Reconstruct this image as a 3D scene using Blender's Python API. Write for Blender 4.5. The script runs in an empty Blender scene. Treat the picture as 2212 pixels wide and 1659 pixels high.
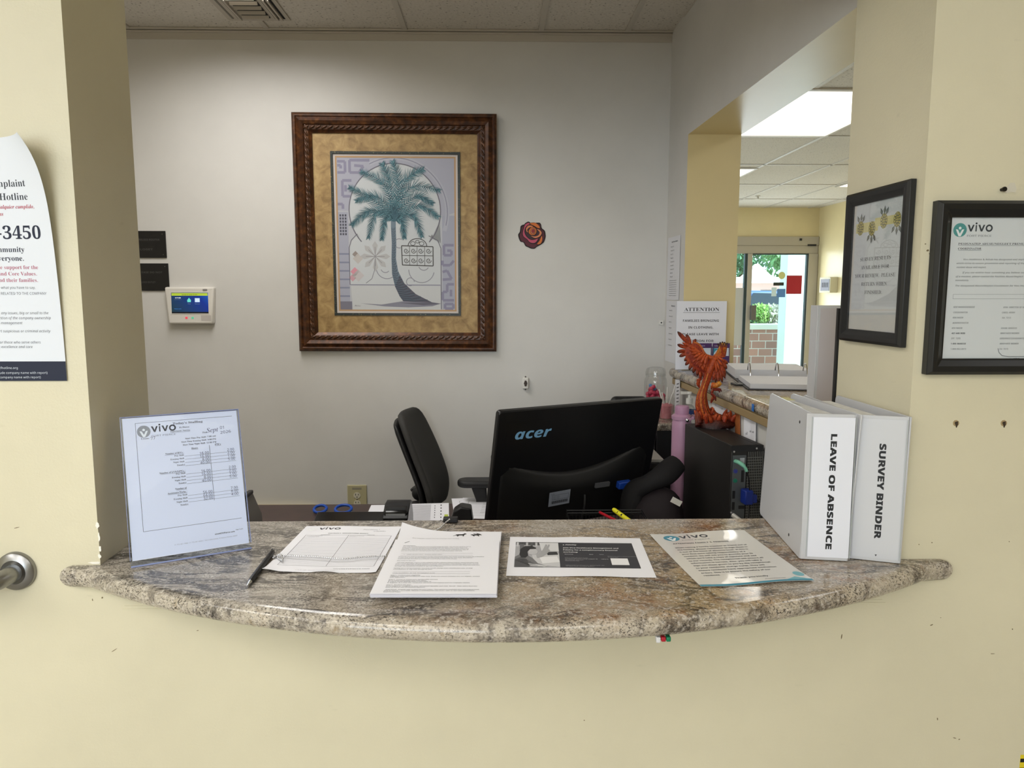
import bpy, bmesh, math, random, os
from mathutils import Vector, Matrix, Euler
R = math.radians
SC = bpy.context.scene
COL = SC.collection
rnd = random.Random(7)

# ------------------------------------------------------------------ camera
FPX, PITCH, YAW, EYE = 1600.0, R(7.0), R(1.15), 1.595
cd = bpy.data.cameras.new('camera'); cam = bpy.data.objects.new('camera', cd); COL.objects.link(cam)
cd.sensor_width = 36; cd.lens = 36 * FPX / 2212; cd.clip_start = 0.02; cd.clip_end = 200
cam.location = (0, 0, EYE); cam.rotation_euler = (R(90) - PITCH, 0, -YAW)
SC.camera = cam
# ------------------------------------------------------------------ colour management
vs = SC.view_settings
vs.view_transform = 'Standard'; vs.look = 'None'; vs.gamma = 1; vs.use_curve_mapping = False
vs.exposure = 0.0
SC.cycles.use_denoising = True
SC.cycles.max_bounces = 10; SC.cycles.diffuse_bounces = 5; SC.cycles.transparent_max_bounces = 12
SC.cycles.sample_clamp_indirect = 6
SC.cycles.caustics_reflective = False; SC.cycles.caustics_refractive = False
# ------------------------------------------------------------------ sky
w = bpy.data.worlds.new('sky'); SC.world = w; w.use_nodes = True
bg = w.node_tree.nodes['Background']
bg.inputs[0].default_value = (0.72, 0.88, 1.0, 1); bg.inputs[1].default_value = 2.6
# ------------------------------------------------------------------ lamps
def area(name, loc, rot, sx, sy, power, col=(1, 1, 1), spread=180):
    l = bpy.data.lights.new(name, 'AREA'); l.shape = 'RECTANGLE'; l.size = sx; l.size_y = sy
    l.energy = power; l.color = col; l.spread = R(spread)
    o = bpy.data.objects.new(name, l); o.location = loc; o.rotation_euler = rot; COL.objects.link(o)
    return o
def sun(name, rot, power, col):
    l = bpy.data.lights.new(name, 'SUN'); l.energy = power; l.angle = R(2); l.color = col
    o = bpy.data.objects.new(name, l); o.rotation_euler = rot; COL.objects.link(o)
WARM = (1.0, 0.985, 0.955)
sun('sun', (R(40), R(12), R(25)), 8.0, (1, .96, .9))
area('office_troffer_lamp', (-1.0, 2.48, 2.735), (0, 0, 0), .58, 1.2, 20.5, (1, .975, .94), 160)
area('window_daylight', (-1.7, -3.35, 1.75), (R(90), 0, 0), 2.6, 1.9, 66, (.82, .91, 1.0))
for x, y, p in ((-2.7, -.3, 22), (-2.7, -2.2, 13), (-1.2, -.9, 20), (-1.2, -2.6, 13), (.6, -1.3, 13), (.6, -2.8, 11)):
    area('lobby_panel_or_fill_lamp', (x, y, 2.70), (0, 0, 0), 1.2, 1.25, p, WARM)  # unseen fill lamps added to brighten the front wall, oversized to soften highlights
for x, y, p in ((2.11, 1.6, 11), (2.11, 4.95, 7), (2.11, 7.6, 3.5), (3.98, 7.5, 3.5)):
    area('lobby_panel_or_fill_lamp', (x, y, 2.70), (0, 0, 0), .58, 1.2, p, WARM)  # first one has no panel: unseen lamp added to brighten the cream jamb
area('door_daylight', (3.5, 10.1, 1.2), (R(-90), 0, 0), 1.6, 1.9, 30, (.85, .95, 1.0))

# ------------------------------------------------------------------ pixel / ray arithmetic (frame 2212 x 1659)
def RAY(px, py):
    u, v = (px - 1106) / FPX, (py - 829.5) / FPX
    Y = math.cos(PITCH) - math.sin(PITCH) * v; Z = -(math.sin(PITCH) + math.cos(PITCH) * v)
    return Vector((u * math.cos(YAW) + Y * math.sin(YAW), -u * math.sin(YAW) + Y * math.cos(YAW), Z))
EYEV = Vector((0, 0, EYE))
def atY(px, py, Y): r = RAY(px, py); return EYEV + r * (Y / r.y)
def atZ(px, py, z): r = RAY(px, py); return EYEV + r * ((z - EYE) / r.z)
def XR(y): return .788 + (3.134 - y) * .026           # inner face of the office's right-hand wall

# ------------------------------------------------------------------ materials
def lin(c): c /= 255.0; return c / 12.92 if c <= .04045 else ((c + .055) / 1.055) ** 2.4
def S(r, g, b): return (lin(r), lin(g), lin(b), 1)
MC = {}
def mat(name, col, rough=.5, metal=0, bump=None, var=None, spec=.5, coat=0, trans=0, emit=0, ior=1.45, sheen=0):
    """col: sRGB 0..255.  bump=(scale, strength, distance)  var=(scale, amount): soft colour variation"""
    if name in MC: return MC[name]
    m = bpy.data.materials.new(name); m.use_nodes = True; MC[name] = m
    nt = m.node_tree; b = nt.nodes['Principled BSDF']; c = S(*col)
    b.inputs['Base Color'].default_value = c; b.inputs['Roughness'].default_value = rough
    b.inputs['Metallic'].default_value = metal; b.inputs['Specular IOR Level'].default_value = spec
    b.inputs['Coat Weight'].default_value = coat; b.inputs['Transmission Weight'].default_value = trans
    b.inputs['IOR'].default_value = ior
    if emit: b.inputs['Emission Color'].default_value = c; b.inputs['Emission Strength'].default_value = emit
    if bump or var:
        tc = nt.nodes.new('ShaderNodeTexCoord')
    if var:
        n = nt.nodes.new('ShaderNodeTexNoise'); n.inputs['Scale'].default_value = var[0]; n.inputs['Detail'].default_value = 5
        nt.links.new(tc.outputs['Object'], n.inputs['Vector'])
        r = nt.nodes.new('ShaderNodeValToRGB'); a = var[1]
        r.color_ramp.elements[0].position = .3; r.color_ramp.elements[1].position = .7
        r.color_ramp.elements[0].color = tuple(x * (1 - a) for x in c[:3]) + (1,)
        r.color_ramp.elements[1].color = tuple(min(1, x * (1 + a)) for x in c[:3]) + (1,)
        nt.links.new(n.outputs['Fac'], r.inputs['Fac']); nt.links.new(r.outputs['Color'], b.inputs['Base Color'])
    if bump:
        n = nt.nodes.new('ShaderNodeTexNoise'); n.inputs['Scale'].default_value = bump[0]; n.inputs['Detail'].default_value = 4
        nt.links.new(tc.outputs['Object'], n.inputs['Vector'])
        k = nt.nodes.new('ShaderNodeBump'); k.inputs['Strength'].default_value = bump[1]; k.inputs['Distance'].default_value = bump[2]
        nt.links.new(n.outputs['Fac'], k.inputs['Height']); nt.links.new(k.outputs['Normal'], b.inputs['Normal'])
    return m
def ink(c, rough=.6): return mat('ink_%d_%d_%d' % c, c, rough)
def clear(name, tint=(1, 1, 1), gloss=.06, rough=.03, fres=.3):
    """thin clear sheet: see-through with a Fresnel-like gloss"""
    if name in MC: return MC[name]
    m = bpy.data.materials.new(name); m.use_nodes = True; MC[name] = m; nt = m.node_tree; nt.nodes.clear()
    o = nt.nodes.new('ShaderNodeOutputMaterial'); t = nt.nodes.new('ShaderNodeBsdfTransparent'); g = nt.nodes.new('ShaderNodeBsdfGlossy')
    g.inputs['Roughness'].default_value = rough; t.inputs[0].default_value = tint + (1,)
    mx = nt.nodes.new('ShaderNodeMixShader'); lw = nt.nodes.new('ShaderNodeLayerWeight'); lw.inputs['Blend'].default_value = .25
    ma = nt.nodes.new('ShaderNodeMath'); ma.operation = 'MULTIPLY_ADD'; ma.inputs[1].default_value = fres; ma.inputs[2].default_value = gloss
    nt.links.new(lw.outputs['Fresnel'], ma.inputs[0]); nt.links.new(ma.outputs[0], mx.inputs[0])
    nt.links.new(t.outputs[0], mx.inputs[1]); nt.links.new(g.outputs[0], mx.inputs[2]); nt.links.new(mx.outputs[0], o.inputs[0])
    return m
def nodes_mat(name, rough=.4, metal=0):
    m = bpy.data.materials.new(name); m.use_nodes = True; MC[name] = m; nt = m.node_tree; b = nt.nodes['Principled BSDF']
    b.inputs['Roughness'].default_value = rough; b.inputs['Metallic'].default_value = metal
    tc = nt.nodes.new('ShaderNodeTexCoord')
    return m, nt, b, tc
def N(nt, t, **kw):
    n = nt.nodes.new(t)
    for k, v in kw.items():
        if k in n.inputs: n.inputs[k].default_value = v
        else: setattr(n, k, v)
    return n
def ramp(nt, fac, stops):
    r = nt.nodes.new('ShaderNodeValToRGB'); e = r.color_ramp.elements
    while len(e) < len(stops): e.new(.5)
    for x, (p, c) in zip(e, stops): x.position = p; x.color = c if len(c) == 4 else tuple(c) + (1,)
    nt.links.new(fac, r.inputs['Fac']); return r.outputs['Color']
def mix(nt, fac, a, b, mode='MIX'):
    n = nt.nodes.new('ShaderNodeMix'); n.data_type = 'RGBA'; n.blend_type = mode
    for s, v in ((0, fac), (6, a), (7, b)):
        if isinstance(v, (int, float)): n.inputs[s].default_value = v
        elif isinstance(v, tuple): n.inputs[s].default_value = v if len(v) == 4 else v + (1,)
        else: nt.links.new(v, n.inputs[s])
    return n.outputs[2]
def mapping(nt, src, scale=(1, 1, 1), rot=(0, 0, 0), loc=(0, 0, 0)):
    n = nt.nodes.new('ShaderNodeMapping'); n.inputs['Scale'].default_value = scale; n.inputs['Rotation'].default_value = rot; n.inputs['Location'].default_value = loc
    nt.links.new(src, n.inputs['Vector']); return n.outputs[0]
def noise(nt, vec, scale, detail=4, rough=.55, dist=0):
    n = N(nt, 'ShaderNodeTexNoise', Scale=scale, Detail=detail, Roughness=rough, Distortion=dist); nt.links.new(vec, n.inputs['Vector']); return n.outputs['Fac']

def granite():
    m, nt, b, tc = nodes_mat('granite', .12)
    P = tc.outputs['Object']
    wob = N(nt, 'ShaderNodeTexNoise', Scale=2.2, Detail=3); nt.links.new(P, wob.inputs['Vector'])
    va = N(nt, 'ShaderNodeVectorMath', operation='MULTIPLY_ADD'); nt.links.new(wob.outputs['Color'], va.inputs[0]); va.inputs[1].default_value = (.42, .30, .3); nt.links.new(P, va.inputs[2])
    Q = va.outputs[0]
    n1 = noise(nt, mapping(nt, Q, (2.2, 4.6, 5), (0, 0, R(14))), 2.3, 9, .74, .2)
    base = ramp(nt, n1, [(.24, S(66, 62, 59)), (.36, S(124, 117, 109)), (.46, S(186, 178, 167)), (.55, S(160, 152, 141)), (.64, S(212, 205, 194)), (.80, S(140, 132, 121))])
    # dark veins that follow the flow, two widths
    n2 = noise(nt, mapping(nt, Q, (1.5, 6.5, 5), (0, 0, R(16)), (3, 1, 0)), 1.7, 7, .62, .6)
    v1 = ramp(nt, n2, [(.452, (0, 0, 0)), (.488, (1, 1, 1)), (.508, (1, 1, 1)), (.540, (0, 0, 0))])
    vm = ramp(nt, noise(nt, P, 4.5, 3, .5), [(.36, (.15, .15, .15)), (.58, (.85, .85, .85))])
    base = mix(nt, mix(nt, 1.0, v1, vm, 'MULTIPLY'), base, S(48, 44, 43))
    n4 = noise(nt, mapping(nt, Q, (1.4, 9, 5), (0, 0, R(11)), (7, 2, 0)), 4.2, 6, .6, .5)
    v2 = ramp(nt, n4, [(.478, (0, 0, 0)), (.495, (.5, .5, .5)), (.512, (0, 0, 0))])
    base = mix(nt, v2, base, S(78, 70, 66))
    # warm patches, mostly towards one end of the slab
    sx = N(nt, 'ShaderNodeSeparateXYZ'); nt.links.new(P, sx.inputs[0])
    gx = N(nt, 'ShaderNodeMapRange'); nt.links.new(sx.outputs[0], gx.inputs[0]); gx.inputs[1].default_value = -.30; gx.inputs[2].default_value = .30
    w1 = ramp(nt, noise(nt, P, 3.4, 4, .6), [(.36, (.15, .15, .15)), (.60, (1, 1, 1))])
    base = mix(nt, mix(nt, 1.0, w1, gx.outputs[0], 'MULTIPLY'), base, mix(nt, 1.0, base, S(244, 218, 172), 'MULTIPLY'))
    r1 = ramp(nt, noise(nt, P, 7, 5, .7), [(.53, (0, 0, 0)), (.68, (.75, .75, .75))])
    base = mix(nt, mix(nt, 1.0, r1, gx.outputs[0], 'MULTIPLY'), base, S(150, 98, 48))
    # the rounded edge cuts across the layers: coarser, higher contrast blotches
    ge = N(nt, 'ShaderNodeNewGeometry'); sn = N(nt, 'ShaderNodeSeparateXYZ'); nt.links.new(ge.outputs['True Normal'], sn.inputs[0])
    ed = N(nt, 'ShaderNodeMapRange'); nt.links.new(sn.outputs[2], ed.inputs[0]); ed.inputs[1].default_value = .95; ed.inputs[2].default_value = .6
    eb = ramp(nt, noise(nt, mapping(nt, P, (1, 1, .6)), 17, 6, .7, .5), [(.34, S(44, 41, 40)), (.42, S(112, 105, 98)), (.50, S(184, 174, 158)), (.60, S(200, 190, 174)), (.70, S(164, 146, 116))])
    base = mix(nt, mix(nt, 1.0, ed.outputs[0], (.75, .75, .75), 'MULTIPLY'), base, eb)
    # pale crystals and black mica flecks
    base = mix(nt, ramp(nt, noise(nt, P, 120, 3, .6), [(.52, (0, 0, 0)), (.66, (.55, .55, .55))]), base, S(222, 214, 204))
    den = ramp(nt, noise(nt, P, 13, 4, .65), [(.34, (.25, .25, .25)), (.62, (1, 1, 1))])
    sp = ramp(nt, noise(nt, mapping(nt, P, (1, 1.25, 1.2), (0, 0, R(10))), 250, 3, .7), [(.535, (0, 0, 0)), (.585, (.95, .95, .95))])
    base = mix(nt, mix(nt, 1.0, sp, den, 'MULTIPLY'), base, S(40, 36, 34))
    nt.links.new(base, b.inputs['Base Color'])
    b.inputs['Specular IOR Level'].default_value = .45
    return m
GRANITE = granite()

def wall_paint(name, col, rough, dirt=True):
    m, nt, b, tc = nodes_mat(name, rough)
    P = tc.outputs['Object']; c = S(*col)
    n = noise(nt, P, 1.7, 5, .6)
    base = ramp(nt, n, [(.3, tuple(x * .93 for x in c[:3])), (.7, tuple(min(1, x * 1.05) for x in c[:3]))])
    if dirt:
        d = ramp(nt, noise(nt, mapping(nt, P, (1, 1, 2.2)), 16, 3, .5), [(.73, (0, 0, 0)), (.80, (.35, .35, .35))])
        base = mix(nt, d, base, tuple(x * .80 for x in c[:3]))
    nt.links.new(base, b.inputs['Base Color'])
    h = N(nt, 'ShaderNodeMath', operation='ADD'); nt.links.new(noise(nt, P, 210, 3, .6), h.inputs[0]); 
    n3 = noise(nt, mapping(nt, P, (1, 1, 3)), 22, 3, .5); nt.links.new(n3, h.inputs[1])
    k = N(nt, 'ShaderNodeBump', Strength=.16 if dirt else .07, Distance=.0022); nt.links.new(h.outputs[0], k.inputs['Height']); nt.links.new(k.outputs[0], b.inputs['Normal'])
    return m
CREAM = wall_paint('cream_wall_paint', (217, 210, 184), .34)
GREYW = wall_paint('office_wall_paint', (214, 212, 208), .55, False)
LOBBYW = wall_paint('lobby_wall_paint', (220, 203, 156), .30, False)
def tile_mat():
    m, nt, b, tc = nodes_mat('acoustic_tile', .9)
    P = tc.outputs['Object']
    a = ramp(nt, noise(nt, P, 95, 2, .5), [(.28, S(120, 113, 105)), (.35, S(206, 200, 190)), (.7, S(216, 210, 200))])
    nt.links.new(a, b.inputs['Base Color']); return m
TILE = tile_mat()
WHITEP = mat('paper_white', (244, 244, 250), .6, bump=(9, .08, .004))
BLACKP = mat('black_plastic', (26, 26, 28), .42)
BLACKG = mat('black_gloss', (14, 14, 16), .22)
CHROME = mat('chrome', (205, 205, 208), .18, 1)
STEEL = mat('brushed_steel', (150, 150, 150), .32, 1, bump=(60, .05, .001))
ALU = mat('door_aluminium', (176, 168, 154), .5, .3)
WHITEPL = mat('white_plastic', (228, 226, 220), .45)
# ------------------------------------------------------------------ scene-building helpers
def tag(o, label=None, cat=None, group=None, kind=None):
    for k, v in (('label', label), ('category', cat), ('group', group), ('kind', kind)):
        if v: o[k] = v
    return o
def empty(name, loc=(0, 0, 0), rot=(0, 0, 0), label=None, cat=None, group=None):
    o = bpy.data.objects.new(name, None); o.location = loc; o.rotation_euler = rot; o.empty_display_size = .02
    COL.objects.link(o); return tag(o, label, cat, group)
def copy_tree(o, parent=None):
    c = o.copy(); COL.objects.link(c)
    if parent: c.parent = parent
    for ch in list(o.children): copy_tree(ch, c)
    return c
class MB:
    def __init__(s): s.b = bmesh.new(); s.cl = None
    def _v(s, pts, M=None): return [s.b.verts.new(M @ Vector(p) if M else Vector(p)) for p in pts]
    def face(s, vs):
        try: return s.b.faces.new(vs)
        except ValueError: return None
    def box(s, c, d, M=None):
        x, y, z = c; a, b, e = d[0] / 2, d[1] / 2, d[2] / 2
        v = s._v([(x + i * a, y + j * b, z + k * e) for k in (-1, 1) for j in (-1, 1) for i in (-1, 1)], M)
        for f in ((0, 2, 3, 1), (4, 5, 7, 6), (0, 1, 5, 4), (2, 6, 7, 3), (0, 4, 6, 2), (1, 3, 7, 5)): s.face([v[i] for i in f])
        return s
    def bx(s, x0, x1, y0, y1, z0, z1, M=None): return s.box(((x0 + x1) / 2, (y0 + y1) / 2, (z0 + z1) / 2), (x1 - x0, y1 - y0, z1 - z0), M)
    def hexa(s, bot, top):
        a = s._v(bot); b = s._v(top); s.face(a[::-1]); s.face(b)
        for i in range(4): s.face([a[i], a[(i + 1) % 4], b[(i + 1) % 4], b[i]])
        return s
    def prism(s, pts, z0, z1, M=None):
        a = s._v([(p[0], p[1], z0) for p in pts], M); b = s._v([(p[0], p[1], z1) for p in pts], M)
        s.face(a[::-1]); s.face(b); n = len(pts)
        for i in range(n): s.face([a[i], a[(i + 1) % n], b[(i + 1) % n], b[i]])
        return s
    def tube(s, pts, r, seg=10, caps=True, closed=False, flat=1):
        pts = [Vector(p) for p in pts]; n = len(pts); rs = r if isinstance(r, (list, tuple)) else [r] * n; rings = []
        up = None
        for i, p in enumerate(pts):
            a = pts[i - 1] if (i or closed) else p; c = pts[(i + 1) % n] if (i < n - 1 or closed) else p
            t = (c - a).normalized()
            if up is None: up = t.orthogonal().normalized()
            up = (up - t * up.dot(t))
            up = up.normalized() if up.length > 1e-6 else t.orthogonal().normalized()
            sd = t.cross(up)
            rings.append(s._v([p + (up * math.cos(6.28318 * k / seg) * flat + sd * math.sin(6.28318 * k / seg)) * rs[i] for k in range(seg)]))
        for i in range(n if closed else n - 1):
            A, B = rings[i], rings[(i + 1) % n]
            for k in range(seg): s.face([A[k], A[(k + 1) % seg], B[(k + 1) % seg], B[k]])
        if caps and not closed: s.face(rings[0][::-1]); s.face(rings[-1])
        return s
    def lathe(s, prof, seg=24, M=None):
        rings = []
        for r, z in prof:
            if r < 1e-6: rings.append(s._v([(0, 0, z)], M))
            else: rings.append(s._v([(r * math.cos(6.28318 * k / seg), r * math.sin(6.28318 * k / seg), z) for k in range(seg)], M))
        for A, B in zip(rings, rings[1:]):
            for k in range(seg):
                j = (k + 1) % seg
                if len(A) == 1 and len(B) == 1: continue
                if len(A) == 1: s.face([A[0], B[k], B[j]])
                elif len(B) == 1: s.face([A[k], A[j], B[0]])
                else: s.face([A[k], A[j], B[j], B[k]])
        return s
    def ball(s, c, r, seg=10, rg=6, M=None):
        r = r if isinstance(r, (tuple, list)) else (r, r, r)
        T = Matrix.Translation(c) @ (M or Matrix()) @ Matrix.Diagonal((r[0], r[1], r[2], 1))
        return s.lathe([(math.sin(math.pi * i / rg), -math.cos(math.pi * i / rg)) for i in range(rg + 1)], seg, T)
    def surf(s, grid):
        V = [s._v(row) for row in grid]
        for a, b in zip(V, V[1:]):
            for i in range(len(a) - 1): s.face([a[i], a[i + 1], b[i + 1], b[i]])
        return s
    def build(s, name, m, parent=None, smooth=False, bevel=0, seg=2, label=None, angle=40, solid=0, subsurf=0):
        bmesh.ops.remove_doubles(s.b, verts=s.b.verts, dist=1e-6) if not solid else None
        bmesh.ops.recalc_face_normals(s.b, faces=s.b.faces)
        me = bpy.data.meshes.new(name); s.b.to_mesh(me); s.b.free()
        o = bpy.data.objects.new(name, me); COL.objects.link(o)
        for x in (m if isinstance(m, (list, tuple)) else [m]): me.materials.append(x)
        if smooth:
            for p in me.polygons: p.use_smooth = True
            me.set_sharp_from_angle(angle=R(angle))
        if solid: k = o.modifiers.new('solid', 'SOLIDIFY'); k.thickness = solid; k.offset = 0
        if bevel:
            k = o.modifiers.new('bevel', 'BEVEL'); k.width = bevel; k.segments = seg; k.limit_method = 'ANGLE'; k.angle_limit = R(35); k.harden_normals = False
            if not smooth:
                for p in me.polygons: p.use_smooth = True
                me.set_sharp_from_angle(angle=R(35))
        if subsurf: k = o.modifiers.new('sub', 'SUBSURF'); k.levels = subsurf; k.render_levels = subsurf
        if parent: o.parent = parent
        if label: o['label'] = label
        return o
def thing(o, label, cat, group=None): return tag(o, label, cat, group)
def struct(o, kind='structure'): o['kind'] = kind; return o
def bez(P, n=16):
    """smooth curve through points (Catmull-Rom)"""
    P = [Vector(p) for p in P]; out = []
    for i in range(len(P) - 1):
        a, b, c, d = P[max(i - 1, 0)], P[i], P[i + 1], P[min(i + 2, len(P) - 1)]
        for k in range(n):
            t = k / n
            out.append(.5 * ((2 * b) + (c - a) * t + (2 * a - 5 * b + 4 * c - d) * t * t + (3 * b - a - 3 * c + d) * t ** 3))
    return out + [P[-1]]
def rrect(x0, x1, y0, y1, r, n=5):
    o = []
    for cx, cy, a in ((x1 - r, y0 + r, -90), (x1 - r, y1 - r, 0), (x0 + r, y1 - r, 90), (x0 + r, y0 + r, 180)):
        o += [(cx + r * math.cos(R(a + 90 * k / n)), cy + r * math.sin(R(a + 90 * k / n))) for k in range(n + 1)]
    return o
def frame_of(o, x, y=None, z=None):
    """4x4 from origin and axes"""
    x = Vector(x).normalized(); z = Vector(z).normalized() if z is not None else None
    if z is None: y = Vector(y).normalized(); z = x.cross(y).normalized()
    y = z.cross(x).normalized(); x = y.cross(z)
    return Matrix(((x.x, y.x, z.x, o[0]), (x.y, y.y, z.y, o[1]), (x.z, y.z, z.z, o[2]), (0, 0, 0, 1)))
def sweep_frame(mb, w, h, prof):
    """mitred picture-frame moulding in the XY plane, centred; prof = [(inset, z), ...] closed loop"""
    rings = []
    for d, z in prof:
        x, y = w / 2 - d, h / 2 - d
        rings.append(mb._v([(-x, -y, z), (x, -y, z), (x, y, z), (-x, y, z)]))
    n = len(rings)
    for i in range(n):
        A, B = rings[i], rings[(i + 1) % n]
        for k in range(4): mb.face([A[k], A[(k + 1) % 4], B[(k + 1) % 4], B[k]])
    return mb

# ------------------------------------------------------------------ lettering
FD = bpy.utils.system_resource('DATAFILES', path='fonts')
try: FONT = bpy.data.fonts.load(os.path.join(FD, 'NotoSansMath-Regular.woff2'))
except Exception: FONT = None
STY = {'s': None, 'sb': (0x1d5d4, 0x1d5ee, 0x1d7ec), 'si': (0x1d608, 0x1d622, None), 'sbi': (0x1d63c, 0x1d656, 0x1d7ec), 'b': (0x1d400, 0x1d41a, 0x1d7ce), 'r': (0x1d400, 0x1d41a, 0x1d7ce),
       'i': (0x1d434, 0x1d44e, None), 'bi': (0x1d468, 0x1d482, 0x1d7ce), 'h': (0x1d4d0, 0x1d4ea, None)}
def styled(t, k):
    if not FONT or not STY[k]: return t
    U, L, D = STY[k]; o = ''
    for c in t:
        if 'A' <= c <= 'Z': o += chr(U + ord(c) - 65)
        elif c == 'h' and k == 'i': o += '\u210e'
        elif 'a' <= c <= 'z': o += chr(L + ord(c) - 97)
        elif c.isdigit() and D: o += chr(D + ord(c) - 48)
        else: o += c
    return o
class Sheet:
    """a flat printed thing; local x = u - w/2, y = h/2 - v, printed face +z; metres"""
    def __init__(s, w, h, th=.0003, warp=None, n=(1, 1)):
        s.w, s.h, s.th, s.warp, s.n = w, h, th, warp, n; s.jobs = []; s.geo = {}; s.order = []
    def _c(s, c, lay):
        k = (c, lay)
        if k not in s.geo: s.geo[k] = []; s.order.append(k)
        return s.geo[k]
    def X(s, u, v): return (u - s.w / 2, s.h / 2 - v)
    def t(s, txt, u, v, size, st='s', al='L', fit=None, c=(34, 34, 40), lay=1, rot=0, off=None, sx=1):
        s._c(c, lay); s.jobs.append((txt, u, v, size, st, al, fit, c, lay, rot, off if off is not None else (-.003 if st == 'r' else 0), sx)); return s
    def poly(s, pts, c, lay=1): s._c(c, lay).append([s.X(*p) for p in pts]); return s
    def rect(s, u0, v0, u1, v1, c=(34, 34, 40), lay=1):
        if s.warp and u1 - u0 > .02:
            for k in range(16): a, b = u0 + (u1 - u0) * k / 16, u0 + (u1 - u0) * (k + 1) / 16; s.poly([(a, v1), (b, v1), (b, v0), (a, v0)], c, lay)
            return s
        return s.poly([(u0, v1), (u1, v1), (u1, v0), (u0, v0)], c, lay)
    def line(s, pts, wd, c=(34, 34, 40), lay=1):
        for a, b in zip(pts, pts[1:]):
            d = Vector((b[0] - a[0], b[1] - a[1])); 
            if d.length < 1e-9: continue
            q = Vector((-d.y, d.x)).normalized() * wd / 2
            if s.warp and d.length > .02:
                nn = int(d.length / .012) + 1
                for k in range(nn):
                    e, f = (a[0] + d.x * k / nn, a[1] + d.y * k / nn), (a[0] + d.x * (k + 1) / nn, a[1] + d.y * (k + 1) / nn)
                    s.poly([(e[0] + q.x, e[1] + q.y), (f[0] + q.x, f[1] + q.y), (f[0] - q.x, f[1] - q.y), (e[0] - q.x, e[1] - q.y)], c, lay)
                continue
            s.poly([(a[0] + q.x, a[1] + q.y), (b[0] + q.x, b[1] + q.y), (b[0] - q.x, b[1] - q.y), (a[0] - q.x, a[1] - q.y)], c, lay)
        return s
    def box(s, u0, v0, u1, v1, wd, c=(34, 34, 40), lay=1): return s.line([(u0, v0), (u1, v0), (u1, v1), (u0, v1), (u0, v0)], wd, c, lay)
    def disc(s, u, v, r, c, lay=1, n=28, ry=None): return s.poly([(u + r * math.cos(6.28318 * k / n), v + (ry or r) * math.sin(6.28318 * k / n)) for k in range(n)], c, lay)
    def arc(s, u, v, r, a0, a1, wd, c, lay=1, n=24, ry=None):
        q = ry or r; P = lambda k, d: (u + (r + d) * math.cos(R(a0 + (a1 - a0) * k / n)), v - (q + d) * math.sin(R(a0 + (a1 - a0) * k / n)))
        for k in range(n): s.poly([P(k, -wd / 2), P(k + 1, -wd / 2), P(k + 1, wd / 2), P(k, wd / 2)], c, lay)
        return s
    def para(s, lines, u, v, dv, size, **kw):
        for i, l in enumerate(lines):
            if l: s.t(l, u, v + i * dv, size, **kw)
        return s
    def logo(s, u, v, H, teal=(72, 158, 166), dark=(58, 62, 70), sub='FORT PIERCE', lay=1):
        """round emblem of height H at (u, v) top-left, then the word mark"""
        r = H / 2; cx, cy = u + r, v + r
        s.disc(cx, cy, r, teal, lay, 36)
        Wc = (246, 248, 250)
        s.disc(cx, cy - .28 * r, .2 * r, Wc, lay + 1, 18)
        L = [(-.62, -.12), (-.30, -.06), (0, .52), (.30, -.06), (.62, -.12), (.46, .28), (.16, .92), (-.16, .92), (-.46, .28)]
        s.poly([(cx + a * r, cy + b * r) for a, b in L], Wc, lay + 1)
        x = u + H * 1.05; W = H * 1.95; y0, y1 = v + .12 * H, v + .60 * H; q = W / 4
        def vee(a):
            s.poly([(a, y0), (a + q * .30, y0), (a + q * .56, y1 - H * .12), (a + q * .62, y1), (a + q * .42, y1)], dark, lay)
            s.poly([(a + q * .80, y0), (a + q * 1.05, y0), (a + q * .66, y1), (a + q * .44, y1), (a + q * .46, y1 - H * .1)], dark, lay)
        vee(x); s.rect(x + q * 1.22, y0 + .02 * H, x + q * 1.42, y1, dark, lay); s.disc(x + q * 1.32, y0 - .1 * H, q * .15, dark, lay, 14)
        vee(x + q * 1.62); s.arc(x + q * 3.30, (y0 + y1) / 2, (y1 - y0) * .43, 0, 360, q * .24, dark, lay, 28, )
        if sub: s.t(sub, x, v + .98 * H, H * .27, 's', fit=W * .93, c=(112, 118, 128), lay=lay)
        return s
    def build(s, name, m, label=None, cat=None, M=None, parent=None, group=None, ink_name='printed_text'):
        nx, ny = s.n; w_, h_, th = s.w, s.h, s.th
        f = s.warp or (lambda x, y: (x, y, 0)); mb = MB()
        P = [[f(-w_ / 2 + w_ * i / nx, h_ / 2 - h_ * j / ny) for i in range(nx + 1)] for j in range(ny + 1)]
        top = [mb._v([(a, b, c) for a, b, c in r]) for r in P]; bot = [mb._v([(a, b, c - th) for a, b, c in r]) for r in P]
        for A, B, fl in ((top, None, 0), (bot, None, 1)):
            for j in range(ny):
                for i in range(nx):
                    q = [A[j + 1][i], A[j + 1][i + 1], A[j][i + 1], A[j][i]]; mb.face(q[::-1] if fl else q)
        edge = [(0, i) for i in range(nx)] + [(j, nx) for j in range(ny)] + [(ny, i) for i in range(nx, 0, -1)] + [(j, 0) for j in range(ny, 0, -1)]
        for (a, b), (c, d) in zip(edge, edge[1:] + edge[:1]): mb.face([top[a][b], bot[a][b], bot[c][d], top[c][d]])
        root = mb.build(name, m, parent, smooth=nx > 1, angle=50)
        if label: tag(root, label, cat, group)
        if M is not None: root.matrix_world = M
        TEXTQ.append((s, root, ink_name)); return root
TEXTQ = []
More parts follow.
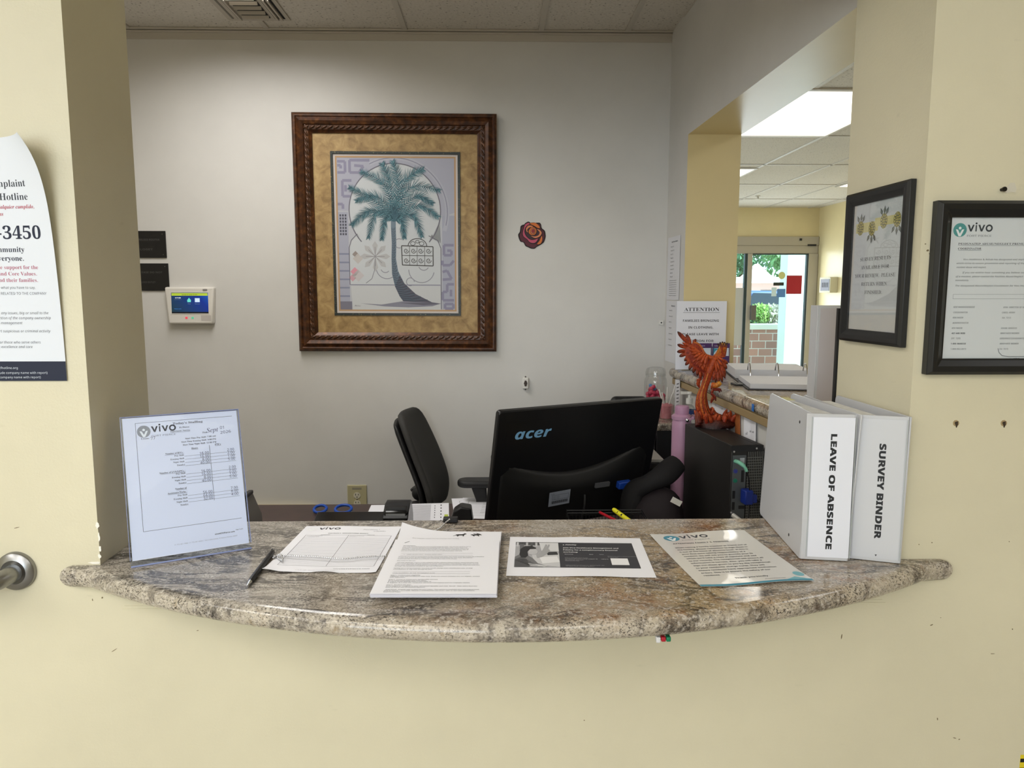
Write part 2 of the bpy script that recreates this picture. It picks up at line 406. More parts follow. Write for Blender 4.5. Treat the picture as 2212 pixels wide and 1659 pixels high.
def flush_text():
    tmp = []
    for s, root, nm in TEXTQ:
        for job in s.jobs:
            txt, u, v, size, st, al, fit, c, lay, rot, off, sx = job
            cu = bpy.data.curves.new('tmp', 'FONT'); cu.body = styled(txt, st); cu.size = 1; cu.resolution_u = 3 if size > .012 else 1; cu.offset = off
            if FONT: cu.font = FONT
            ob = bpy.data.objects.new('tmp', cu); COL.objects.link(ob); tmp.append((s, job, ob, cu))
    bpy.context.view_layer.update(); dg = bpy.context.evaluated_depsgraph_get()
    for s, job, ob, cu in tmp:
        txt, u, v, size, st, al, fit, c, lay, rot, off, sx = job
        me = bpy.data.meshes.new_from_object(ob.evaluated_get(dg)); co = [x.co.copy() for x in me.vertices]
        if co:
            x0, x1 = min(p.x for p in co), max(p.x for p in co); W = (x1 - x0) or 1
            kx = fit / W if fit else size * sx
            sh = {'L': -x0 * kx, 'C': -(x0 + x1) / 2 * kx, 'R': -x1 * kx}[al]
            cr, sr = math.cos(R(rot)), math.sin(R(rot)); ox, oy = s.X(u, v)
            V = [((p.x * kx + sh) * cr - p.y * size * sr + ox, (p.x * kx + sh) * sr + p.y * size * cr + oy) for p in co]
            s.geo[(c, lay)].append((V, [tuple(f.vertices) for f in me.polygons]))
        bpy.data.meshes.remove(me)
    for s, job, ob, cu in tmp: bpy.data.objects.remove(ob)
    for cu in [x for x in bpy.data.curves if x.name.startswith('tmp')]: bpy.data.curves.remove(cu)
    for s, root, nm in TEXTQ:
        f = s.warp or (lambda x, y: (x, y, 0))
        for i, (c, lay) in enumerate(s.order):
            vs_, fs = [], []; e = .00012 + .00010 * lay
            zs_ = []
            for gi, g in enumerate(s.geo[(c, lay)]):
                k = len(vs_)
                if isinstance(g, tuple): pv, pf = g
                else: pv, pf = g, [tuple(range(len(g)))]
                vs_ += pv; zs_ += [(gi % 9) * 4e-6] * len(pv); fs += [tuple(a + k for a in q) for q in pf]
            if not vs_: continue
            me = bpy.data.meshes.new(nm); W = [f(x, y) for x, y in vs_]
            me.from_pydata([(a, b, z + e + q) for (a, b, z), q in zip(W, zs_)], [], fs); me.materials.append(ink(c))
            me.validate(); o = bpy.data.objects.new(nm, me); COL.objects.link(o); o.parent = root
# ------------------------------------------------------------------ the setting
YF, YK, YB, ZC, ZH = 1.404, 1.655, 3.44, 2.745, 2.243
m = MB()                                               # front wall with the service opening
def quadprism(mb, xy, z0, z1): return mb.prism(xy, z0, z1)
quadprism(m, [(-4, YF), (-.773, YF), (-.780, YK), (-4, YK)], 0, ZC)
quadprism(m, [(.80, YF), (1.32, YF), (1.32, 1.70), (.792, 1.70)], 0, ZC)
quadprism(m, [(-.773, YF), (.80, YF), (.7935, YK), (-.780, YK)], 0, 1.029)
quadprism(m, [(-.773, YF), (.80, YF), (.7935, YK), (-.780, YK)], ZH, ZC)
wf = struct(m.build('wall_front', CREAM, bevel=.004))
CHIP = mat('bare_plaster', (244, 240, 230), .8)
for k, (px, py, a, b) in enumerate(((210, 1134, 4.5, 7), (214, 1160, 2, 10), (216, 1185, 3, 7), (215, 1202, 3.5, 5), (206, 1216, 13, 2.6))):
    c = atY(px, py, YF); q = MB(); n = 11
    q.prism([((a + rnd.uniform(-.35, .35) * a) / 1140 * math.cos(6.283 * i / n), (b + rnd.uniform(-.35, .35) * b) / 1140 * math.sin(6.283 * i / n)) for i in range(n)], 0, .0006, Matrix.Translation((c.x, YF, c.z)) @ Matrix.Rotation(R(90), 4, 'X'))
    q.build('paint_chip', CHIP, wf)
# painted-over bracket plates below the slab
for pts in (((196, 1268), (230, 1284), (265, 1319), (350, 1320), (520, 1330), (520, 1240), (196, 1240)), ((1930, 1284), (1911, 1303), (1790, 1306), (1650, 1330), (1650, 1240), (1930, 1240))):
    q = MB(); P = [atY(*p, YF) for p in pts]
    q.prism([(p.x, p.z) for p in P], 0, .0022, Matrix.Translation((0, YF, 0)) @ Matrix.Rotation(R(90), 4, 'X'))
    q.build('trim_plate', CREAM, wf)
    for s in (-12, -5):
        a, b = (P[2], P[3]) if pts[0][0] < 900 else (P[2], P[1]); q = MB()
        if pts[0][0] > 900: a = atY(1800, 1306, YF)
        q.box(((a.x + b.x) / 2, YF - .0026, a.z + -s / 1140), (abs(b.x - a.x) * (1 if s == -5 else .86), .0012, .0012)); q.build('trim_ridge', CREAM, wf)

SCF = mat('scuff_brown', (122, 108, 80), .8)
for px, py, a, b, r_ in ((2025, 1553, 1.2, 4, 10), (2062, 1594, 5, 1.2, -12), (2072, 1597, 2, 1.4, 20), (2012, 1350, 4, 1.2, 24), (2032, 1334, 1, 1, 0), (1818, 1375, 1.5, 6, -8), (2187, 1359, 1.6, 1.6, 0), (2144, 1412, 5, .8, 0), (2004, 541, 3.4, 2.2, 10), (1999, 527, 1.8, 1.5, 0), (2008, 548, 1.5, 1.2, 0), (246, 1405, 9, .8, 32), (200, 1296, 1.0, 3, 10), (221, 1291, 2, 2.4, -20), (427, 1362, 3, .8, 10), (1262, 1556, 1.6, 1.2, 0), (1985, 1176, 1.4, 1.4, 0), (2013, 1172, 1.6, 1.2, 0), (2180, 1170, 1.2, 1.2, 0), (36, 1140, 8, .8, 12)):
    c = atY(px, py, YF); q = MB(); q.prism([(a / 1140 * math.cos(k * .785) * rnd.uniform(.7, 1.1), b / 1140 * math.sin(k * .785) * rnd.uniform(.7, 1.1)) for k in range(8)], 0, .0005, Matrix.Translation((c.x, YF, c.z)) @ Matrix.Rotation(R(90), 4, 'X') @ Matrix.Rotation(R(r_), 4, 'Z')); q.build('scuff_mark', SCF, wf)
m = MB(); m.bx(-2.2, 1.008, YB, YB + .12, 0, ZC + .05); wb = struct(m.build('wall_back', GREYW))
m = MB(); m.bx(-2.3, -2.2, YK, YB, 0, ZC); struct(m.build('wall_left', GREYW))
# right-hand wall of the office: low wall, header, far pier; lobby side cream
m = MB()
A = lambda y, dx=0: (XR(y) + dx, y)
m.prism([A(1.70), (1.0, 1.70), (1.0, 3.134), A(3.134)], 0, 1.232)
m.prism([A(1.70), (1.01, 1.70), (1.01, 3.134), A(3.134)], ZH, ZC)
m.prism([A(3.134), (1.008, 3.134), (1.008, YB), A(YB)], 0, ZC)
wr = m.build('wall_right', [GREYW, LOBBYW]); struct(wr)
for p in wr.data.polygons:
    n, c = p.normal, p.center
    if n.x > .5 or (n.y < -.5 and c.y > 3) or (n.z < -.5 and c.z > 2): p.material_index = 1
m = MB(); m.bx(-4.1, 4.4, -3.6, 10.3, -.05, 0); FLOORM = mat('vinyl_floor', (150, 144, 134), .35, var=(3, .12)); struct(m.build('floor', FLOORM))
m = MB(); m.bx(-2.3, .80, 1.5, YB, ZC, ZC + .03); m.prism([(.80, 1.5), A(1.5, .03), A(YB, .03), (.80, YB)], ZC, ZC + .03); cl = struct(m.build('ceiling', TILE))
TB = mat('grid_metal', (196, 190, 180), .5)
for k in range(-3, 3):
    m = MB(); m.bx(-.403 + .6 * k - .012, -.403 + .6 * k + .012, YK, YB, ZC - .006, ZC - .0005); m.build('ceiling_grid_bar', TB, cl)
for k in range(2):
    m = MB(); m.bx(-2.2, .80, 1.95 + 1.22 * k - .6 * 0 - .012, 1.95 + 1.22 * k + .012, ZC - .006, ZC - .0005); m.build('ceiling_grid_bar', TB, cl) if k == 0 else m.b.free()
m = MB(); m.bx(-2.2, .80, YB - .024, YB, ZC - .008, ZC - .0005); m.bx(-2.2, .79, YB - .006, YB, ZC - .045, ZC - .008); m.bx(-2.2, .79, YB - .014, YB, ZC - .018, ZC - .010)
struct(m.build('trim_1', TB, bevel=.0015))
# painted-over cable lump low on the back wall
a, b = atY(545, 1103, YB - .02), atY(700, 1091, YB - .02)
m = MB(); m.prism(rrect(a.x - .25, b.x - .02, a.z - .12, b.z, .03), 0, .022, Matrix.Translation((0, YB, 0)) @ Matrix.Rotation(R(90), 4, 'X'))
struct(m.build('trim_2', mat('trim_cream', (216, 200, 150), .5), bevel=.006))
# ------------------------------------------------------------------ lobby shell
m = MB()
for x0, x1, y0, y1 in ((-4.1, .80, -3.6, 1.5), (.80, 4.4, -3.6, 10.3)): m.bx(x0, x1, y0, y1, ZC, ZC + .03)
lc = struct(m.build('ceiling_lobby', TILE))
for k in range(7):
    x = 1.19 + .61 * k - .61
    m = MB(); m.bx(x - .012, x + .012, 1.72, 10.2, ZC - .006, ZC - .0005); m.build('ceiling_grid_bar', TB, lc)
for k in range(8):
    y = 1.93 + 1.22 * k - .61 * 0
    m = MB(); m.bx(1.02, 4.39, y - .012, y + .012, ZC - .006, ZC - .0005); m.build('ceiling_grid_bar', TB, lc)
m = MB()                                                # lobby end wall, with a doorway that runs off behind the pier
m.bx(-4.1, 1.9, 10.2, 10.3, 0, ZC); m.bx(4.385, 4.5, 10.2, 10.3, 0, ZC); m.bx(1.9, 4.385, 10.2, 10.3, 2.36, ZC)
struct(m.build('wall_lobby_end', LOBBYW))
m = MB(); m.bx(4.39, 4.5, -3.6, 10.2, 0, ZC); wl = struct(m.build('wall_lobby_side', LOBBYW))
m = MB(); m.bx(4.355, 4.39, 5, 9.95, 1.085, 1.15); m.bx(4.345, 4.39, 5, 9.95, 1.10, 1.135); struct(m.build('trim_3', mat('rail_white', (226, 232, 236), .4), bevel=.008))
m = MB(); m.bx(1.2, 2.2, YB + .12, YB + .2, 0, ZC) if 0 else None
m.bx(-4.2, -4.1, -3.6, 1.5, 0, ZC); struct(m.build('wall_lobby_far', CREAM))
m = MB()                                                # lobby wall behind the viewer, with a wide window
m.bx(-4.1, -3.1, -3.6, -3.5, 0, ZC); m.bx(-.3, 4.4, -3.6, -3.5, 0, ZC); m.bx(-3.1, -.3, -3.6, -3.5, 0, .75); m.bx(-3.1, -.3, -3.6, -3.5, 2.4, ZC)
struct(m.build('wall_behind', CREAM))
m = MB(); 
for x in (-3.07, -2.37, -1.7, -1.03, -.33): m.bx(x - .03, x + .03, -3.55, -3.48, .75, 2.4)
for z in (.78, 1.3, 1.85, 2.37): m.bx(-3.1, -.3, -3.54, -3.49, z - .03, z + .03)
struct(m.build('window_1', mat('window_white', (235, 235, 232), .4)))

# ceiling light panels
DIFF = mat('light_diffuser', (255, 247, 232), .5, emit=2.6)
def troffer(x, y, label, wx=.305):
    t = empty('ceiling_light', (x, y, ZC), label=label, cat='ceiling light', group='ceiling light panels')
    m = MB()
    for a, b, c, d in ((-wx, wx, -.64, -.60), (-wx, wx, .60, .64), (-wx, .02 - wx, -.6, .6), (wx - .02, wx, -.6, .6)): m.bx(a, b, c, d, -.012, -.001)
    m.build('frame', TB, t); m = MB(); m.bx(.02 - wx, wx - .02, -.6, .6, -.008, -.003); m.build('diffuser', DIFF, t)
    return t
troffer(2.065, 4.95, 'large glowing ceiling panel seen through the side opening, closest to the counter', .355)
troffer(2.11, 7.62, 'far lit ceiling panel peeking out beside the cream pier')
troffer(3.98, 7.54, 'far lit ceiling panel peeking out beside the framed survey notice')
for x, y in ((-2.7, -.3), (-2.7, -2.2), (-1.2, -.9), (-1.2, -2.6), (.6, -1.3), (.6, -2.8)): troffer(x, y, 'lit lobby ceiling panel behind the viewer')  # unseen glowing panels added to go with the fill lamps
# sprinkler
p = atZ(1637, 427, ZC - .02); t = MB(); t.lathe([(0, 0), (.03, 0), (.03, -.006), (.012, -.01), (.012, -.03), (.022, -.032), (.022, -.036), (0, -.036)], 14, Matrix.Translation((p.x, p.y, ZC)))
thing(t.build('sprinkler_head', mat('white_metal', (200, 196, 186), .4), smooth=True), 'small pale sprinkler head on the lobby ceiling', 'sprinkler')

# ------------------------------------------------------------------ office ceiling vent
t = empty('ceiling_vent', (-1.0, 3.06, ZC), label='metal air vent with dark louvres in the office ceiling', cat='vent')
VM = mat('vent_metal', (188, 180, 168), .5); m = MB(); m.bx(-.13, .13, -.26, .26, -.006, -.001); m.build('plate', VM, t)
DK = mat('vent_dark', (22, 21, 20), .8)
m = MB(); m.bx(-.055, .055, -.24, .225, -.0075, -.006); m.build('opening', DK, t)
for k in range(9):
    m = MB(); y = .2 - .05 * k; m.box((0, y, -.012), (.11, .003, .016), Matrix.Translation((0, y, -.012)) @ Matrix.Rotation(R(35), 4, 'X') @ Matrix.Translation((0, -y, .012))); m.build('louvre', VM, t)
for x in (-.105, -.08, .075, .092, .11):
    m = MB(); m.bx(x - .004, x + .004, -.24, .235, -.0078, -.006); m.build('slot', DK if x > 0 else mat('slot_grey', (120, 114, 106), .6), t)
for x in (-.07, .0835, .101):
    m = MB(); m.bx(x - .004, x + .004, -.24, .235, -.016, -.006); m.build('louvre', VM, t)

# ------------------------------------------------------------------ granite service counter
def bullnose_slab(name, outline, ztop, th, edge, parent=None, seg=7):
    """outline: list of (x, y, nx, ny, rounded) in order; the rounded points get a full bullnose outward"""
    mb = MB(); r = th / 2; zc = ztop - r; rings = []
    angs = [90 - 180 * k / (2 * seg) for k in range(2 * seg + 1)]
    for a in angs:
        rings.append(mb._v([(x + nx * (r * math.cos(R(a)) - r) * rd, y + ny * (r * math.cos(R(a)) - r) * rd, zc + r * math.sin(R(a))) for x, y, nx, ny, rd in outline]))
    n = len(outline)
    for A_, B_ in zip(rings, rings[1:]):
        for i in range(n): mb.face([A_[i], A_[(i + 1) % n], B_[(i + 1) % n], B_[i]])
    mb.face(rings[0]); mb.face(rings[-1][::-1])
    o = mb.build(name, GRANITE, parent, smooth=True, angle=50)
    for p in o.data.polygons:
        if abs(p.normal.z) > .9995: p.use_smooth = False
    return o
cx, cy, cr = .027, 2.606, 1.476; out = []
a0, a1 = math.atan2(YF - .002 - cy, -.826 - cx), math.atan2(YF - .002 - cy, .880 - cx)
NA = 72
def arc_pts():
    A0 = math.degrees(a0); A1 = math.degrees(a1)
    if A1 < A0: A1 += 360
    o = []
    for k in range(NA + 1):
        a = R(A0 + (A1 - A0) * k / NA); o.append((cx + cr * math.cos(a), cy + cr * math.sin(a), math.cos(a), math.sin(a), 1))
    return o
arc_ = arc_pts()
# rounded ears at both tips
l0, r0 = arc_[0], arc_[-1]
out = [(.7995, YF - .001, 0, 0, 0), (.7935, YK + .02, 0, 0, 0), (-.780, YK + .02, 0, 0, 0), (-.7728, YF - .001, 0, 0, 0), (-.842, YF - .001, -1, 0, 1), (-.846, YF - .012, -1, -.2, 1)] + [p for p in arc_ if p[0] > -.795 and p[0] < .85] + [(.900, YF - .012, 1, -.2, 1), (.896, YF - .001, 1, 0, 1)]
counter = thing(bullnose_slab('granite_counter', out, 1.07, .04, None), 'speckled granite service counter with a bowed rounded front edge', 'counter')

# pass-through ledge along the right-hand wall
ys = [1.702, 2.0, 2.4, 2.8, 3.1, 3.17]
ol = [(XR(y) - .042, y, -1, 0, 1) for y in ys] + [(XR(3.2) - .038, 3.195, -.8, .6, 1), (XR(3.2) - .02, 3.208, -.4, .9, 1), (XR(3.2) - .002, 3.21, 0, 1, 1), (XR(3.2) - .002, 3.1335, 0, 0, 0), (1.06, 3.1335, 0, 0, 0), (1.17, 3.1335, 1, 0, 1), (1.17, 1.702, 1, 0, 1)]
thing(bullnose_slab('granite_ledge', ol, 1.272, .04, None), 'granite ledge of the side opening with an open ring binder on it', 'ledge')
m = MB(); m.prism([(XR(1.71) - .03, 1.71), (XR(1.71) - .001, 1.71), (XR(3.17) - .001, 3.17), (XR(3.17) - .03, 3.17)], 1.205, 1.2315); struct(m.build('trim_4', mat('trim_tan', (158, 136, 98), .5), bevel=.003))
# ------------------------------------------------------------------ papers on the counter
ZT = 1.0705
def flat(c, ang, z=ZT): return Matrix.Translation((c[0], c[1], z)) @ Matrix.Rotation(R(ang), 4, 'Z')
K = (40, 40, 46)
# sign-in sheet
W, H = .2159, .2794
def sig_warp(x, y): return (x, y, .0006 + .004 * max(0, -x / .108) ** 3 * max(0, -y / .14) ** 2 + .0005 * (1 + math.sin(x * 40 + y * 18)) + .003 * max(0, (-y - .11) / .03) ** 2 * max(0, math.sin(x * 55 + 1)))
s = Sheet(W, H, .0003, sig_warp, (28, 28))
s.logo(.062 - .055, .010, .026, teal=(243, 243, 247), dark=(44, 46, 52), sub=None)
s.t('PAYROLL SIGNATURE SHEET', .108, .053, .0078, 'sb', 'C', .088, lay=1).t('Paid Hours +', .135, .026, .010, 'i', rot=3, c=(50, 52, 70)).t('schedules', .160, .036, .010, 'i', rot=3, c=(50, 52, 70))
s.t('DEPARTMENT', .06, .062, .0045, 'sb', 'C').t('EMPLOYEE', .16, .062, .0045, 'sb', 'C')
s.para(['Print name and position', 'I received my check'], .022, .070, .005, .0048, st='si').para(['Signature of employee', 'and today is'], .115, .070, .005, .0048, st='si')
s.box(.018, .064, .205, .247, .0007)
s.line([(.112, .064), (.112, .247)], .0007)
for k in range(26): s.line([(.018, .082 + k * .0063), (.205, .082 + k * .0063)], .00045, (120, 120, 128))
s.t('vivoHCFtPierce.com', .20, .262, .006, 'sb', 'R', .07).t('P 772 461 7800   703 S 29th Street, Fort Pierce, Florida', .06, .271, .0045, 's', c=(150, 150, 156))
tl, bl = atZ(664, 1135, ZT), atZ(564, 1239, ZT)
d = (tl - bl).to_2d(); ang = math.degrees(math.atan2(d.y, d.x)) - 90
xa = Vector((math.cos(R(ang)), math.sin(R(ang)), 0)); c = (tl + bl) / 2 + xa * W / 2
sign_sheet = s.build('signature_sheet', WHITEP, 'ruled payroll signature sheet lying under the bead chain of the pen', 'paper sheet', flat(c, ang))

# stapled packets
def packet(name, label, cov, c, ang, z, th, npages, w=W, h=H, curl=0.0):
    root = empty(name, (c[0], c[1], z), (0, 0, R(ang)), label, 'paper packet', 'stapled packets')
    m = MB(); rr = random.Random(len(label))
    for k in range(npages):
        j = th / npages; dx, dy = rr.uniform(-.0012, .0012), rr.uniform(-.0015, .0015)
        m.bx(-w / 2 + dx, w / 2 + dx, -h / 2 + dy, h / 2 + dy, j * k + .0001, j * (k + .8))
    m.build('page_block', mat('page_edges', (226, 226, 236), .7), root)
    cov.th = .0004
    o = cov.build('cover_page', WHITEP, M=None, parent=root); o.location = (0, 0, th + .0008)
    m = MB(); st = Vector((-w / 2 + .022, h / 2 - .022, th + .0014)); m.tube([st, st + Vector((.009, .007, 0))], .0004, 6); m.build('staple', STEEL, root)
    return root
s = Sheet(W, H, warp=lambda x, y: (x, y, .020 * max(0, ((y - x) - .14) / .107) ** 2), n=(20, 20))
for q, x in ((0, .118), (1, .150)):
    A_ = [(0, 8), (2, 4), (6, 3), (14, 3), (17, 1), (19, -3), (21, -2), (24, 2), (22, 4), (20, 5), (19, 9), (18, 16), (16.5, 16), (16, 10), (8, 10), (6, 16), (4.5, 16), (4, 10), (1, 11)]
    B_ = [(0, 6), (3, 3), (8, 4), (13, 1), (15, -4), (17, -1), (22, 2), (25, 8), (21, 7), (18, 9), (20, 15), (18, 15), (15, 10), (9, 10), (10, 15), (8, 15), (5, 10)]
    s.poly([(x + a * .001, .016 + b * .0011) for a, b in (A_, B_)[q]], (40, 38, 38))
s.line([(.118, .026), (.114, .031)], .0015).line([(.160, .020), (.156, .013), (.160, .016), (.163, .011)], .0012)
s.para(['Dear employee: please read the enclosed notice carefully'], .03, .05, .006, .0055)
tr = atZ(1083, 1150, ZT + .008); tlw = atZ(868, 1133, ZT + .008); x = (tr - tlw).to_2d(); ang2 = math.degrees(math.atan2(x.y, x.x))
xa = Vector((math.cos(R(ang2)), math.sin(R(ang2)), 0)); ya = Vector((-xa.y, xa.x, 0)); c = (tr + tlw) / 2 - ya * H / 2
ang2 = -2.0; xa = Vector((math.cos(R(ang2)), math.sin(R(ang2)), 0)); ya = Vector((-xa.y, xa.x, 0)); c = tr - xa * W / 2 - ya * H / 2
packet('stapled_packet', 'lower stapled packet whose back corner with two small drawings sticks out behind', s, c, ang2, ZT + .0046, .0042, 5)
s = Sheet(W, H, warp=lambda x, y: (x, y, .0), n=(1, 1))
T = ['All employees:|You may already know we are transitioning the plan. You do not need to act to|keep your current elections. In keeping with the plan rules, if you have not|enrolled, a default election may be made for you. Please read this notice and|follow the steps below to opt out, enroll or change your contribution rate. If|you have questions call the service line and a representative will help.',
     '',
     'If you do not wish to participate in the retirement plan, you must actively decline by a deadline|or you may, if you do not follow the following instructions by that date, you will be|automatically enrolled at a default contribution rate of 3% of pay.', 'Two ways to opt out:',
     '- Via web (desktop): Log in to the website at the address shown below, select the plan and|select Contributions, choose Decline to enroll, and set your contribution rate to 0%, or call.|If you have difficulty finding where to change your elections, please call. They can walk you|through the questions needed to opt out of the plan.',
     'Opting out is not permanent. You may enroll, change your contribution rate, or stop|contributions at any time during the year.', '']
v = .040
for blk in T[:1]:
    for l in blk.split('|'): s.t(l, .022, v, .0052, 'sb', c=(24, 24, 28)); v += .0062
s.line([(.024, .083), (.165, .083)], .0005).t('1.   HOW TO OPT OUT - PLEASE READ FIRST', .030, .0915, .0056).line([(.024, .094), (.165, .094)], .0005)
v = .103
for blk in T[2:6]:
    for l in blk.split('|'): s.t(l, .022, v, .0052, 'sb', c=(24, 24, 28)); v += .0060
    v += .0042
s.line([(.024, .180), (.165, .180)], .0005).t('HOW TO ENROLL IN THE RETIREMENT PLAN', .024, .1875, .0056).line([(.024, .190), (.165, .190)], .0005)
s.para(['Step 1 - Confirm your eligibility', 'Eligibility rules and enrollment rules vary. If you are unsure whether you are eligible, contact', 'your supervisor.', '', 'Step 2 - Create or access your NetBenefits account', 'Go to www.netbenefits.com and either:', 'A. Log in, if you already have a username, or', 'B. Register as a new user using your personal information and our employer details.', '', 'Step 3 - Enroll in the plan', 'Once logged in, navigate to your retirement benefits and click "Enroll". Then select how you', 'want to enroll (see Enrollment Options).', '', '- Easy Enroll - A quick way to start for you rather. This option is available as a one step process', 'only to choose 1 of 3 rates. Choose a contribution rate of 6%, 10%, or 15% (see attachment,', 'Easy Enroll Page).'], .022, .1985, .0050, .0052, st='sb', c=(24, 24, 28))
bl, br = atZ(796, 1298, ZT + .004), atZ(1076, 1297, ZT + .004)
cc = (bl + br) / 2; ang3 = -1.2; ya = Vector((-math.sin(R(ang3)), math.cos(R(ang3)), 0)); c3 = cc + ya * H / 2
packet('stapled_packet', 'upper stapled packet with full text page, foremost pile on the counter', s, c3, ang3, ZT + .0096, .0062, 9)
for o in [o for o in COL.objects if o.name.startswith('cover_page')]: pass

# seminar flyer
w2, h2 = .2794, .222
s = Sheet(w2, h2, .0003, lambda x, y: (x, y, .0008 + .05 * max(0, math.sin(x * 24 + 1)) * max(0, abs(y) - .080)), (20, 12))
u0, v0, u1, v1 = .0135, .034, .257, .178
s.rect(u0, v0, u1, v1, (58, 58, 64)); ph = .089
s.rect(u0, v0, u0 + ph, v1, (176, 176, 180), 2)
P = lambda pts, c, l: s.poly([(u0 + a * ph, v0 + b * (v1 - v0)) for a, b in pts], (c, c, c + 2), l)
P([(0, 0), (1, 0), (1, .1), (.5, .14), (0, .12)], 78, 3); P([(.1, .1), (.2, .1), (.2, .42), (.1, .40)], 110, 6); P([(.55, .02), (1, .02), (1, .38), (.6, .36)], 222, 4)
for k in range(5): P([(.02 + .11 * k, .02), (.07 + .11 * k, .02), (.07 + .11 * k, .2), (.02 + .11 * k, .19)], (210, 70, 190, 90, 200)[k], 5)
P([(.38, .52), (1, .48), (1, .98), (.45, .90)], 208, 4); P([(.55, .62), (.95, .58), (1, .8), (.62, .86)], 236, 5); P([(.72, .42), (.95, .40), (.98, .52), (.74, .54)], 60, 5)
P([(0, .62), (.12, .50), (.26, .52), (.40, .66), (.52, .86), (.70, .94), (.62, 1), (0, 1)], 120, 5); P([(.0, .72), (.14, .62), (.28, .72), (.34, 1), (.02, 1)], 88, 6)
P([(.10, .52), (.12, .30), (.22, .18), (.38, .17), (.48, .25), (.46, .34), (.34, .32), (.28, .42), (.30, .56), (.24, .66), (.14, .64)], 46, 7)
P([(.34, .31), (.47, .30), (.52, .40), (.49, .50), (.40, .54), (.31, .50), (.29, .40)], 198, 8)
P([(.48, .55), (.60, .42), (.66, .24), (.70, .10), (.735, .11), (.72, .24), (.77, .10), (.80, .12), (.76, .28), (.80, .36), (.72, .50), (.60, .62), (.50, .66)], 172, 8)
P([(.30, .86), (.60, .92), (.72, .95), (.66, .99), (.36, .97)], 206, 8)
for k in range(6): P([(.02 + .05 * k, .76 + .03 * k), (.26 + .05 * k, .70 + .05 * k), (.27 + .05 * k, .71 + .05 * k), (.03 + .05 * k, .78 + .03 * k)], 66, 9)
Wt = (244, 244, 246); x = u0 + ph + .009
s.t('4', x, v0 + .0165, .009, 'bi', c=Wt, lay=2).t('Fidelity', x + .006, v0 + .0165, .0105, 'sbi', fit=.023, c=Wt, lay=2)
s.para(['Join Vivo Healthcare Management and', 'Fidelity for a complimentary financial', 'workshop'], x, v0 + .035, .0125, .0108, c=Wt, lay=2, st='sb', sx=.82)
s.t('Workshop', x + .002, v0 + .0715, .0055, c=Wt, lay=2).t('Date', x + .052, v0 + .0715, .0055, c=Wt, lay=2).t('Time', x + .072, v0 + .0715, .0055, c=Wt, lay=2)
s.para(['How to make the most of your', 'workplace retirement savings with', 'tips and help, and more', 'Financial planning'], x + .002, v0 + .092, .0055, .0048, c=(206, 206, 210), lay=2)
s.t('June 18', x + .053, v0 + .0975, .0055, c=Wt, lay=2).t('1:00 p.m.', x + .073, v0 + .0975, .0055, c=Wt, lay=2)
s.para(['Reserve your spot to attend this workshop', 'or call for help'], x + .088, v0 + .081, .005, .0044, c=(206, 206, 210), lay=2)
s.rect(x + .092, v0 + .091, x + .126, v0 + .127, Wt, 2)
s.para(['Fidelity Brokerage Services LLC, Member NYSE, SIPC', '900 Salem Street, Smithfield, RI 02917'], x + .002, v0 + .132, .0052, .0046, c=(206, 206, 210), lay=2)
pts = [atZ(*p, ZT) for p in ((1097, 1160), (1380, 1163), (1423, 1249), (1097, 1245))]
c = sum(pts, Vector()) / 4; a = ((pts[1] + pts[2]) - (pts[0] + pts[3])).to_2d()
s.build('seminar_flyer', WHITEP, 'white flyer with dark banner and black-and-white photo lying mid-counter', 'flyer', flat(c, math.degrees(math.atan2(a.y, a.x))))

# laminated notice
w3, h3 = .2165, .292
LAMP = mat('laminated_paper', (226, 224, 220), .5, coat=1.0, bump=(11, .07, .006)); LAMP.node_tree.nodes['Principled BSDF'].inputs['Coat Roughness'].default_value = .04
lw = lambda x, y: (x, y, .0008 + .0018 * (abs(y) / .146) ** 3 * (1 + math.sin(x * 30)))
s = Sheet(w3, h3, .0004, lw, (20, 20))
TEAL = (72, 146, 170); s.logo(.022, .012, .034, teal=TEAL, dark=(58, 60, 70))
s.t('ATTENTION FAMILY & FRIENDS', .030, .066, .0125, 'sb', fit=.122, c=(52, 52, 58))
s.para(['When taking a family member or friend out of', 'the facility, please remember to sign them in', '& out of the leave of absence book. If this is', 'your first time taking responsibility of a', "resident, we will ask you to provide your ID", "which we'll take a copy of signdate and add", 'to our records. The receptionist will ensure all', 'information is current. Also, you will take a', 'sign out sheet given to you by the receptionist', "to your residents' charge nurse. They will", 'ensure residents have appropriate medication', 'orders. This is to ensure the safety of our', 'residents.'], .026, .090, .01275, .0112, st='sb', sx=.90, c=(56, 56, 62))
s.t('Thank you kindly.', .112, .262, .0125, 'sb', 'C', .066, c=(56, 56, 62)).t('vivoHCFtPierce.com', .17, .2755, .0058, 'sb', 'R', .04)
s.rect(0, .2835, w3, h3, TEAL); s.disc(.205, .256, .010, (126, 184, 196), ry=.012); s.poly([(.168, .2835), (.19, .270), (.2165, .2835)], (126, 184, 196))
pts = [atZ(*p, ZT) for p in ((1402, 1155), (1605, 1149), (1758, 1256), (1520, 1270))]
c = sum(pts, Vector()) / 4
s.build('laminated_notice', LAMP, 'glossy laminated notice to family and friends beside the white binders', 'notice', flat(c, 6.4))

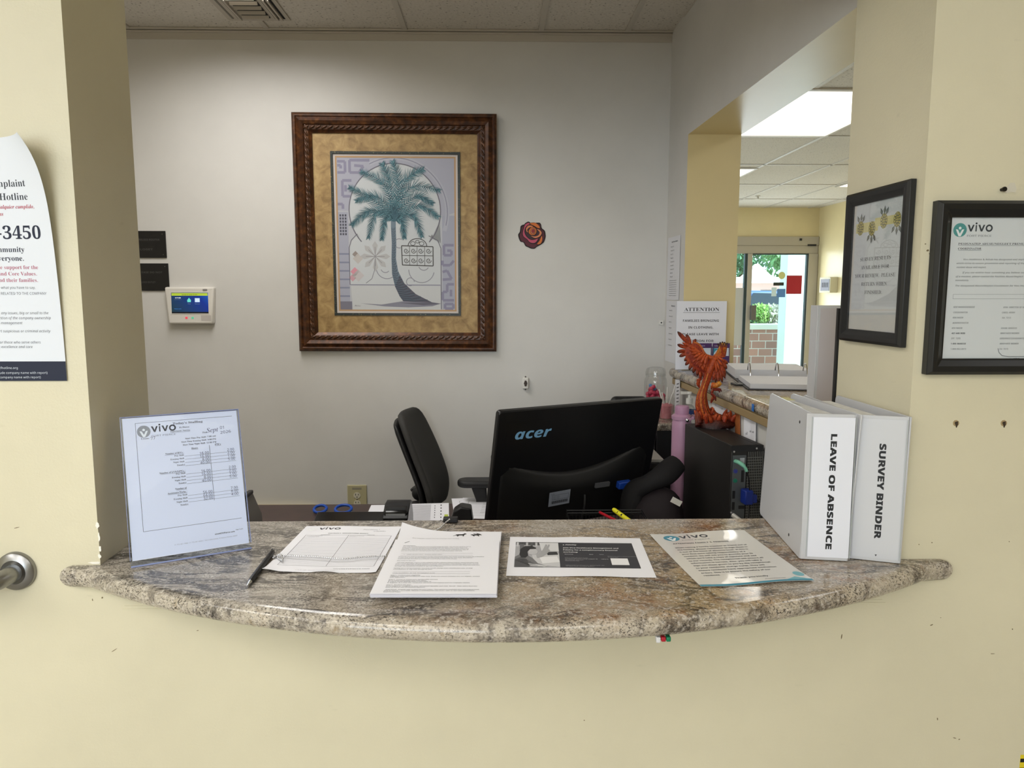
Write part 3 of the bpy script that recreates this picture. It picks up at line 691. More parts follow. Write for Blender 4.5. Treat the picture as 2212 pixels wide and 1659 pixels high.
# ------------------------------------------------------------------ pen on a bead chain
tip, end = atZ(533, 1266, ZT + .004), atZ(590, 1191, ZT + .006)
pen = empty('counter_pen', (0, 0, 0), label='black pen on a bead chain clipped to the counter back', cat='pen')
d = (end - tip).normalized()
m = MB(); m.tube([tip + d * .020, tip + d * .028, tip + d * .07, end - d * .02, end - d * .004, end], [.0040, .0052, .0055, .0052, .0045, .003], 14); m.build('barrel', mat('pen_black', (24, 24, 25), .35), pen, True)
m = MB(); m.tube([tip, tip + d * .004, tip + d * .012, tip + d * .021], [.0006, .0014, .0028, .0041], 12); m.build('tip', CHROME, pen, True)
m = MB(); m.tube([end - d * .03 + Vector((0, 0, .005)), end - d * .003 + Vector((0, 0, .0065))], .0012, 6); m.build('clip', mat('pen_black', (24, 24, 25), .35), pen)
chain = bez([end + Vector((-.004, -.010, .0)), atZ(597, 1204, ZT + .003), atZ(610, 1210, ZT + .0075), atZ(604, 1197, ZT + .0075), atZ(590, 1205, ZT + .006), atZ(600, 1200, ZT + .006), atZ(640, 1201, ZT + .0068), atZ(690, 1203, ZT + .0066), atZ(740, 1207, ZT + .0066), atZ(790, 1203, ZT + .0066), atZ(838, 1201, ZT + .0075)], 60)
m2 = bez([atZ(905, 1151, ZT + .003), atZ(935, 1147, ZT + .003), atZ(950, 1141, ZT + .003), atZ(960, 1131, ZT + .006), atZ(972, 1121, ZT + .018)], 60)
def beads(path, step):
    o = [path[0]]; acc = 0
    for a, b in zip(path, path[1:]):
        acc += (b - a).length
        if acc >= step: o.append(b); acc = 0
    return o
m = MB()
for path in (chain, m2):
    for p in beads(path, .0039): m.ball(p, .0018, 8, 5)
    m.tube(path[::6], .0006, 4)
o = m.build('bead_chain', CHROME, pen, True); o['kind'] = 'stuff'
a = atZ(973, 1130, ZT); m = MB(); m.box((a.x, a.y + .008, ZT + .006), (.034, .018, .011)); m.build('base', BLACKP, pen, bevel=.002)

# ------------------------------------------------------------------ acrylic sign holder with the staffing sheet
bl, br = atZ(283, 1226, ZT), atZ(543, 1184, ZT)
xv = (br - bl); xv.z = 0; L = xv.length; xv.normalize(); yv = Vector((-xv.y, xv.x, 0))
lean = R(18); up = Vector((0, 0, 1)) * math.cos(lean) + yv * math.sin(lean)
F = frame_of(bl + xv * L / 2, xv, y=up)              # local x along, y up the leaning panel, z towards the viewer
ACR = clear('acrylic', (.95, .97, 1.0), .006, .03, .10); EDGE = mat('acrylic_edge', (176, 190, 240), .15, trans=.4)
hold = empty('acrylic_sign_holder', label='slanted clear acrylic holder standing at the end of the counter', cat='sign holder'); hold.matrix_world = F
PH = .2935
FI = F.inverted(); fwd = (FI.to_3x3() @ (-yv))
m = MB(); m.bx(-L / 2, L / 2, .0, PH, -.0055, -.0030); m.build('back_panel', ACR, hold)
m = MB(); m.bx(-L / 2, L / 2, .012, PH, .0006, .0022); m.build('front_panel', ACR, hold)
Mz = FI @ Matrix.Translation(bl + xv * L / 2); 
q = MB(); Rz = frame_of(bl + xv * L / 2, xv, z=(0, 0, 1)); LM = FI @ Rz
q.bx(-L / 2, L / 2, 0.0, .085, 0, .0025, LM); q.build('foot', ACR, hold)
for (x0, x1, y0, y1, z0, z1) in ((-L / 2, L / 2, PH - .0015, PH, -.0055, .0022), (-L / 2 - .001, -L / 2, .012, PH, -.0055, .0022), (L / 2, L / 2 + .001, .012, PH, -.0055, .0022), (-L / 2, L / 2, -.001, .002, -.003, .0035)):
    q = MB(); q.bx(x0, x1, y0, y1, z0, z1); q.build('edge', EDGE, hold)
s = Sheet(W, H, .0003)
Uw, Vh = W, H
def X(u, v): return (u * Uw, v * Vh)
s.line([X(.955, .04), X(.105, .04), X(.105, .81), X(.955, .81)], .0006)
s.logo(.105 * Uw + .002, .060 * Vh, .0245, teal=(150, 152, 158), dark=(40, 42, 50), sub='FORT PIERCE')
s.t("Today's Staffing", *X(.42, .070), .0092, 'b', fit=.057).t('Ft Pierce', *X(.475, .100), .0062, 'b', fit=.0190).t('Department: Nursing', *X(.395, .123), .0055, 'r', fit=.037).line([X(.395, .128), X(.565, .128)], .0004)
s.t('Date', *X(.675, .152), .0069, 'b').t('Sept', *X(.712, .150), .0195, 'i', rot=2, c=(60, 60, 90)).t('01', *X(.835, .132), .013, 'si', c=(60, 60, 90)).t('2026', *X(.835, .168), .012, 'si', fit=.021, rot=3, c=(60, 60, 90))
s.t('Census :', *X(.145, .160), .0069, 'b').t('77', *X(.225, .168), .0120, 'i', c=(60, 60, 90), rot=4)
for k, l in enumerate(('Start Time Day Shift: 7:00 AM', 'Start Time Evening Shift: 3:00 PM', 'Start Time Night Shift: 11:00 PM')): s.t(l, *X(.79, .186 + .0225 * k), .0066, 'b', 'R')
s.t('Hours', *X(.565, .262), .0069, 'b').line([X(.565, .266), X(.625, .266)], .0004).t("FTE's", *X(.775, .250), .0069, 'b').line([X(.775, .254), X(.83, .254)], .0004)
s.line([X(.725, .245), X(.725, .655)], .0006)
for hd, y, nums, y0 in (("Number of RN's :", .285, (('16.00', '2.00'), ('16.00', '2.00'), ('8.00', '1.00'), ('40.00', '5.00')), .305), ("Number of LVN/LPN's :", .420, (('16.00', '2.00'), ('16.00', '2.00'), ('8.00', '1.00'), ('40.00', '5.00')), .437), ('Number of', .545, (('56.00', '7.00'), ('64.00', '8.00'), ('32.00', '4.00')), .593)):
    s.t(hd, *X(.495, y), .0069, 'b', 'R')
    if hd == 'Number of': s.t('Assistants/Techs :', *X(.495, .571), .0069, 'b', 'R'); s.line([X(.33, .575), X(.495, .575)], .0004)
    s.line([X(.495 - .0102 * len(hd), y + .004), X(.495, y + .004)], .0004)
    for k, l in enumerate(('Day Shift', 'Evening Shift', 'Night Shift', 'Total(s)')):
        s.t(l, *X(.495, y0 + .0235 * k), .0066, 'r' if k < 3 else 'b', 'R')
        if k < len(nums):
            s.line([X(.50, y0 + .0235 * k + .004), X(.955, y0 + .0235 * k + .004)], .0004)
            s.t(nums[k][0], *X(.715, y0 + .0235 * k + .003), .0108, 'si', 'R', c=(60, 60, 90)).t(nums[k][1], *X(.945, y0 + .0235 * k - .004), .0108, 'si', 'R', c=(60, 60, 90))
s.t('vivoHCFtPierce.com', *X(.88, .905), .0062, 'sb', 'R', .0385).t('Page 1 of 2', *X(.955, .893), .0045, 'bi', 'R').t('P: 772-461-7800 | F: 772-461-8050 | 703 S 29th Street, Ft Pierce, Florida 34947', *X(.90, .937), .0046, 's', 'R', .118, c=(150, 150, 158))
st_ = s.build('staffing_sheet', mat('paper_bluish', (236, 239, 254), .6), "printed staffing sheet with handwritten numbers inside the clear holder", 'paper sheet', F @ Matrix.Translation((0, .012 + H / 2 - .0008, -.0008)))

# ------------------------------------------------------------------ two white ring binders
VIN = mat('binder_vinyl', (200, 201, 205), .38, coat=.25, bump=(14, .06, .004)); LABELP = mat('binder_label', (232, 235, 246), .3, coat=.5); PAGES = mat('binder_pages', (226, 226, 224), .8, var=(40, .12))
def wallslab(mb, a, b, z0, z1, th, lean=0.0, rc=.012, up_out=(0, 0)):
    """upright board from plan point a to b; corners rounded at b's end"""
    a = Vector((a[0], a[1], 0)); b = Vector((b[0], b[1], 0)); L = (b - a).length; x = (b - a).normalized()
    M = frame_of(a + Vector((0, 0, z0)), x, y=(lean, 0, 1)); h = z1 - z0
    pts = [(0, 0)] + [(L - rc + rc * math.sin(R(t)), rc - rc * math.cos(R(t))) for t in (0, 30, 60, 90)] + [(L - rc + rc * math.cos(R(t)), h - rc + rc * math.sin(R(t))) for t in (0, 30, 60, 90)] + [(0, h)]
    return mb.prism(pts, -th / 2, th / 2, M)
def binder(label, sl, sr, lr, rr, text, hcap, span, frac, ln, style, h=.2925, top_v=.14, tip_=False):
    t = empty('ring_binder', (sl[0], sl[1], ZT), label=label, cat='binder', group='white ring binders on the counter'); O = Matrix.Translation((-sl[0], -sl[1], -ZT))
    z0, z1 = ZT + .0005, ZT + h
    def bl_(f, nm, mt, **k):
        q = MB(); f(q); q.b.transform(O); return q.build(nm, mt, t, **k)
    c1 = bl_(lambda q: wallslab(q, sl, lr, z0, z1, .0035, ln), 'front_cover', VIN, bevel=.001)
    bl_(lambda q: wallslab(q, sr, rr, z0, z1, .0035, ln), 'back_cover', VIN, bevel=.001)
    sp = bl_(lambda q: wallslab(q, sl, sr, z0, z1, .0035, ln, .001), 'spine', VIN, bevel=.001)
    a, b = Vector(sl + (0,)), Vector(sr + (0,)); x = (b - a).normalized(); w = (b - a).length
    M = O @ frame_of((a + b) / 2 + Vector((ln * h / 2, 0, (z0 + z1) / 2)) + x.cross(Vector((0, 0, 1))) * .0030, x, y=(ln, 0, 1))
    s = Sheet(w * .87, h * .955, .0006)
    W_, H_ = s.w, s.h
    [s.t(text, W_ * frac + a, H_ * top_v + b, hcap / .714, 'sb', 'L', span, c=(34, 36, 40), rot=-90) for a, b in ((0, 0), (.0004, .0006), (-.0004, -.0006), (.0004, -.0006), (-.0004, .0006))]
    if tip_: s.poly([(W_ * .50, H_ * .972), (W_ * .55, H_ * .972), (W_ * .525, H_ * .985)], (30, 32, 40))
    s.build('spine_label', LABELP if style else mat('binder_label_grey', (206, 208, 214), .3, coat=.4), parent=sp).matrix_local = M
    # hinge seams on the spine edges
    q = MB()
    for e in (a, b): q.box((0, 0, 0), (.0012, h * .96, .002), O @ frame_of(e + x * (.0035 if e is a else -.0035) + Vector((ln * h / 2, 0, (z0 + z1) / 2)) + x.cross(Vector((0, 0, 1))) * .002, x, y=(ln, 0, 1)))
    q.build('hinge_seam', mat('hinge_groove', (176, 182, 182), .4), sp)
    # pages
    p = lambda A_, B_, k: (A_[0] + (B_[0] - A_[0]) * k, A_[1] + (B_[1] - A_[1]) * k)
    i1, i2 = p(sl, sr, .18), p(sl, sr, .82); e1, e2 = p(lr, rr, .25), p(lr, rr, .70)
    q = MB(); pl = lambda A_, B_, k: (A_[0] + (B_[0] - A_[0]) * k, A_[1] + (B_[1] - A_[1]) * k)
    f1, f2 = pl(i1, e1, .22), pl(i2, e2, .22); g1, g2 = pl(i1, e1, .93), pl(i2, e2, .93)
    sh = lambda P_, z: (P_[0] + ln * (z - z0), P_[1], z)
    q.hexa([sh(P_, z0 + .004) for P_ in (f1, f2, g2, g1)], [sh(P_, z1 - .012) for P_ in (f1, f2, g2, g1)]); q.b.transform(O); q.build('page_block', PAGES, t)
    mid = pl(pl(sl, sr, .5), pl(lr, rr, .5), .14)
    for zz in (z1 - .03, z1 - .145, z0 + .03):
        q = MB(); q.tube([(mid[0] + ln * (zz - z0) + .02 * math.cos(R(k)) , mid[1] + .022 * math.sin(R(k)), zz) for k in range(0, 360, 20)], .0015, 6, closed=True); q.b.transform(O); q.build('ring', CHROME, t, True)
    return t, O, c1
t1, O1, c1 = binder('white binder with leave of absence lettering, the one with its wide side cover showing', (.601, 1.407), (.688, 1.392), (.629, 1.712), (.676, 1.706), 'LEAVE OF ABSENCE', .0158, .229, .44, .045, True, top_v=.118)
for fx, fz in ((.24, .263), (.25, .024)):
    a, b = Vector((.601, 1.407, 0)), Vector((.629, 1.712, 0)); pnt = a + (b - a) * fx + Vector((.045 * fz, 0, ZT + fz)); nrm = (b - a).normalized().cross(Vector((0, 0, 1)))
    q = MB(); q.lathe([(0, .0026), (.0028, .0024), (.0038, .0014), (.0038, 0)], 12, O1 @ frame_of(pnt - nrm * 0, (b - a), y=(0, 0, 1)) @ Matrix.Rotation(R(180), 4, 'X')); q.build('rivet', mat('rivet_dark', (24, 24, 26), .35), c1, True)
q = MB(); q.prism([(.632, 1.60), (.655, 1.598), (.655, 1.64), (.635, 1.642)], ZT + .2905, ZT + .291); 
q.b.transform(O1); q.build('sticky_tab', mat('tab_yellow', (214, 208, 150), .7), t1)
binder('white binder with survey lettering, standing against the wall end', (.696, 1.410), (.785, 1.377), (.712, 1.700), (.784, 1.690), 'SURVEY BINDER', .0165, .188, .47, .012, False, h=.290, top_v=.175, tip_=True)
# ------------------------------------------------------------------ things on the lobby side of the front wall
def upright(x, y, z, nrm='-Y', d=None):
    """matrix for a Sheet hanging on a wall: centre at (x, y, z), facing -Y, or facing a given plan normal"""
    if d is None: return frame_of((x, y, z), (1, 0, 0), y=(0, 0, 1))
    n = Vector((d[0], d[1], 0)).normalized(); xa = Vector((0, 0, 1)).cross(n)
    return frame_of((x, y, z), xa, y=(0, 0, 1))
# curling hotline poster
PW, PHH = .2794, .440
def pwarp(x, y):
    tt = (y + PHH / 2) / PHH; k = .38 * max(0, tt) ** 1.7 + .62 * max(0, tt) ** 8
    s_ = x - (PW / 2 - .125)
    # top corner drawn back a little, bottom lies flat
    if s_ <= 0: return (x, y, .001 + .006 * k)
    ang = R(56) * k * (s_ / .125)
    if ang < 1e-3: return (x, y, .001 + .006 * k)
    r_ = s_ / ang
    return (PW / 2 - .125 + r_ * math.sin(ang), y, .001 + .006 * k + r_ * (1 - math.cos(ang)))
s = Sheet(PW, PHH, .0003, pwarp, (40, 40))
NAVY = (26, 34, 58); RED = (176, 40, 66); PINK = (176, 92, 116); GRY = (92, 96, 104)
Z_ = lambda y: (y - 297) * .440 / 525 
U_ = lambda d: PW - d / 1140
s.rect(0, Z_(778), PW, PHH, (22, 30, 54))
for txt, y, dd, sz, st, c in (('Compliment & Complaint', 398, 46, .0265, 'r', (52, 56, 68)), ('Employee Hotline', 426, 45, .0265, 'r', (52, 56, 68)), ('Llame para cualquier cumplido,', 444, 33, .0142, 'bi', RED), ('quejas o preguntas', 459, 104, .0142, 'bi', RED), ('833-893-3450', 509, 26, .0500, 'b', NAVY),
    ('Our community', 537, 66, .0205, 'b', (44, 48, 66)), ('is for everyone.', 556, 69, .0205, 'b', (44, 48, 66)), ('We provide support for the', 574, 40, .0148, 'r', PINK), ('Mission and Core Values.', 588, 44, .0148, 'r', PINK), ('Residents and their families.', 602, 43, .0148, 'r', PINK), ('We are hearing what you have to say.', 617, 50, .0095, 's', GRY), ('CONCERNS RELATED TO THE COMPANY', 630, 27, .0098, 's', GRY),
    ('Bring any issues, big or small to the', 673, 27, .0100, 'si', GRY), ('attention of the company ownership', 684, 23, .0100, 'si', GRY), ('and management', 695, 84, .0100, 'si', GRY), ('Report suspicious or criminal activity', 713, 26, .0100, 'si', GRY), ('Honor those who serve others', 738, 49, .0100, 'si', GRY), ('with excellence and care', 748, 67, .0100, 'si', GRY)):
    s.t(txt, U_(dd), Z_(y), sz, st, 'R', c=c)
for txt, y, dd in (('www.vhcfhotline.org', 795, 102), ('(include company name with report)', 806, 40), ('(include company name with report)', 816, 55)): s.t(txt, U_(dd), Z_(y), .0088, 's', 'R', c=(196, 204, 216), lay=2)
PXc = -.809 - PW / 2 - .0005; PZc = 1.431 + PHH / 2
s.build('hotline_poster', mat('poster_paper', (226, 231, 240), .55), 'white hotline poster with navy footer and curling edge taped to the cream wall', 'poster', upright(PXc, YF - .002, PZc))

# stainless handrail end
c = atY(37, 1232, YF); t = empty('handrail', (c.x, YF, c.z), label='brushed steel handrail with round wall flange beside the counter', cat='handrail')
Mw = Matrix.Rotation(R(90), 4, 'X')
m = MB(); m.lathe([(0, .012), (.022, .012), (.024, .013), (.036, .009), (.0375, .007), (.038, 0)], 40, Mw); m.build('flange', STEEL, t, True)
m = MB(); m.tube(bez([(0, -.002, 0), (0, -.03, -.001), (-.012, -.052, -.006), (-.045, -.062, -.016), (-.30, -.064, -.030), (-.9, -.064, -.06)], 10), .0165, 24); m.build('rail', STEEL, t, True)

# black picture frames
FRB = mat('frame_black', (24, 25, 27), .38)
def doc_frame(label, M, w, h, bw, depth, sheet, GL, name='picture_frame'):
    t = empty(name, label=label, cat='picture frame'); t.matrix_world = M
    m = MB(); sweep_frame(m, w, h, [(0, 0), (0, depth * .7), (bw * .22, depth), (bw * .55, depth * .96), (bw * .9, depth * .62), (bw, depth * .6), (bw, 0)]); m.build('frame', FRB, t, True, angle=25, bevel=.0008)
    m = MB(); m.bx(-w / 2 + bw * .5, w / 2 - bw * .5, -h / 2 + bw * .5, h / 2 - bw * .5, .001, .003); m.build('backing', mat('backing_board', (120, 104, 84), .8), t)
    sheet.build('printed_page', mat('frame_paper', (232, 233, 236), .6), parent=t).location = (0, 0, depth * .35)
    m = MB(); m.bx(-w / 2 + bw * .6, w / 2 - bw * .6, -h / 2 + bw * .6, h / 2 - bw * .6, depth * .48, depth * .48 + .0015); m.build('glass', GL, t)
    return t
GLS = clear('frame_glass', (.97, .98, .98), .02, .01)
# survey notice on the reveal (faces the opening)
wF, hF, bw = .246, .322, .027
s = Sheet(wF - bw * 1.2, hF - bw * 1.2); w_, h_ = s.w, s.h
YEL = (226, 206, 96); BK = (44, 42, 36)
s.rect(w_ * .10, h_ * .175, w_ * .52, h_ * .245, (240, 226, 150)); s.rect(w_ * .46, h_ * .155, w_ * .88, h_ * .215, (240, 226, 150))
def rose_(u, v, up):
    s.disc(u, v, .0135, YEL, 2, 20, .0155)
    for k in range(11): a = k * .571; s.arc(u + .0095 * math.cos(a), v + .011 * math.sin(a), .0036, 0, 360, .0011, BK, 3, 8)
    for k in range(6): a = k * 1.047; s.arc(u + .0048 * math.cos(a), v + .0055 * math.sin(a), .0028, 0, 360, .0010, BK, 3, 8)
    for a in ((-28, 4, 30) if up else (150, 180, 215)):
        A = R(a); q = Vector((math.sin(A), -math.cos(A))); n_ = Vector((q.y, -q.x)); b = Vector((u, v)) + q * .0135; e = b + q * .018
        s.poly([tuple(b), tuple(b + q * .008 + n_ * .0042), tuple(e), tuple(b + q * .008 - n_ * .0042)], BK, 3)
        s.poly([tuple(b + q * .002), tuple(b + q * .008 + n_ * .0022), tuple(e - q * .004), tuple(b + q * .008 - n_ * .0022)], (150, 146, 120), 4)
for k, (fu, fv) in enumerate(((.19, .21), (.41, .225), (.62, .185), (.85, .19))): rose_(w_ * fu, h_ * fv, k % 2 == 0)
for k, (l, f) in enumerate((('SURVEY RESULTS', .56), ('AVAILABLE FOR', .52), ('YOUR REVIEW.  PLEASE', .74), ('RETURN WHEN', .47), ('FINISHED.', .32))): s.t(l, w_ * .5, h_ * (.455 + .0605 * k), .0165, 'r', 'C', w_ * f, c=(60, 58, 56), off=-.004)
n = Vector((-1, -.026, 0)).normalized()
M1 = upright(.7958 - .0005, 1.552, 1.650, d=n)
doc_frame('black framed survey results notice with four yellow flowers, on the wall end', M1, wF, hF, bw, .016, s, GLS)
# coordinator notice on the front wall
wF, hF, bw = .278, .325, .0305
s = Sheet(wF - bw * 1.2, hF - bw * 1.2); w_, h_ = s.w, s.h; e = bw * .4
q_ = lambda px, py: (e + (px - 868 - (1445 - py) * .090) / 3.456 / 1140 * 1.0, e + (py - 365) / 3.456 / 1140)
lu, lv = q_(988, 405); s.logo(lu, lv, .0255, teal=(88, 162, 160), dark=(58, 66, 74))
for txt, x, y, sz, st, fit in (('DESIGNATED ABUSE/NEGLECT PREVENTION', 1018, 562, .0078, 'r', .146), ('COORDINATOR', 1016, 597, .0078, 'r', .0445), ('Vivo Healthcare & Rehab has designated and implemented a plan', 1056, 675, .0062, 'si', .150), ('which strive to ensure prevention and reporting of the suspected', 1004, 703, .0062, 'si', .155), ('resident abuse and neglect.', 1002, 732, .0062, 'si', .057), ('If you see and/or hear something you believe could be abuse', 1046, 771, .0062, 'si', .148), ('of a resident, please contact the Facilities Abuse/Neglect Coordinator', 996, 800, .0062, 'si', .158), ('immediately.', 992, 828, .0062, 'si', .026), ('The designated Abuse/Neglect Coordinator for Vivo Healthcare', 992, 868, .0062, 'si', .150),
    ('RISK MANAGER/ABUSE', 975, 1026, .0062, 'si', None), ('COORDINATOR', 973, 1066, .0062, 'si', None), ('KEN RAGIN', 968, 1105, .0062, 'si', None), ('ADMINISTRATOR', 965, 1144, .0062, 'si', None), ('KEN RAGIN', 960, 1183, .0062, 'si', None), ('407-448-9686', 957, 1222, .0062, 'sbi', None), ('EXT. 7205', 954, 1260, .0062, 'si', None), ('1-800-96ABUSE', 950, 1300, .0062, 'sbi', None), ('1-800-962-2873', 948, 1340, .0062, 'si', None),
    ('DON- DIRECTOR OF NURSING', 1352, 1028, .0062, 'si', None), ('CAROL HENRY', 1342, 1067, .0062, 'si', None), ('Ext. 7212', 1342, 1106, .0062, 'si', None), ('SOCIAL SERVICES', 1332, 1184, .0062, 'si', None), ('MARY-KATE WEIMER', 1328, 1222, .0062, 'si', None), ('GRIEVANCE COORDINATOR', 1324, 1261, .0062, 'si', None), ('MARY-KATE WEIMER', 1322, 1300, .0062, 'si', None), ('Ext. 7215', 1320, 1340, .0062, 'si', None), ('vivoHCFtPierce.com', 1395, 1413, .0056, 'sb', None)):
    u, v = q_(x, y); s.t(txt, u, v, sz, st, 'L', fit, c=(66, 70, 78))
for y, x0, L_ in ((567, 1018, .146), (602, 1016, .0445)): u, v = q_(x0, y); s.line([(u, v), (u + L_, v)], .0005, (66, 70, 78))
u, v = q_(975, 926); s.box(u, v, u + .16, v + .0085, .0005, (140, 144, 150))
s.line([q_(1310, 1330), q_(1316, 1360), q_(1340, 1385), q_(1390, 1392), q_(1700, 1392)], .0012, (120, 124, 132))
doc_frame('wide black framed notice with a teal round emblem on the cream front wall', upright(.817 + wF / 2, YF - .001, 1.603), wF, hF, bw, .024, s, GLS)
# screw and old wall anchors
c = atY(2163, 410, YF); t = empty('wall_screw', (c.x, YF, c.z), label='dark screw in a torn paint patch above the black framed notice', cat='screw')
m = MB(); m.tube([(0, .002, 0), (0, -.007, 0)], .003, 10); m.tube([(0, -.007, 0), (0, -.010, 0)], .0045, 12); m.build('screw', mat('screw_dark', (40, 37, 34), .4, .6), t, True)
m = MB(); m.prism([(.003, -.003), (.010, -.006), (.018, -.004), (.027, -.005), (.0285, .002), (.024, .013), (.016, .013), (.008, .003)], 0, .0006, Mw); m.build('torn_paint', mat('torn_paint', (214, 208, 192), .8), t)
for px, lab in ((2065, 'torn wall anchor hole below the framed notice, nearer the binders'), (2168, 'torn wall anchor hole below the framed notice, farther from the binders')):
    c = atY(px, 914, YF); t = empty('wall_anchor', (c.x, YF, c.z), label=lab, cat='wall anchor', group='old wall anchors')
    m = MB(); m.lathe([(.0062, 0), (.006, .0012), (.0035, .0012), (.003, .0002), (0, .0001)], 9, Mw); m.build('rim', mat('anchor_tan', (168, 146, 108), .7), t)
    m = MB(); m.prism([(-.003, .002), (.003, .004), (.0035, -.003), (.001, -.009), (-.0015, -.003)], 0, .0015, Mw); m.build('hole', mat('anchor_dark', (62, 50, 38), .8), t)
# hazard tape end, low on the wall
c = atY(2207, 1648, YF); t = empty('hazard_tape', (c.x, YF, c.z), label='sliver of yellow and black hazard tape low on the front wall', cat='tape'); YT = mat('tape_yellow', (226, 204, 40), .5)
m = MB(); m.bx(-.004, .04, -.0008, -.0001, -.05, .018); m.build('tape', YT, t)
for k in range(4):
    m = MB(); m.prism([(-.004, .01 - .02 * k), (.04, .030 - .02 * k - .02), (.04, .022 - .02 * k - .02), (-.004, .002 - .02 * k)], .0008, .0012, Mw); m.build('stripe', BLACKP, t)
# marker flags stuck under the slab edge
c = atZ(1433, 1379, 1.027); t = empty('page_flag_holder', (c.x, c.y + .004, 1.0295), label='tiny clear, red and green flag tabs hanging below the slab edge', cat='flags')
for k, cc in enumerate(((214, 214, 216), (170, 28, 44), (24, 120, 84))):
    m = MB(); m.bx(-.012 + .0085 * k, -.0045 + .0085 * k, -.006, .006, -.010 + .002 * (k > 0), 0); m.build('tab', mat('tab_%d' % k, cc, .4), t, bevel=.0015)

# ------------------------------------------------------------------ palm picture on the back wall
Wp, Hp = .905, 1.056; ctr = Vector((-.4545, YB, 1.857))
t = empty('palm_picture', label='large framed palm tree print in an ornate brown frame on the back wall', cat='picture'); t.matrix_world = frame_of(ctr, (1, 0, -.004), y=(0, 0, 1)) @ Matrix.Translation((0, 0, .009)) @ Matrix.Rotation(R(.9), 4, 'X')
m_, nt, b, tc = nodes_mat('bronze_wood', .36)
b.inputs['Metallic'].default_value = .25
nt.links.new(ramp(nt, noise(nt, tc.outputs['Object'], 34, 5, .65), [(.3, S(38, 20, 10)), (.55, S(78, 44, 20)), (.75, S(122, 76, 38))]), b.inputs['Base Color']); BRZ = m_
m = MB(); sweep_frame(m, Wp, Hp, [(0, .002), (0, .020), (.010, .030), (.016, .030), (.020, .026), (.036, .034), (.050, .028), (.054, .023), (.072, .021), (.078, .016), (.086, .012), (.086, .002)]); m.build('moulding', BRZ, t, True, angle=22)
m = MB(); rp = mat('rope_bronze', (70, 42, 22), .34, .3)
for ax, L_, off in ((0, Wp, Hp / 2 - .063), (0, Wp, -(Hp / 2 - .063)), (1, Hp, Wp / 2 - .063), (1, Hp, -(Wp / 2 - .063))):
    n_ = int((L_ - .126) / .026); 
    for k in range(n_ + 1):
        u = -(L_ - .126) / 2 + (L_ - .126) * k / n_; c = (u, off, .0235) if ax == 0 else (off, u, .0235)
        m.ball(c, (.016, .0055, .0045), 8, 5, Matrix.Rotation(R(28 if ax == 0 else 118), 4, 'Z'))
m.build('rope_ornament', rp, t, True)
m_, nt, b, tc = nodes_mat('gold_mat_board', .5)
nt.links.new(ramp(nt, noise(nt, tc.outputs['Object'], 24, 5, .6, .6), [(.3, S(132, 104, 62)), (.5, S(164, 134, 86)), (.72, S(188, 160, 108))]), b.inputs['Base Color']); GOLD = m_
wi, hi = Wp - .172, Hp - .172
m = MB(); sweep_frame(m, wi + .01, hi + .01, [(0, .002), (0, .007), (.085, .007), (.085, .002)]); m.build('gold_mat', GOLD, t)
wj, hj = wi - .150, hi - .150
m_, nt, b, tc = nodes_mat('fillet_green', .4); nt.links.new(ramp(nt, noise(nt, tc.outputs['Object'], 160, 3, .6), [(.5, S(34, 42, 40)), (.62, S(40, 46, 42)), (.70, S(150, 140, 96))]), b.inputs['Base Color'])
m = MB(); sweep_frame(m, wj - .005, hj - .005, [(0, .002), (0, .011), (.010, .011), (.012, .002)]); m.build('fillet', m_, t)
m = MB(); sweep_frame(m, wj - .020, hj - .020, [(0, .002), (0, .0055), (.012, .0055), (.012, .002)]); m.build('white_mat', mat('mat_white', (206, 198, 194), .7), t)
m = MB(); sweep_frame(m, wj - .040, hj - .040, [(0, .002), (0, .0046), (.009, .0046), (.009, .002)]); m.build('tan_mat', mat('mat_tan', (188, 154, 116), .7), t)
pw, phh = wj - .052, hj - .052
s = Sheet(pw, phh)
fx = lambda a, b_: (pw * (a - 342) / (1108 - 342 + 8), phh * (b_ - 352) / (1338 - 352))
PG = (135, 135, 154); PL = (158, 160, 174); LAV = (165, 163, 182); DG = (112, 110, 122)
def pl(pts, wd, c, lay=3, cl=False): s.line([fx(*p) for p in (pts + pts[:1] if cl else pts)], wd * pw / 766, c, lay)
s.rect(0, 0, pw, phh, (185, 187, 194), 1)
s.poly([fx(*p) for p in ((342, 352), (1115, 352), (1115, 700), (1050, 720), (342, 690))], (171, 172, 187), 2)
for x0, y0, w0, h0 in ((342, 700, 70, 640), (1030, 720, 85, 610)): s.poly([fx(*p) for p in ((x0, y0), (x0 + w0, y0), (x0 + w0, y0 + h0), (x0, y0 + h0))], (167, 169, 185), 2)
arch = [(720 + 300 * math.cos(R(a)), 690 - 300 * math.sin(R(a))) for a in range(-42, 223, 6)]
lower = [(470, 840), (420, 900), (414, 1170), (1020, 1170), (1020, 900), (960, 840)]
s.poly([fx(*p) for p in arch + lower[:2] + lower[2:4] + lower[4:]], (199, 203, 207), 3)
pl([(720 + 345 * math.cos(R(a)), 700 - 345 * math.sin(R(a))) for a in range(-20, 120, 6)], 26, (178, 180, 192), 3)
pl(arch, 7, DG, 4); pl([(720 + 345 * math.cos(R(a)), 700 - 345 * math.sin(R(a))) for a in range(-14, 120, 6)], 5, PG, 4)
pl([(470, 840), (430, 880), (414, 930), (414, 1170)], 5, DG, 4); pl([(940, 850), (1000, 880), (1020, 930), (1020, 1330)], 5, DG, 4); pl([(414, 1170), (1015, 1170)], 5, PG, 4)
s.poly([fx(*p) for p in ((420, 1176), (1015, 1176), (1015, 1338), (430, 1338))], (199, 201, 203), 3); s.poly([fx(*p) for p in ((342, 1280), (424, 1280), (424, 1338), (342, 1338))], (122, 120, 134), 4)
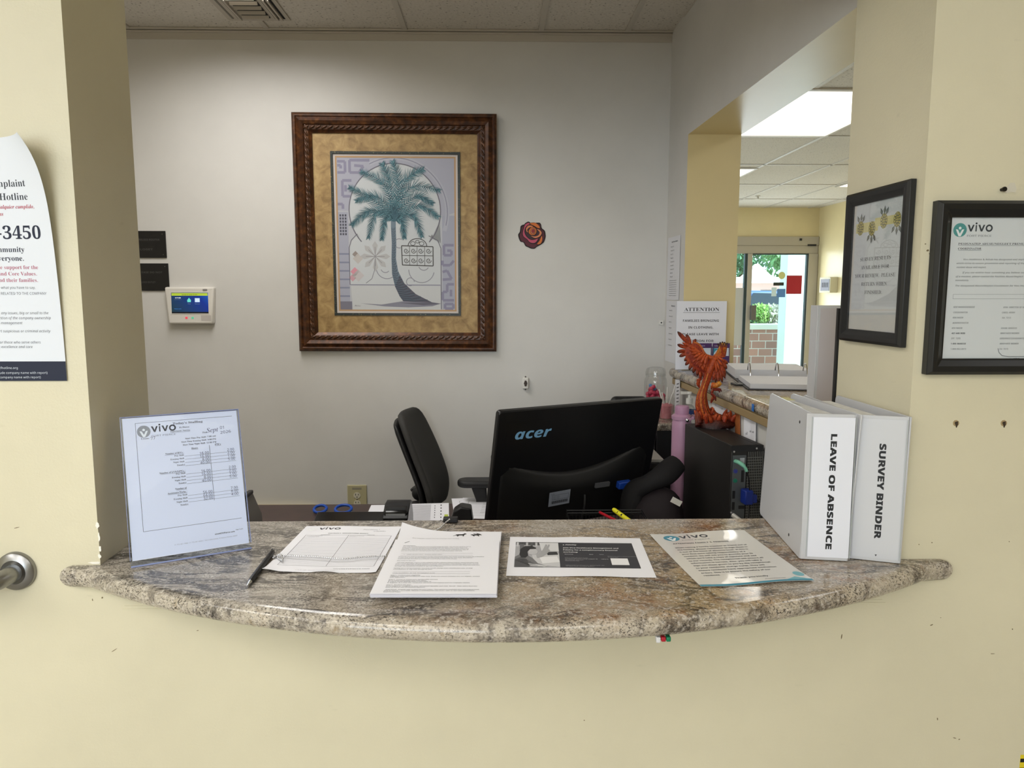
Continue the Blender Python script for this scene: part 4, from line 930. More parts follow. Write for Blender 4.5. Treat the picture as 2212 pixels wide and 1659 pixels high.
for key in ([(350, 380), (400, 380), (400, 450), (350, 450)], [(350, 405), (372, 405), (372, 425)], [(560, 372), (430, 372), (430, 450), (490, 450), (520, 410), (460, 405)], [(440, 500), (380, 500), (380, 600), (430, 600)], [(400, 530), (400, 570)], [(346, 650), (380, 650), (380, 680)], [(1105, 910), (1040, 910), (1040, 975), (1090, 975), (1090, 945), (1062, 945)], [(1105, 1010), (1080, 1040), (1030, 1040), (1030, 1010)], [(1030, 1085), (1060, 1075), (1090, 1130), (1030, 1135)], [(1105, 1165), (1060, 1165), (1060, 1215), (1030, 1215), (1030, 1270), (1105, 1270)], [(1085, 1200), (1085, 1245)], [(1045, 1295), (1100, 1295), (1100, 1325), (1045, 1325), (1045, 1295)]):
    pl(key, 17, (142, 140, 163), 4)
for i in range(6): pl([(345, 970 + 55 * i), (412, 970 + 55 * i)], 10, (133, 138, 160), 4)
for i in range(7):
    for j in range(3): x, y = 356 + 17 * j, 715 + 20 * i; s.poly([fx(*p) for p in ((x, y), (x + 11, y), (x + 11, y + 14), (x, y + 14))], (84, 86, 98), 4)
for x, y, r_, c in ((455, 972, 22, (150, 140, 136)), (470, 1000, 34, (192, 187, 185)), (448, 1085, 30, (214, 150, 164)), (432, 1125, 24, (203, 158, 169)), (470, 1110, 40, (198, 192, 194))): s.poly([fx(x - r_, y), fx(x, y + r_), fx(x + r_, y), fx(x, y - r_)], c, 4)
for a in range(0, 360, 45): s.poly([fx(585, 985), fx(585 + 75 * math.cos(R(a - 14)), 985 + 75 * math.sin(R(a - 14))), fx(585 + 100 * math.cos(R(a)), 985 + 100 * math.sin(R(a))), fx(585 + 75 * math.cos(R(a + 14)), 985 + 75 * math.sin(R(a + 14)))], (183, 183, 185), 4); pl([(585, 985), (585 + 62 * math.cos(R(a)), 985 + 62 * math.sin(R(a)))], 4, (149, 147, 152), 5)
pl([(585, 990), (580, 1070), (560, 1130), (520, 1160)], 4, (135, 135, 145), 5)
for cx_, cy_, r_, a0_, a1_ in ((660, 1060, 70, 190, 350), (890, 1070, 85, 180, 350), (815, 1150, 26, 0, 300), (650, 1060, 30, 200, 330), (905, 1040, 34, 200, 340), (745, 900, 30, 60, 300)): pl([(cx_ + r_ * math.cos(R(a)), cy_ - r_ * math.sin(R(a))) for a in range(a0_, a1_, 12)], 5, (144, 144, 156), 4)
IR = (72, 70, 70)
pl([(760, 915), (968, 920), (968, 1045), (764, 1040)], 6, IR, 6, True); pl([(760, 978), (968, 980)], 4, IR, 6)
pl([(865 + 62 * math.cos(R(a)), 918 - 50 * math.sin(R(a))) for a in range(0, 181, 15)], 5, IR, 6)
for x in (790, 838, 886, 938):
    for y in (947, 1010): 
        pl([(x + r_ * math.cos(R(a)), y + r_ * math.sin(R(a))) for a, r_ in ((k * 30, 18 - k * .9) for k in range(18))], 4, IR, 6)
for x in (813, 862, 912): pl([(x, 918), (x, 1042)], 3, IR, 6)
for x, r_ in ((835, 16), (893, 16), (865, 12)): pl([(x + r_ * math.cos(R(a)), 900 + r_ * .8 * math.sin(R(a)) - (r_ == 12) * 12) for a in range(0, 360, 40)], 3.5, IR, 6, True)
# trunk
tr_l = [(694, 720), (692, 790), (696, 900), (692, 1000), (694, 1100), (712, 1180), (742, 1245), (766, 1278)]; tr_r = [(726, 720), (724, 790), (726, 900), (722, 1000), (735, 1080), (775, 1160), (850, 1230), (960, 1285)]
s.poly([fx(*p) for p in tr_l + tr_r[::-1]], (116, 132, 146), 6)
s.poly([fx(*p) for p in ((712, 1180), (742, 1245), (766, 1278), (960, 1285), (850, 1230), (775, 1160), (745, 1110))], (92, 90, 104), 7)
for k in range(64):
    f = k / 63; y = 800 + 470 * f
    xl = next((a[0] + (b_[0] - a[0]) * (y - a[1]) / (b_[1] - a[1]) for a, b_ in zip(tr_l, tr_l[1:]) if a[1] <= y <= b_[1]), 766); xr = next((a[0] + (b_[0] - a[0]) * (y - a[1]) / (b_[1] - a[1]) for a, b_ in zip(tr_r, tr_r[1:]) if a[1] <= y <= b_[1]), 900)
    pl([(xl + 2, y), ((xl + xr) / 2, y + 5 + 3 * f), (xr - 2 - (xr - xl) * .1 * (k % 3), y - 2)], 2.6 + 2 * f, (64, 74, 88) if k % 2 else (82, 98, 112), 8)
s.poly([fx(*p) for p in ((480, 1292), (620, 1300), (760, 1278), (960, 1284), (1018, 1292), (960, 1310), (800, 1318), (640, 1312))], (135, 135, 149), 5); s.poly([fx(*p) for p in ((740, 1288), (960, 1284), (1015, 1294), (900, 1304))], (104, 102, 116), 6)
s.disc(*fx(712, 722), .026, (66, 100, 114), 8)
# fronds
G1, G2, G3 = (74, 118, 130), (48, 78, 92), (108, 150, 160)
rr = random.Random(3)
def frond(pts, wdt, lay):
    P = [Vector(fx(*p)) for p in pts]; P = [Vector((p.x, p.y, 0)) for p in P]; C_ = bez(P, 14); n_ = len(C_)
    for i in range(2, n_):
        f = i / n_; tg = (C_[min(i + 1, n_ - 1)] - C_[i - 1]).normalized(); L_ = 1.6 * wdt * pw / 766 * (math.sin(math.pi * min(1, .12 + .84 * f)) ** .55) * (1.0 - .25 * f)
        for sd in (-1, 1):
            nn = Vector((-tg.y, tg.x, 0)) * sd; g = Vector((0, .55, 0)) * (1 if lay % 2 else .7)
            for q in range(3):
                b0 = C_[i] + tg * (q * .0015); dv = (tg * (.85 + .3 * rr.random()) + nn * (.75 + .2 * rr.random()) + g * .55).normalized() * L_ * (.8 + .4 * rr.random()); wv = Vector((-dv.y, dv.x, 0)).normalized() * .0013
                s.poly([tuple((b0 - wv)[:2]), tuple((b0 + wv)[:2]), tuple((b0 + dv)[:2])], (G1, G2, G3)[(i + q + (sd > 0)) % 3], lay)
    s.line([tuple(p[:2]) for p in C_], .0012, G2, lay)
for pts, wd in (([(715, 720), (560, 610), (430, 545)], 40), ([(715, 730), (560, 690), (440, 780)], 46), ([(715, 740), (600, 700), (545, 860)], 44), ([(715, 745), (660, 740), (632, 870)], 40), ([(715, 745), (765, 760), (780, 860)], 38), ([(718, 740), (840, 720), (895, 850)], 46), ([(718, 730), (880, 660), (1000, 725)], 44), ([(718, 715), (860, 600), (965, 640)], 42), ([(718, 715), (600, 600), (472, 628)], 40), ([(716, 710), (650, 520), (510, 445)], 44), ([(720, 710), (830, 540), (1010, 560)], 44), ([(716, 705), (690, 520), (645, 395)], 44), ([(720, 705), (745, 520), (712, 382)], 44), ([(722, 705), (790, 500), (905, 430)], 46)):
    frond(pts, wd, 9 + (pts[-1][1] < 650))
s.t('Palms', *fx(440, 1312), .016, 'h', c=(128, 124, 132), lay=5)
s.build('palm_print', mat('print_paper', (192, 194, 202), .6), parent=t, ink_name='printed_artwork').location = (0, 0, .0035)
m = MB(); m.bx(-pw / 2 - .03, pw / 2 + .03, -phh / 2 - .03, phh / 2 + .03, .0005, .0028); m.build('backing', mat('backing_board', (120, 104, 84), .8), t)

# ------------------------------------------------------------------ small things on the office walls
# rose cut-out
c = atY(1149, 508, YB); t = empty('rose_cutout', (c.x, YB, c.z), label='small orange, pink and maroon paper rose on the back wall', cat='decoration'); t.matrix_world = upright(c.x, YB - .0005, c.z)
k_ = .064 / 420.0
def petal(name, pts, z, col, edge=True):
    P = [((x - 815) * k_, (950 - y) * k_) for x, y in pts]; cc = Vector((sum(p[0] for p in P) / len(P), sum(p[1] for p in P) / len(P)))
    P3 = bez([(a, b, 0) for a, b in P + P[:1]], 5)[:-1]
    if edge: m = MB(); m.prism([tuple(p[:2]) for p in P3], z, z + .0012); m.build('petal_outline', mat('rose_black', (34, 20, 22), .6), t)
    m = MB(); m.prism([(cc.x + (p.x - cc.x) * .90 - .0, cc.y + (p.y - cc.y) * .90) for p in P3], z + .0002, z + .0016); m.build('petal', mat('rose_%d_%d_%d' % col, col, .6), t)
MAR = (92, 40, 52); ORG = (214, 118, 56); PKR = (196, 84, 110); SAL = (222, 138, 96); DRK = (66, 46, 54)
petal('p', [(470, 700), (560, 640), (980, 580), (1080, 620), (1110, 740), (1200, 820), (1225, 930), (1225, 1010), (1180, 1150), (1100, 1220), (960, 1300), (900, 1350), (800, 1350), (700, 1310), (620, 1270), (560, 1170), (460, 1130), (400, 950), (450, 850)], 0, MAR)
petal('p', [(700, 550), (760, 580), (700, 640), (640, 760), (620, 920), (700, 1050), (860, 1110), (1010, 1060), (1000, 1130), (910, 1210), (760, 1190), (670, 1090), (560, 1010), (520, 900), (560, 720), (600, 610)], .0016, PKR)
petal('p', [(740, 590), (900, 580), (1010, 650), (1070, 740), (1000, 750), (880, 680), (760, 640)], .0026, ORG)
petal('p', [(1120, 950), (1130, 1080), (1080, 1210), (960, 1230), (1040, 1120), (1090, 1000)], .0026, ORG)
petal('p', [(610, 740), (680, 660), (800, 640), (960, 740), (1080, 800), (1120, 900), (1060, 1010), (900, 1080), (760, 1080), (640, 980), (590, 850)], .003, DRK)
petal('p', [(620, 760), (690, 670), (800, 660), (900, 720), (940, 760), (860, 720), (740, 720), (660, 800), (690, 880), (640, 850)], .0046, SAL)
petal('p', [(950, 750), (1060, 790), (1120, 890), (1050, 1000), (900, 1050), (760, 980), (880, 1000), (1010, 960), (1050, 860)], .0046, SAL)
petal('p', [(700, 830), (760, 740), (850, 700), (940, 760), (960, 860), (900, 950), (800, 960), (720, 910)], .005, ORG)
petal('p', [(760, 840), (800, 760), (860, 740), (910, 800), (900, 890), (840, 930), (780, 900)], .0066, (196, 120, 84))
petal('p', [(800, 830), (830, 780), (880, 790), (890, 850), (850, 890), (810, 870)], .008, (150, 52, 60))

# black plaques
PLQ = mat('plaque_black', (22, 20, 18), .45)
for (x0, y0), (x1, y1), lab, tx in (((282, 499), (361, 557), 'upper black plaque with faint engraved lines on the back wall', ('WIRELESS ROUTER', 'CLOSET')), ((288, 569), (367, 628), 'lower black plaque, half behind the alarm keypad on the back wall', ('PLEASE DO NOT', 'BLOCK OUTLET'))):
    a, b = atY(x0, y0, YB), atY(x1, y1, YB); cx_, cz_ = (a.x + b.x) / 2, (a.z + b.z) / 2
    t = empty('wall_plaque', label=lab, cat='plaque', group='black wall plaques'); t.matrix_world = upright(cx_, YB, cz_); w0, h0 = b.x - a.x, a.z - b.z
    m = MB(); m.bx(-w0 / 2, w0 / 2, -h0 / 2, h0 / 2, 0, .006); m.build('plate', PLQ, t, bevel=.001)
    for sx_ in (-1, 1):
        for sy_ in (-1, 1): m = MB(); m.lathe([(0, .0068), (.0022, .0066), (.0024, .006)], 8, Matrix.Translation((sx_ * (w0 / 2 - .014), sy_ * (h0 / 2 - .014), 0))); m.build('screw', mat('screw_dull', (96, 92, 86), .4, .5), t)
    s = Sheet(w0, h0); s.t(tx[0], w0 * .48, h0 * .36, .017, 'sb', 'C', w0 * .7, c=(70, 68, 66)).t(tx[1], w0 * .40, h0 * .72, .017, 'sb', 'C', w0 * .44, c=(70, 68, 66))
    s.build('engraving', PLQ, parent=t).location = (0, 0, .0058)
# alarm keypad
a, b = atY(360, 618, YB), atY(470, 701, YB); cx_, cz_ = (a.x + b.x) / 2, (a.z + b.z) / 2; w0, h0 = .228, .172
t = empty('alarm_keypad', label='white alarm keypad with a lit blue screen on the back wall', cat='keypad'); t.matrix_world = upright(cx_, YB, cz_)
KP = mat('keypad_white', (222, 218, 210), .45); m = MB()
m.hexa([(-w0 / 2 + .012, -h0 / 2, 0), (w0 / 2 - .012, -h0 / 2, 0), (w0 / 2, h0 / 2 - .002, 0), (-w0 / 2, h0 / 2 - .002, 0)], [(-w0 / 2 + .016, -h0 / 2 + .003, .032), (w0 / 2 - .016, -h0 / 2 + .003, .032), (w0 / 2 - .004, h0 / 2 - .004, .026), (-w0 / 2 + .004, h0 / 2 - .004, .026)])
m.build('housing', KP, t, bevel=.007, seg=3)
sc = Sheet(.166, .094); m_, nt, b_, tc = nodes_mat('lcd_screen', .2)
gz = N(nt, 'ShaderNodeTexGradient'); nt.links.new(mapping(nt, tc.outputs['Object'], (5.2, 5.2, 1), (0, 0, R(-40)), (.5, 0, 0)), gz.inputs[0]); cc = ramp(nt, gz.outputs['Fac'], [(.0, S(24, 60, 60)), (.45, S(20, 60, 120)), (.75, S(10, 50, 150)), (1, S(18, 100, 200))])
nt.links.new(cc, b_.inputs['Emission Color']); b_.inputs['Emission Strength'].default_value = .8; b_.inputs['Base Color'].default_value = S(8, 16, 30)
def em(c, e=.8): m0 = mat('ink_%d_%d_%d' % c, c, .4, emit=e); return c
sc.rect(.002, .001, .164, .013, em((150, 170, 50)), 2).t('System is ready to arm', .083, .0105, .009, 'sb', 'C', .07, c=(60, 76, 24), lay=3)
sc.t('9:17 AM', .030, .025, .010, 'sb', 'C', c=em((220, 230, 230)), lay=2).t('September 1', .030, .032, .008, 's', 'C', c=(120, 150, 170), lay=2)
sc.poly([(.07, .035), (.08, .022), (.09, .035)], em((90, 190, 180)), 2).rect(.072, .033, .088, .042, (90, 190, 180), 2).t('Away', .080, .051, .008, 's', 'C', c=(150, 180, 190), lay=2)
sc.rect(.106, .024, .128, .042, em((180, 200, 220)), 2).t('Message', .117, .051, .008, 's', 'C', c=(150, 180, 190), lay=2).t('Press to arm', .028, .074, .008, 's', 'C', c=em((60, 130, 210)), lay=2)
sc.rect(0, .086, .166, .094, (8, 14, 30), 2)
o = sc.build('screen', m_, parent=t); o.location = (.002, .010, .0296); o.rotation_euler = (R(-2.08), 0, 0)
m = MB(); sweep_frame(m, .172, .100, [(0, .026), (0, .0305), (.003, .0305), (.0035, .028)]); q = m.build('bezel', KP, t); q.location = (.002, .010, -.0005); q.rotation_euler = (R(-2.08), 0, 0)
for x, c in ((-.016, (230, 70, 90)), (.012, (90, 190, 150))): m = MB(); m.box((x, -h0 / 2 + .030, .0318), (.010, .009, .0012)); m.build('indicator', mat('led_%d' % c[0], c, .4, emit=.5), t)
m = MB(); m.bx(.05, .095, -h0 / 2 + .016, -h0 / 2 + .042, .0314, .0322); m.build('speaker_grille', mat('grille_grey', (196, 190, 184), .6), t); m = MB(); m.bx(.062, .082, h0 / 2 - .020, h0 / 2 - .012, .0272, .0282); m.build('badge', mat('grille_grey2', (140, 136, 132), .5), t)
# jacks and outlet
c = atY(1135, 827, YB); t = empty('wall_jack', label='small white socket box with a dark round socket on the back wall', cat='jack'); t.matrix_world = upright(c.x, YB, c.z)
m = MB(); m.bx(-.0135, .0135, -.026, .026, 0, .02); m.build('box', WHITEPL, t, bevel=.003)
m = MB(); m.lathe([(.008, .0195), (.008, .023), (.005, .023), (.005, .0205), (0, .0205)], 14); m.lathe([(.0055, .0195), (.0055, .0225), (0, .0225)], 12, Matrix.Translation((0, .008, 0))); m.lathe([(.0055, .0195), (.0055, .0225), (0, .0225)], 12, Matrix.Translation((0, -.009, 0))); m.build('socket', mat('socket_brown', (70, 58, 50), .5), t, True)
for y in (-.030, .029): m = MB(); m.ball((0, y, .004), (.004, .004, .004), 8, 5); m.build('screw', mat('screw_dull', (96, 92, 86), .4, .5), t)
y0 = 3.34; t = empty('small_socket', label='tiny white wall socket with one dark hole beside the taped sheets', cat='jack'); p = atY(1428, 697, YB); t.matrix_world = upright(p.x, YB, p.z)
m = MB(); m.bx(-.010, .010, -.010, .010, 0, .006); m.build('plate', WHITEPL, t, bevel=.001); m = MB(); m.lathe([(0, .0068), (.0035, .0068), (.0035, .005)], 10); m.build('hole', BLACKP, t)
a, b = atY(751, 1047, YB), atY(793, 1105, YB); cx_ = (a.x + b.x) / 2
t = empty('power_outlet', label='beige double power outlet low on the back wall behind the desk', cat='outlet'); w0, h0 = .092, .140; t.matrix_world = upright(cx_, YB, a.z - h0 / 2)
OC = mat('outlet_beige', (186, 178, 140), .45); m = MB(); m.bx(-w0 / 2, w0 / 2, -h0 / 2, h0 / 2, 0, .0075); m.build('cover_plate', OC, t, bevel=.004)
for y in (.020, -.018):
    m = MB(); m.prism([(.0165 * math.copysign(min(1, abs(math.cos(R(a_))) * 1.0), math.cos(R(a_))), .0145 * math.sin(R(a_)) * 1.05) for a_ in range(0, 360, 18)], .006, .0095, Matrix.Translation((0, y, 0))); q = m.build('socket', mat('socket_ivory', (214, 208, 186), .4), t)
    for x, h1 in ((-.0065, .0085), (.0065, .0070)): m = MB(); m.bx(x - .0012, x + .0012, y + .001 - h1 / 2 + .003, y + .001 + h1 / 2 + .003, .0092, .0100); m.build('slot', BLACKP, q)
    m = MB(); m.lathe([(0, .0099), (.0025, .0099), (.0025, .009)], 8, Matrix.Translation((0, y - .008, 0))); m.build('ground_hole', BLACKP, q)
m = MB(); m.lathe([(0, .0088), (.003, .0084), (.003, .007)], 8); m.build('screw', STEEL, t)
m = MB(); m.bx(-.022, .022, h0 / 2 - .022, h0 / 2 - .012, .0068, .0079); m.build('label_strip', mat('label_grey', (150, 144, 124), .5), t)

# sheets taped to the side wall of the office
nW = Vector((-1, -.026, 0)).normalized()
for z0, z1, lab, n_ in ((1.565, 1.842, 'upper printed list taped to the office side wall by the corner', 9), (1.285, 1.560, 'lower printed list taped to the office side wall by the corner', 7)):
    s = Sheet(.205, z1 - z0, .0003, lambda x, y: (x, y, .001 + .006 * max(0, -y - .08)), (6, 10)); rr = random.Random(n_)
    s.t('Daily Phone Numbers' if n_ == 9 else 'Extension List', .115, .025, .014, 'sb', 'C', c=(80, 80, 84))
    v = .045
    for k in range(n_): s.t(('Front desk 7200', 'Nurse station 7210', 'Kitchen 7220', 'Therapy 7230', 'Social services 7215')[k % 5], .05, v, .0105, 's', c=(70, 70, 74)); v += .0165 if n_ == 9 else .026
    if n_ == 9:
        for k in range(8): s.t('please page overhead for assistance after hours', .04, v + .0095 * k, .0085, 's', fit=.12, c=(90, 90, 96))
    yc = 3.305
    s.build('taped_list', mat('paper_grey', (222, 222, 226), .65), lab, 'paper sheet', upright(XR(yc) - .001, yc, (z0 + z1) / 2, d=nW), group='lists taped to the side wall')
# ------------------------------------------------------------------ desk and what stands on it
ZD = .765
WOOD = mat('desk_brown', (64, 46, 42), .38, var=(18, .18)); WOODD = mat('desk_dark', (40, 29, 27), .5, var=(18, .15))
t = empty('office_desk', (-.2, 2.3, 0), label='dark brown office desk behind the service counter', cat='desk'); O = Matrix.Translation((.2, -2.3, 0))
m = MB(); m.bx(-1.15, .778, 1.706, 2.87, ZD - .03, ZD - .001, O); m.build('desktop', WOOD, t, bevel=.002)
for x in (-1.12, .755): m = MB(); m.bx(x - .015, x + .015, 1.74, 2.84, .001, ZD - .031, O); m.build('side_panel', WOODD, t)
m = MB(); m.bx(-1.10, .75, 1.76, 1.785, .15, ZD - .031, O); m.build('modesty_panel', WOODD, t)
def P3(px, py, Y): return atY(px, py, Y)
# ---- monitor, seen from behind
a, b = atZ(1078, 890, 1.247), atZ(1433, 860, 1.247)
xv = (b - a); xv.z = 0; MW = xv.length; xv.normalize(); nv = Vector((xv.y, -xv.x, 0))      # nv: back of the screen, towards the counter
tl_ = R(13); up = (Vector((0, 0, 1)) * math.cos(tl_) + nv * math.sin(tl_)).normalized()
MH = .42
M = frame_of((a + b) / 2, xv, y=up)                    # z = towards the counter, y up; origin top-centre of the back
t = empty('computer_monitor', label='large black computer monitor seen from behind on the desk', cat='monitor'); t.matrix_world = M
MG = mat('monitor_black', (17, 17, 19), .30); m = MB()
m.prism(rrect(-MW / 2, MW / 2, -MH, 0, .012), -.022, 0); m.build('back_shell', MG, t, bevel=.004, seg=3)
m = MB(); m.prism(rrect(-MW / 2 + .006, MW / 2 - .006, -MH + .006, -.006, .010), -.030, -.022); m.build('bezel', mat('bezel_black', (30, 30, 32), .4), t, bevel=.002)
# swelling lower housing with a curved upper rim
rows = []
for j in range(13):
    f = j / 12; row = []
    for i in range(25):
        u = -1 + 2 * i / 24; x = u * MW * .47
        rim = -.150 - .075 * (1 - abs(u + .1) ** 1.8)
        y = rim + (-MH + .02 - rim) * f
        z = -.006 + .034 * min(1, f * 4) ** .7 * max(0, 1 - abs(u) ** 2.5) * (1 - .15 * f)
        row.append((x, y, max(z, -.003)))
    rows.append(row)
m = MB(); m.surf(rows); m.build('rear_housing', mat('monitor_matt', (15, 15, 16), .5), t, True, solid=.003)
s = Sheet(.19, .09); s.t('acer', .095, .055, .066, 'sbi', 'C', .128, c=(112, 158, 192), off=.006)
s.build('logo_badge', MG, parent=t, ink_name='logo_lettering').location = (-MW / 2 + .128, -.085, .0002)
bpy.data.objects[-1:] if 0 else None
s = Sheet(.078, .05); s.t('EU PC', .006, .010, .008, 'si', c=(40, 40, 44)).box(.012, .012, .072, .028, .0008).para(['Model V276HL', 'Rating 100-240V', 'Made in China'], .016, .018, .0045, .0048)
for k in range(24): s.rect(.010 + .0025 * k, .032, .011 + .0025 * k + .0008 * (k % 3), .042)
o = s.build('rating_label', mat('label_silver', (132, 138, 150), .5), parent=t); o.location = (-.075, -.300, .034); o.rotation_euler = (0, 0, R(2))
m = MB(); m.bx(.060, .115, -.283, -.268, .028, .036); q = m.build('video_port', mat('port_silver', (120, 122, 126), .35, .6), t); 
m = MB(); m.box((.165, -.278, .046), (.050, .024, .020)); m.box((.178, -.292, .050), (.030, .014, .016)); vg = m.build('blue_plug', mat('vga_blue', (22, 62, 150), .45), t, bevel=.003)
m = MB(); m.tube(bez([(.182, -.294, .050), (.205, -.31, .058), (.218, -.35, .06), (.222, -.43, .055)], 8), .0042, 8); m.build('cable', BLACKP, vg, True)
m = MB(); m.tube(bez([(.02, -.30, .036), (.015, -.34, .05), (.005, -.42, .05)], 8), .004, 8); m.build('power_cable', BLACKP, t, True)
m = MB(); m.bx(-.05, .05, -MH - .065, -.30, -.012, .012); q = m.build('stand_neck', BLACKP, t, bevel=.004)
ft = MB(); Mi = M.inverted(); cc = M @ Vector((0, -MH - .07, -.01)); ft.lathe([(0, 0), (.125, 0), (.125, .006), (.10, .012), (0, .013)], 40, Mi @ Matrix.Translation((cc.x, cc.y, ZD)) @ Matrix.Diagonal((1.1, .85, 1, 1))); ft.build('stand_foot', BLACKP, t, True)
# ---- tower computer
zt = 1.143
c0, c1_ = atZ(1582, 963, zt), atZ(1480, 915, zt); yv = (c1_ - c0); yv.z = 0; TD = yv.length; yv.normalize(); xv2 = Vector((yv.y, -yv.x, 0)); TWd = .100; TH = zt - ZD
M = frame_of(c0 - Vector((0, 0, TH)), xv2, y=yv)       # origin lower front-left; x to the right, y away, z up
t = empty('desktop_computer', label='black tower computer with its port side facing out, under the phoenix figurine', cat='computer'); t.matrix_world = M
CB = mat('case_black', (34, 32, 31), .5, bump=(300, .06, .0006)); m = MB(); m.bx(0, TWd, 0.004, TD, 0.001, TH); m.build('case', CB, t, bevel=.002)
m = MB(); m.bx(TWd * .80, TWd * .815, .0, TD, TH - .002, TH + .0006); m.build('panel_seam', BLACKP, t)
m = MB(); m.bx(.004, TWd * .46, .001, .0045, .05, TH - .03); m.build('port_plate', mat('plate_grey', (92, 96, 98), .4, .3), t)
m = MB(); m.bx(TWd * .50, TWd - .003, .002, .0045, .06, TH - .02); vt = m.build('vent_panel', mat('vent_black', (12, 12, 12), .6), t)
m = MB()
for i in range(9): x = TWd * .5 + .0015 + i * .0057; m.bx(x, x + .0016, .0008, .0026, .06, TH - .02)
for i in range(34): z = .062 + i * .0084; m.bx(TWd * .5, TWd - .003, .0008, .0026, z, z + .0017)
m.build('vent_grid', mat('grid_silver', (120, 120, 116), .4, .4), vt)
m = MB(); m.bx(0, TWd, .0015, .0045, TH - .019, TH - .001); m.build('top_rail', BLACKP, t)
MxY = Matrix.Rotation(R(90), 4, 'X')
for x, z in ((.006, TH - .018), (TWd * .77, TH - .010), (.004, TH - .205)): m = MB(); m.lathe([(0, .0032), (.003, .003), (.0036, .0012), (.0036, 0)], 10, Matrix.Translation((x, .002, z)) @ MxY); m.build('screw', CHROME, t, True)
m = MB(); m.bx(.026, .040, -.0004, .002, TH - .055, TH - .038); m.build('sticker', mat('sticker_pale', (170, 174, 176), .5), t)
for z, c in ((TH - .078, (60, 66, 140)), (TH - .107, (30, 120, 96))): m = MB(); m.lathe([(.0065, 0), (.0065, .002), (.0035, .002), (.0035, .0002), (0, .0002)], 14, Matrix.Translation((.013, .001, z)) @ MxY); m.build('round_port', mat('port_%d' % c[0], c, .35), t, True)
for x, z, w0, h0 in ((.010, TH - .150, .008, .024), (.010, TH - .185, .008, .024), (.036, TH - .094, .008, .036), (.036, TH - .190, .018, .010), (.009, TH - .245, .008, .02), (.012, TH - .300, .014, .05), (.034, TH - .300, .014, .05)): m = MB(); m.bx(x - w0 / 2, x + w0 / 2, -.0005, .002, z - h0 / 2, z + h0 / 2); m.build('port', BLACKP, t)
m = MB(); m.tube(bez([(.012, .002, TH - .048), (.014, -.018, TH - .047), (.024, -.034, TH - .056), (.031, -.036, TH - .070)], 6), [.0062] * 12 + [.005] * 7, 10); gp = m.build('green_plug', mat('plug_green', (122, 186, 160), .5), t, True)
m = MB(); m.tube(bez([(.031, -.036, TH - .070), (.043, -.03, TH - .105), (.049, -.026, TH - .17), (.046, -.024, TH - .26), (.044, -.02, .03)], 8), .0022, 7); m.build('audio_cable', BLACKP, gp, True)
m = MB(); m.box((.043, -.018, TH - .152), (.026, .036, .044)); m.box((.062, -.02, TH - .158), (.02, .02, .026)); bp_ = m.build('blue_plug', mat('vga_blue2', (20, 44, 128), .45), t, bevel=.004)
m = MB(); m.tube(bez([(.07, -.02, TH - .158), (.09, -.03, TH - .175), (.10, -.02, TH - .21)], 6), .004, 8); m.build('cable', BLACKP, bp_, True)
m = MB(); m.tube([(.008, -.004, TH - .212), (.020, -.022, TH - .222), (.034, -.034, TH - .232)], [.012, .012, .006], 10, flat=.6); up_ = m.build('white_plug', WHITEPL, t, True)
m = MB(); m.tube([(.034, -.034, TH - .232), (.040, -.036, TH - .235)], .0064, 10); m.build('red_collar', mat('collar_red', (190, 40, 40), .45), up_, True)
m = MB(); m.tube(bez([(.040, -.036, TH - .235), (.07, -.04, TH - .246), (.10, -.03, TH - .262)], 6), .0035, 8); m.build('white_cable', WHITEPL, up_, True)
m = MB(); m.tube(bez([(.044, .0, TH - .26), (.05, -.02, TH - .30), (.05, -.02, .01)], 6), .0045, 8); m.build('blue_cable', mat('cable_blue', (36, 84, 146), .5), t, True)
TM = M
# ---- phoenix figurine on the computer
PH_ = empty('phoenix_figurine', label='orange and red phoenix figurine with raised wings on top of the tower computer', cat='figurine')
bc = atZ(1545, 922, zt); PY = bc.y; PH_.location = (bc.x, bc.y, zt); OI = Matrix.Translation((-bc.x, -bc.y, -zt))
def q3(px, py, dy=0): p = atY(px, py, PY + dy); return p
PHM, nt, b_, tc = nodes_mat('phoenix_paint', .45)
at = N(nt, 'ShaderNodeAttribute', attribute_name='Col'); nz = noise(nt, tc.outputs['Object'], 170, 4, .7)
c_ = mix(nt, ramp(nt, nz, [(.40, (0, 0, 0)), (.66, (.7, .7, .7))]), at.outputs['Color'], mix(nt, 1.0, at.outputs['Color'], S(120, 70, 60), 'MULTIPLY'))
c_ = mix(nt, ramp(nt, noise(nt, tc.outputs['Object'], 420, 2, .5), [(.70, (0, 0, 0)), (.76, (.55, .55, .55))]), c_, S(240, 190, 120))
b_.inputs['Specular IOR Level'].default_value = .3
nt.links.new(c_, b_.inputs['Base Color']); k = N(nt, 'ShaderNodeBump', Strength=.6, Distance=.002); nt.links.new(nz, k.inputs['Height']); nt.links.new(k.outputs[0], b_.inputs['Normal'])
OR, YE, RE, DR, BR = S(194, 84, 36), S(206, 146, 48), S(140, 42, 28), S(76, 24, 20), S(36, 20, 16)
def lerp(a, b_, f): return tuple(a[i] + (b_[i] - a[i]) * f for i in range(4))
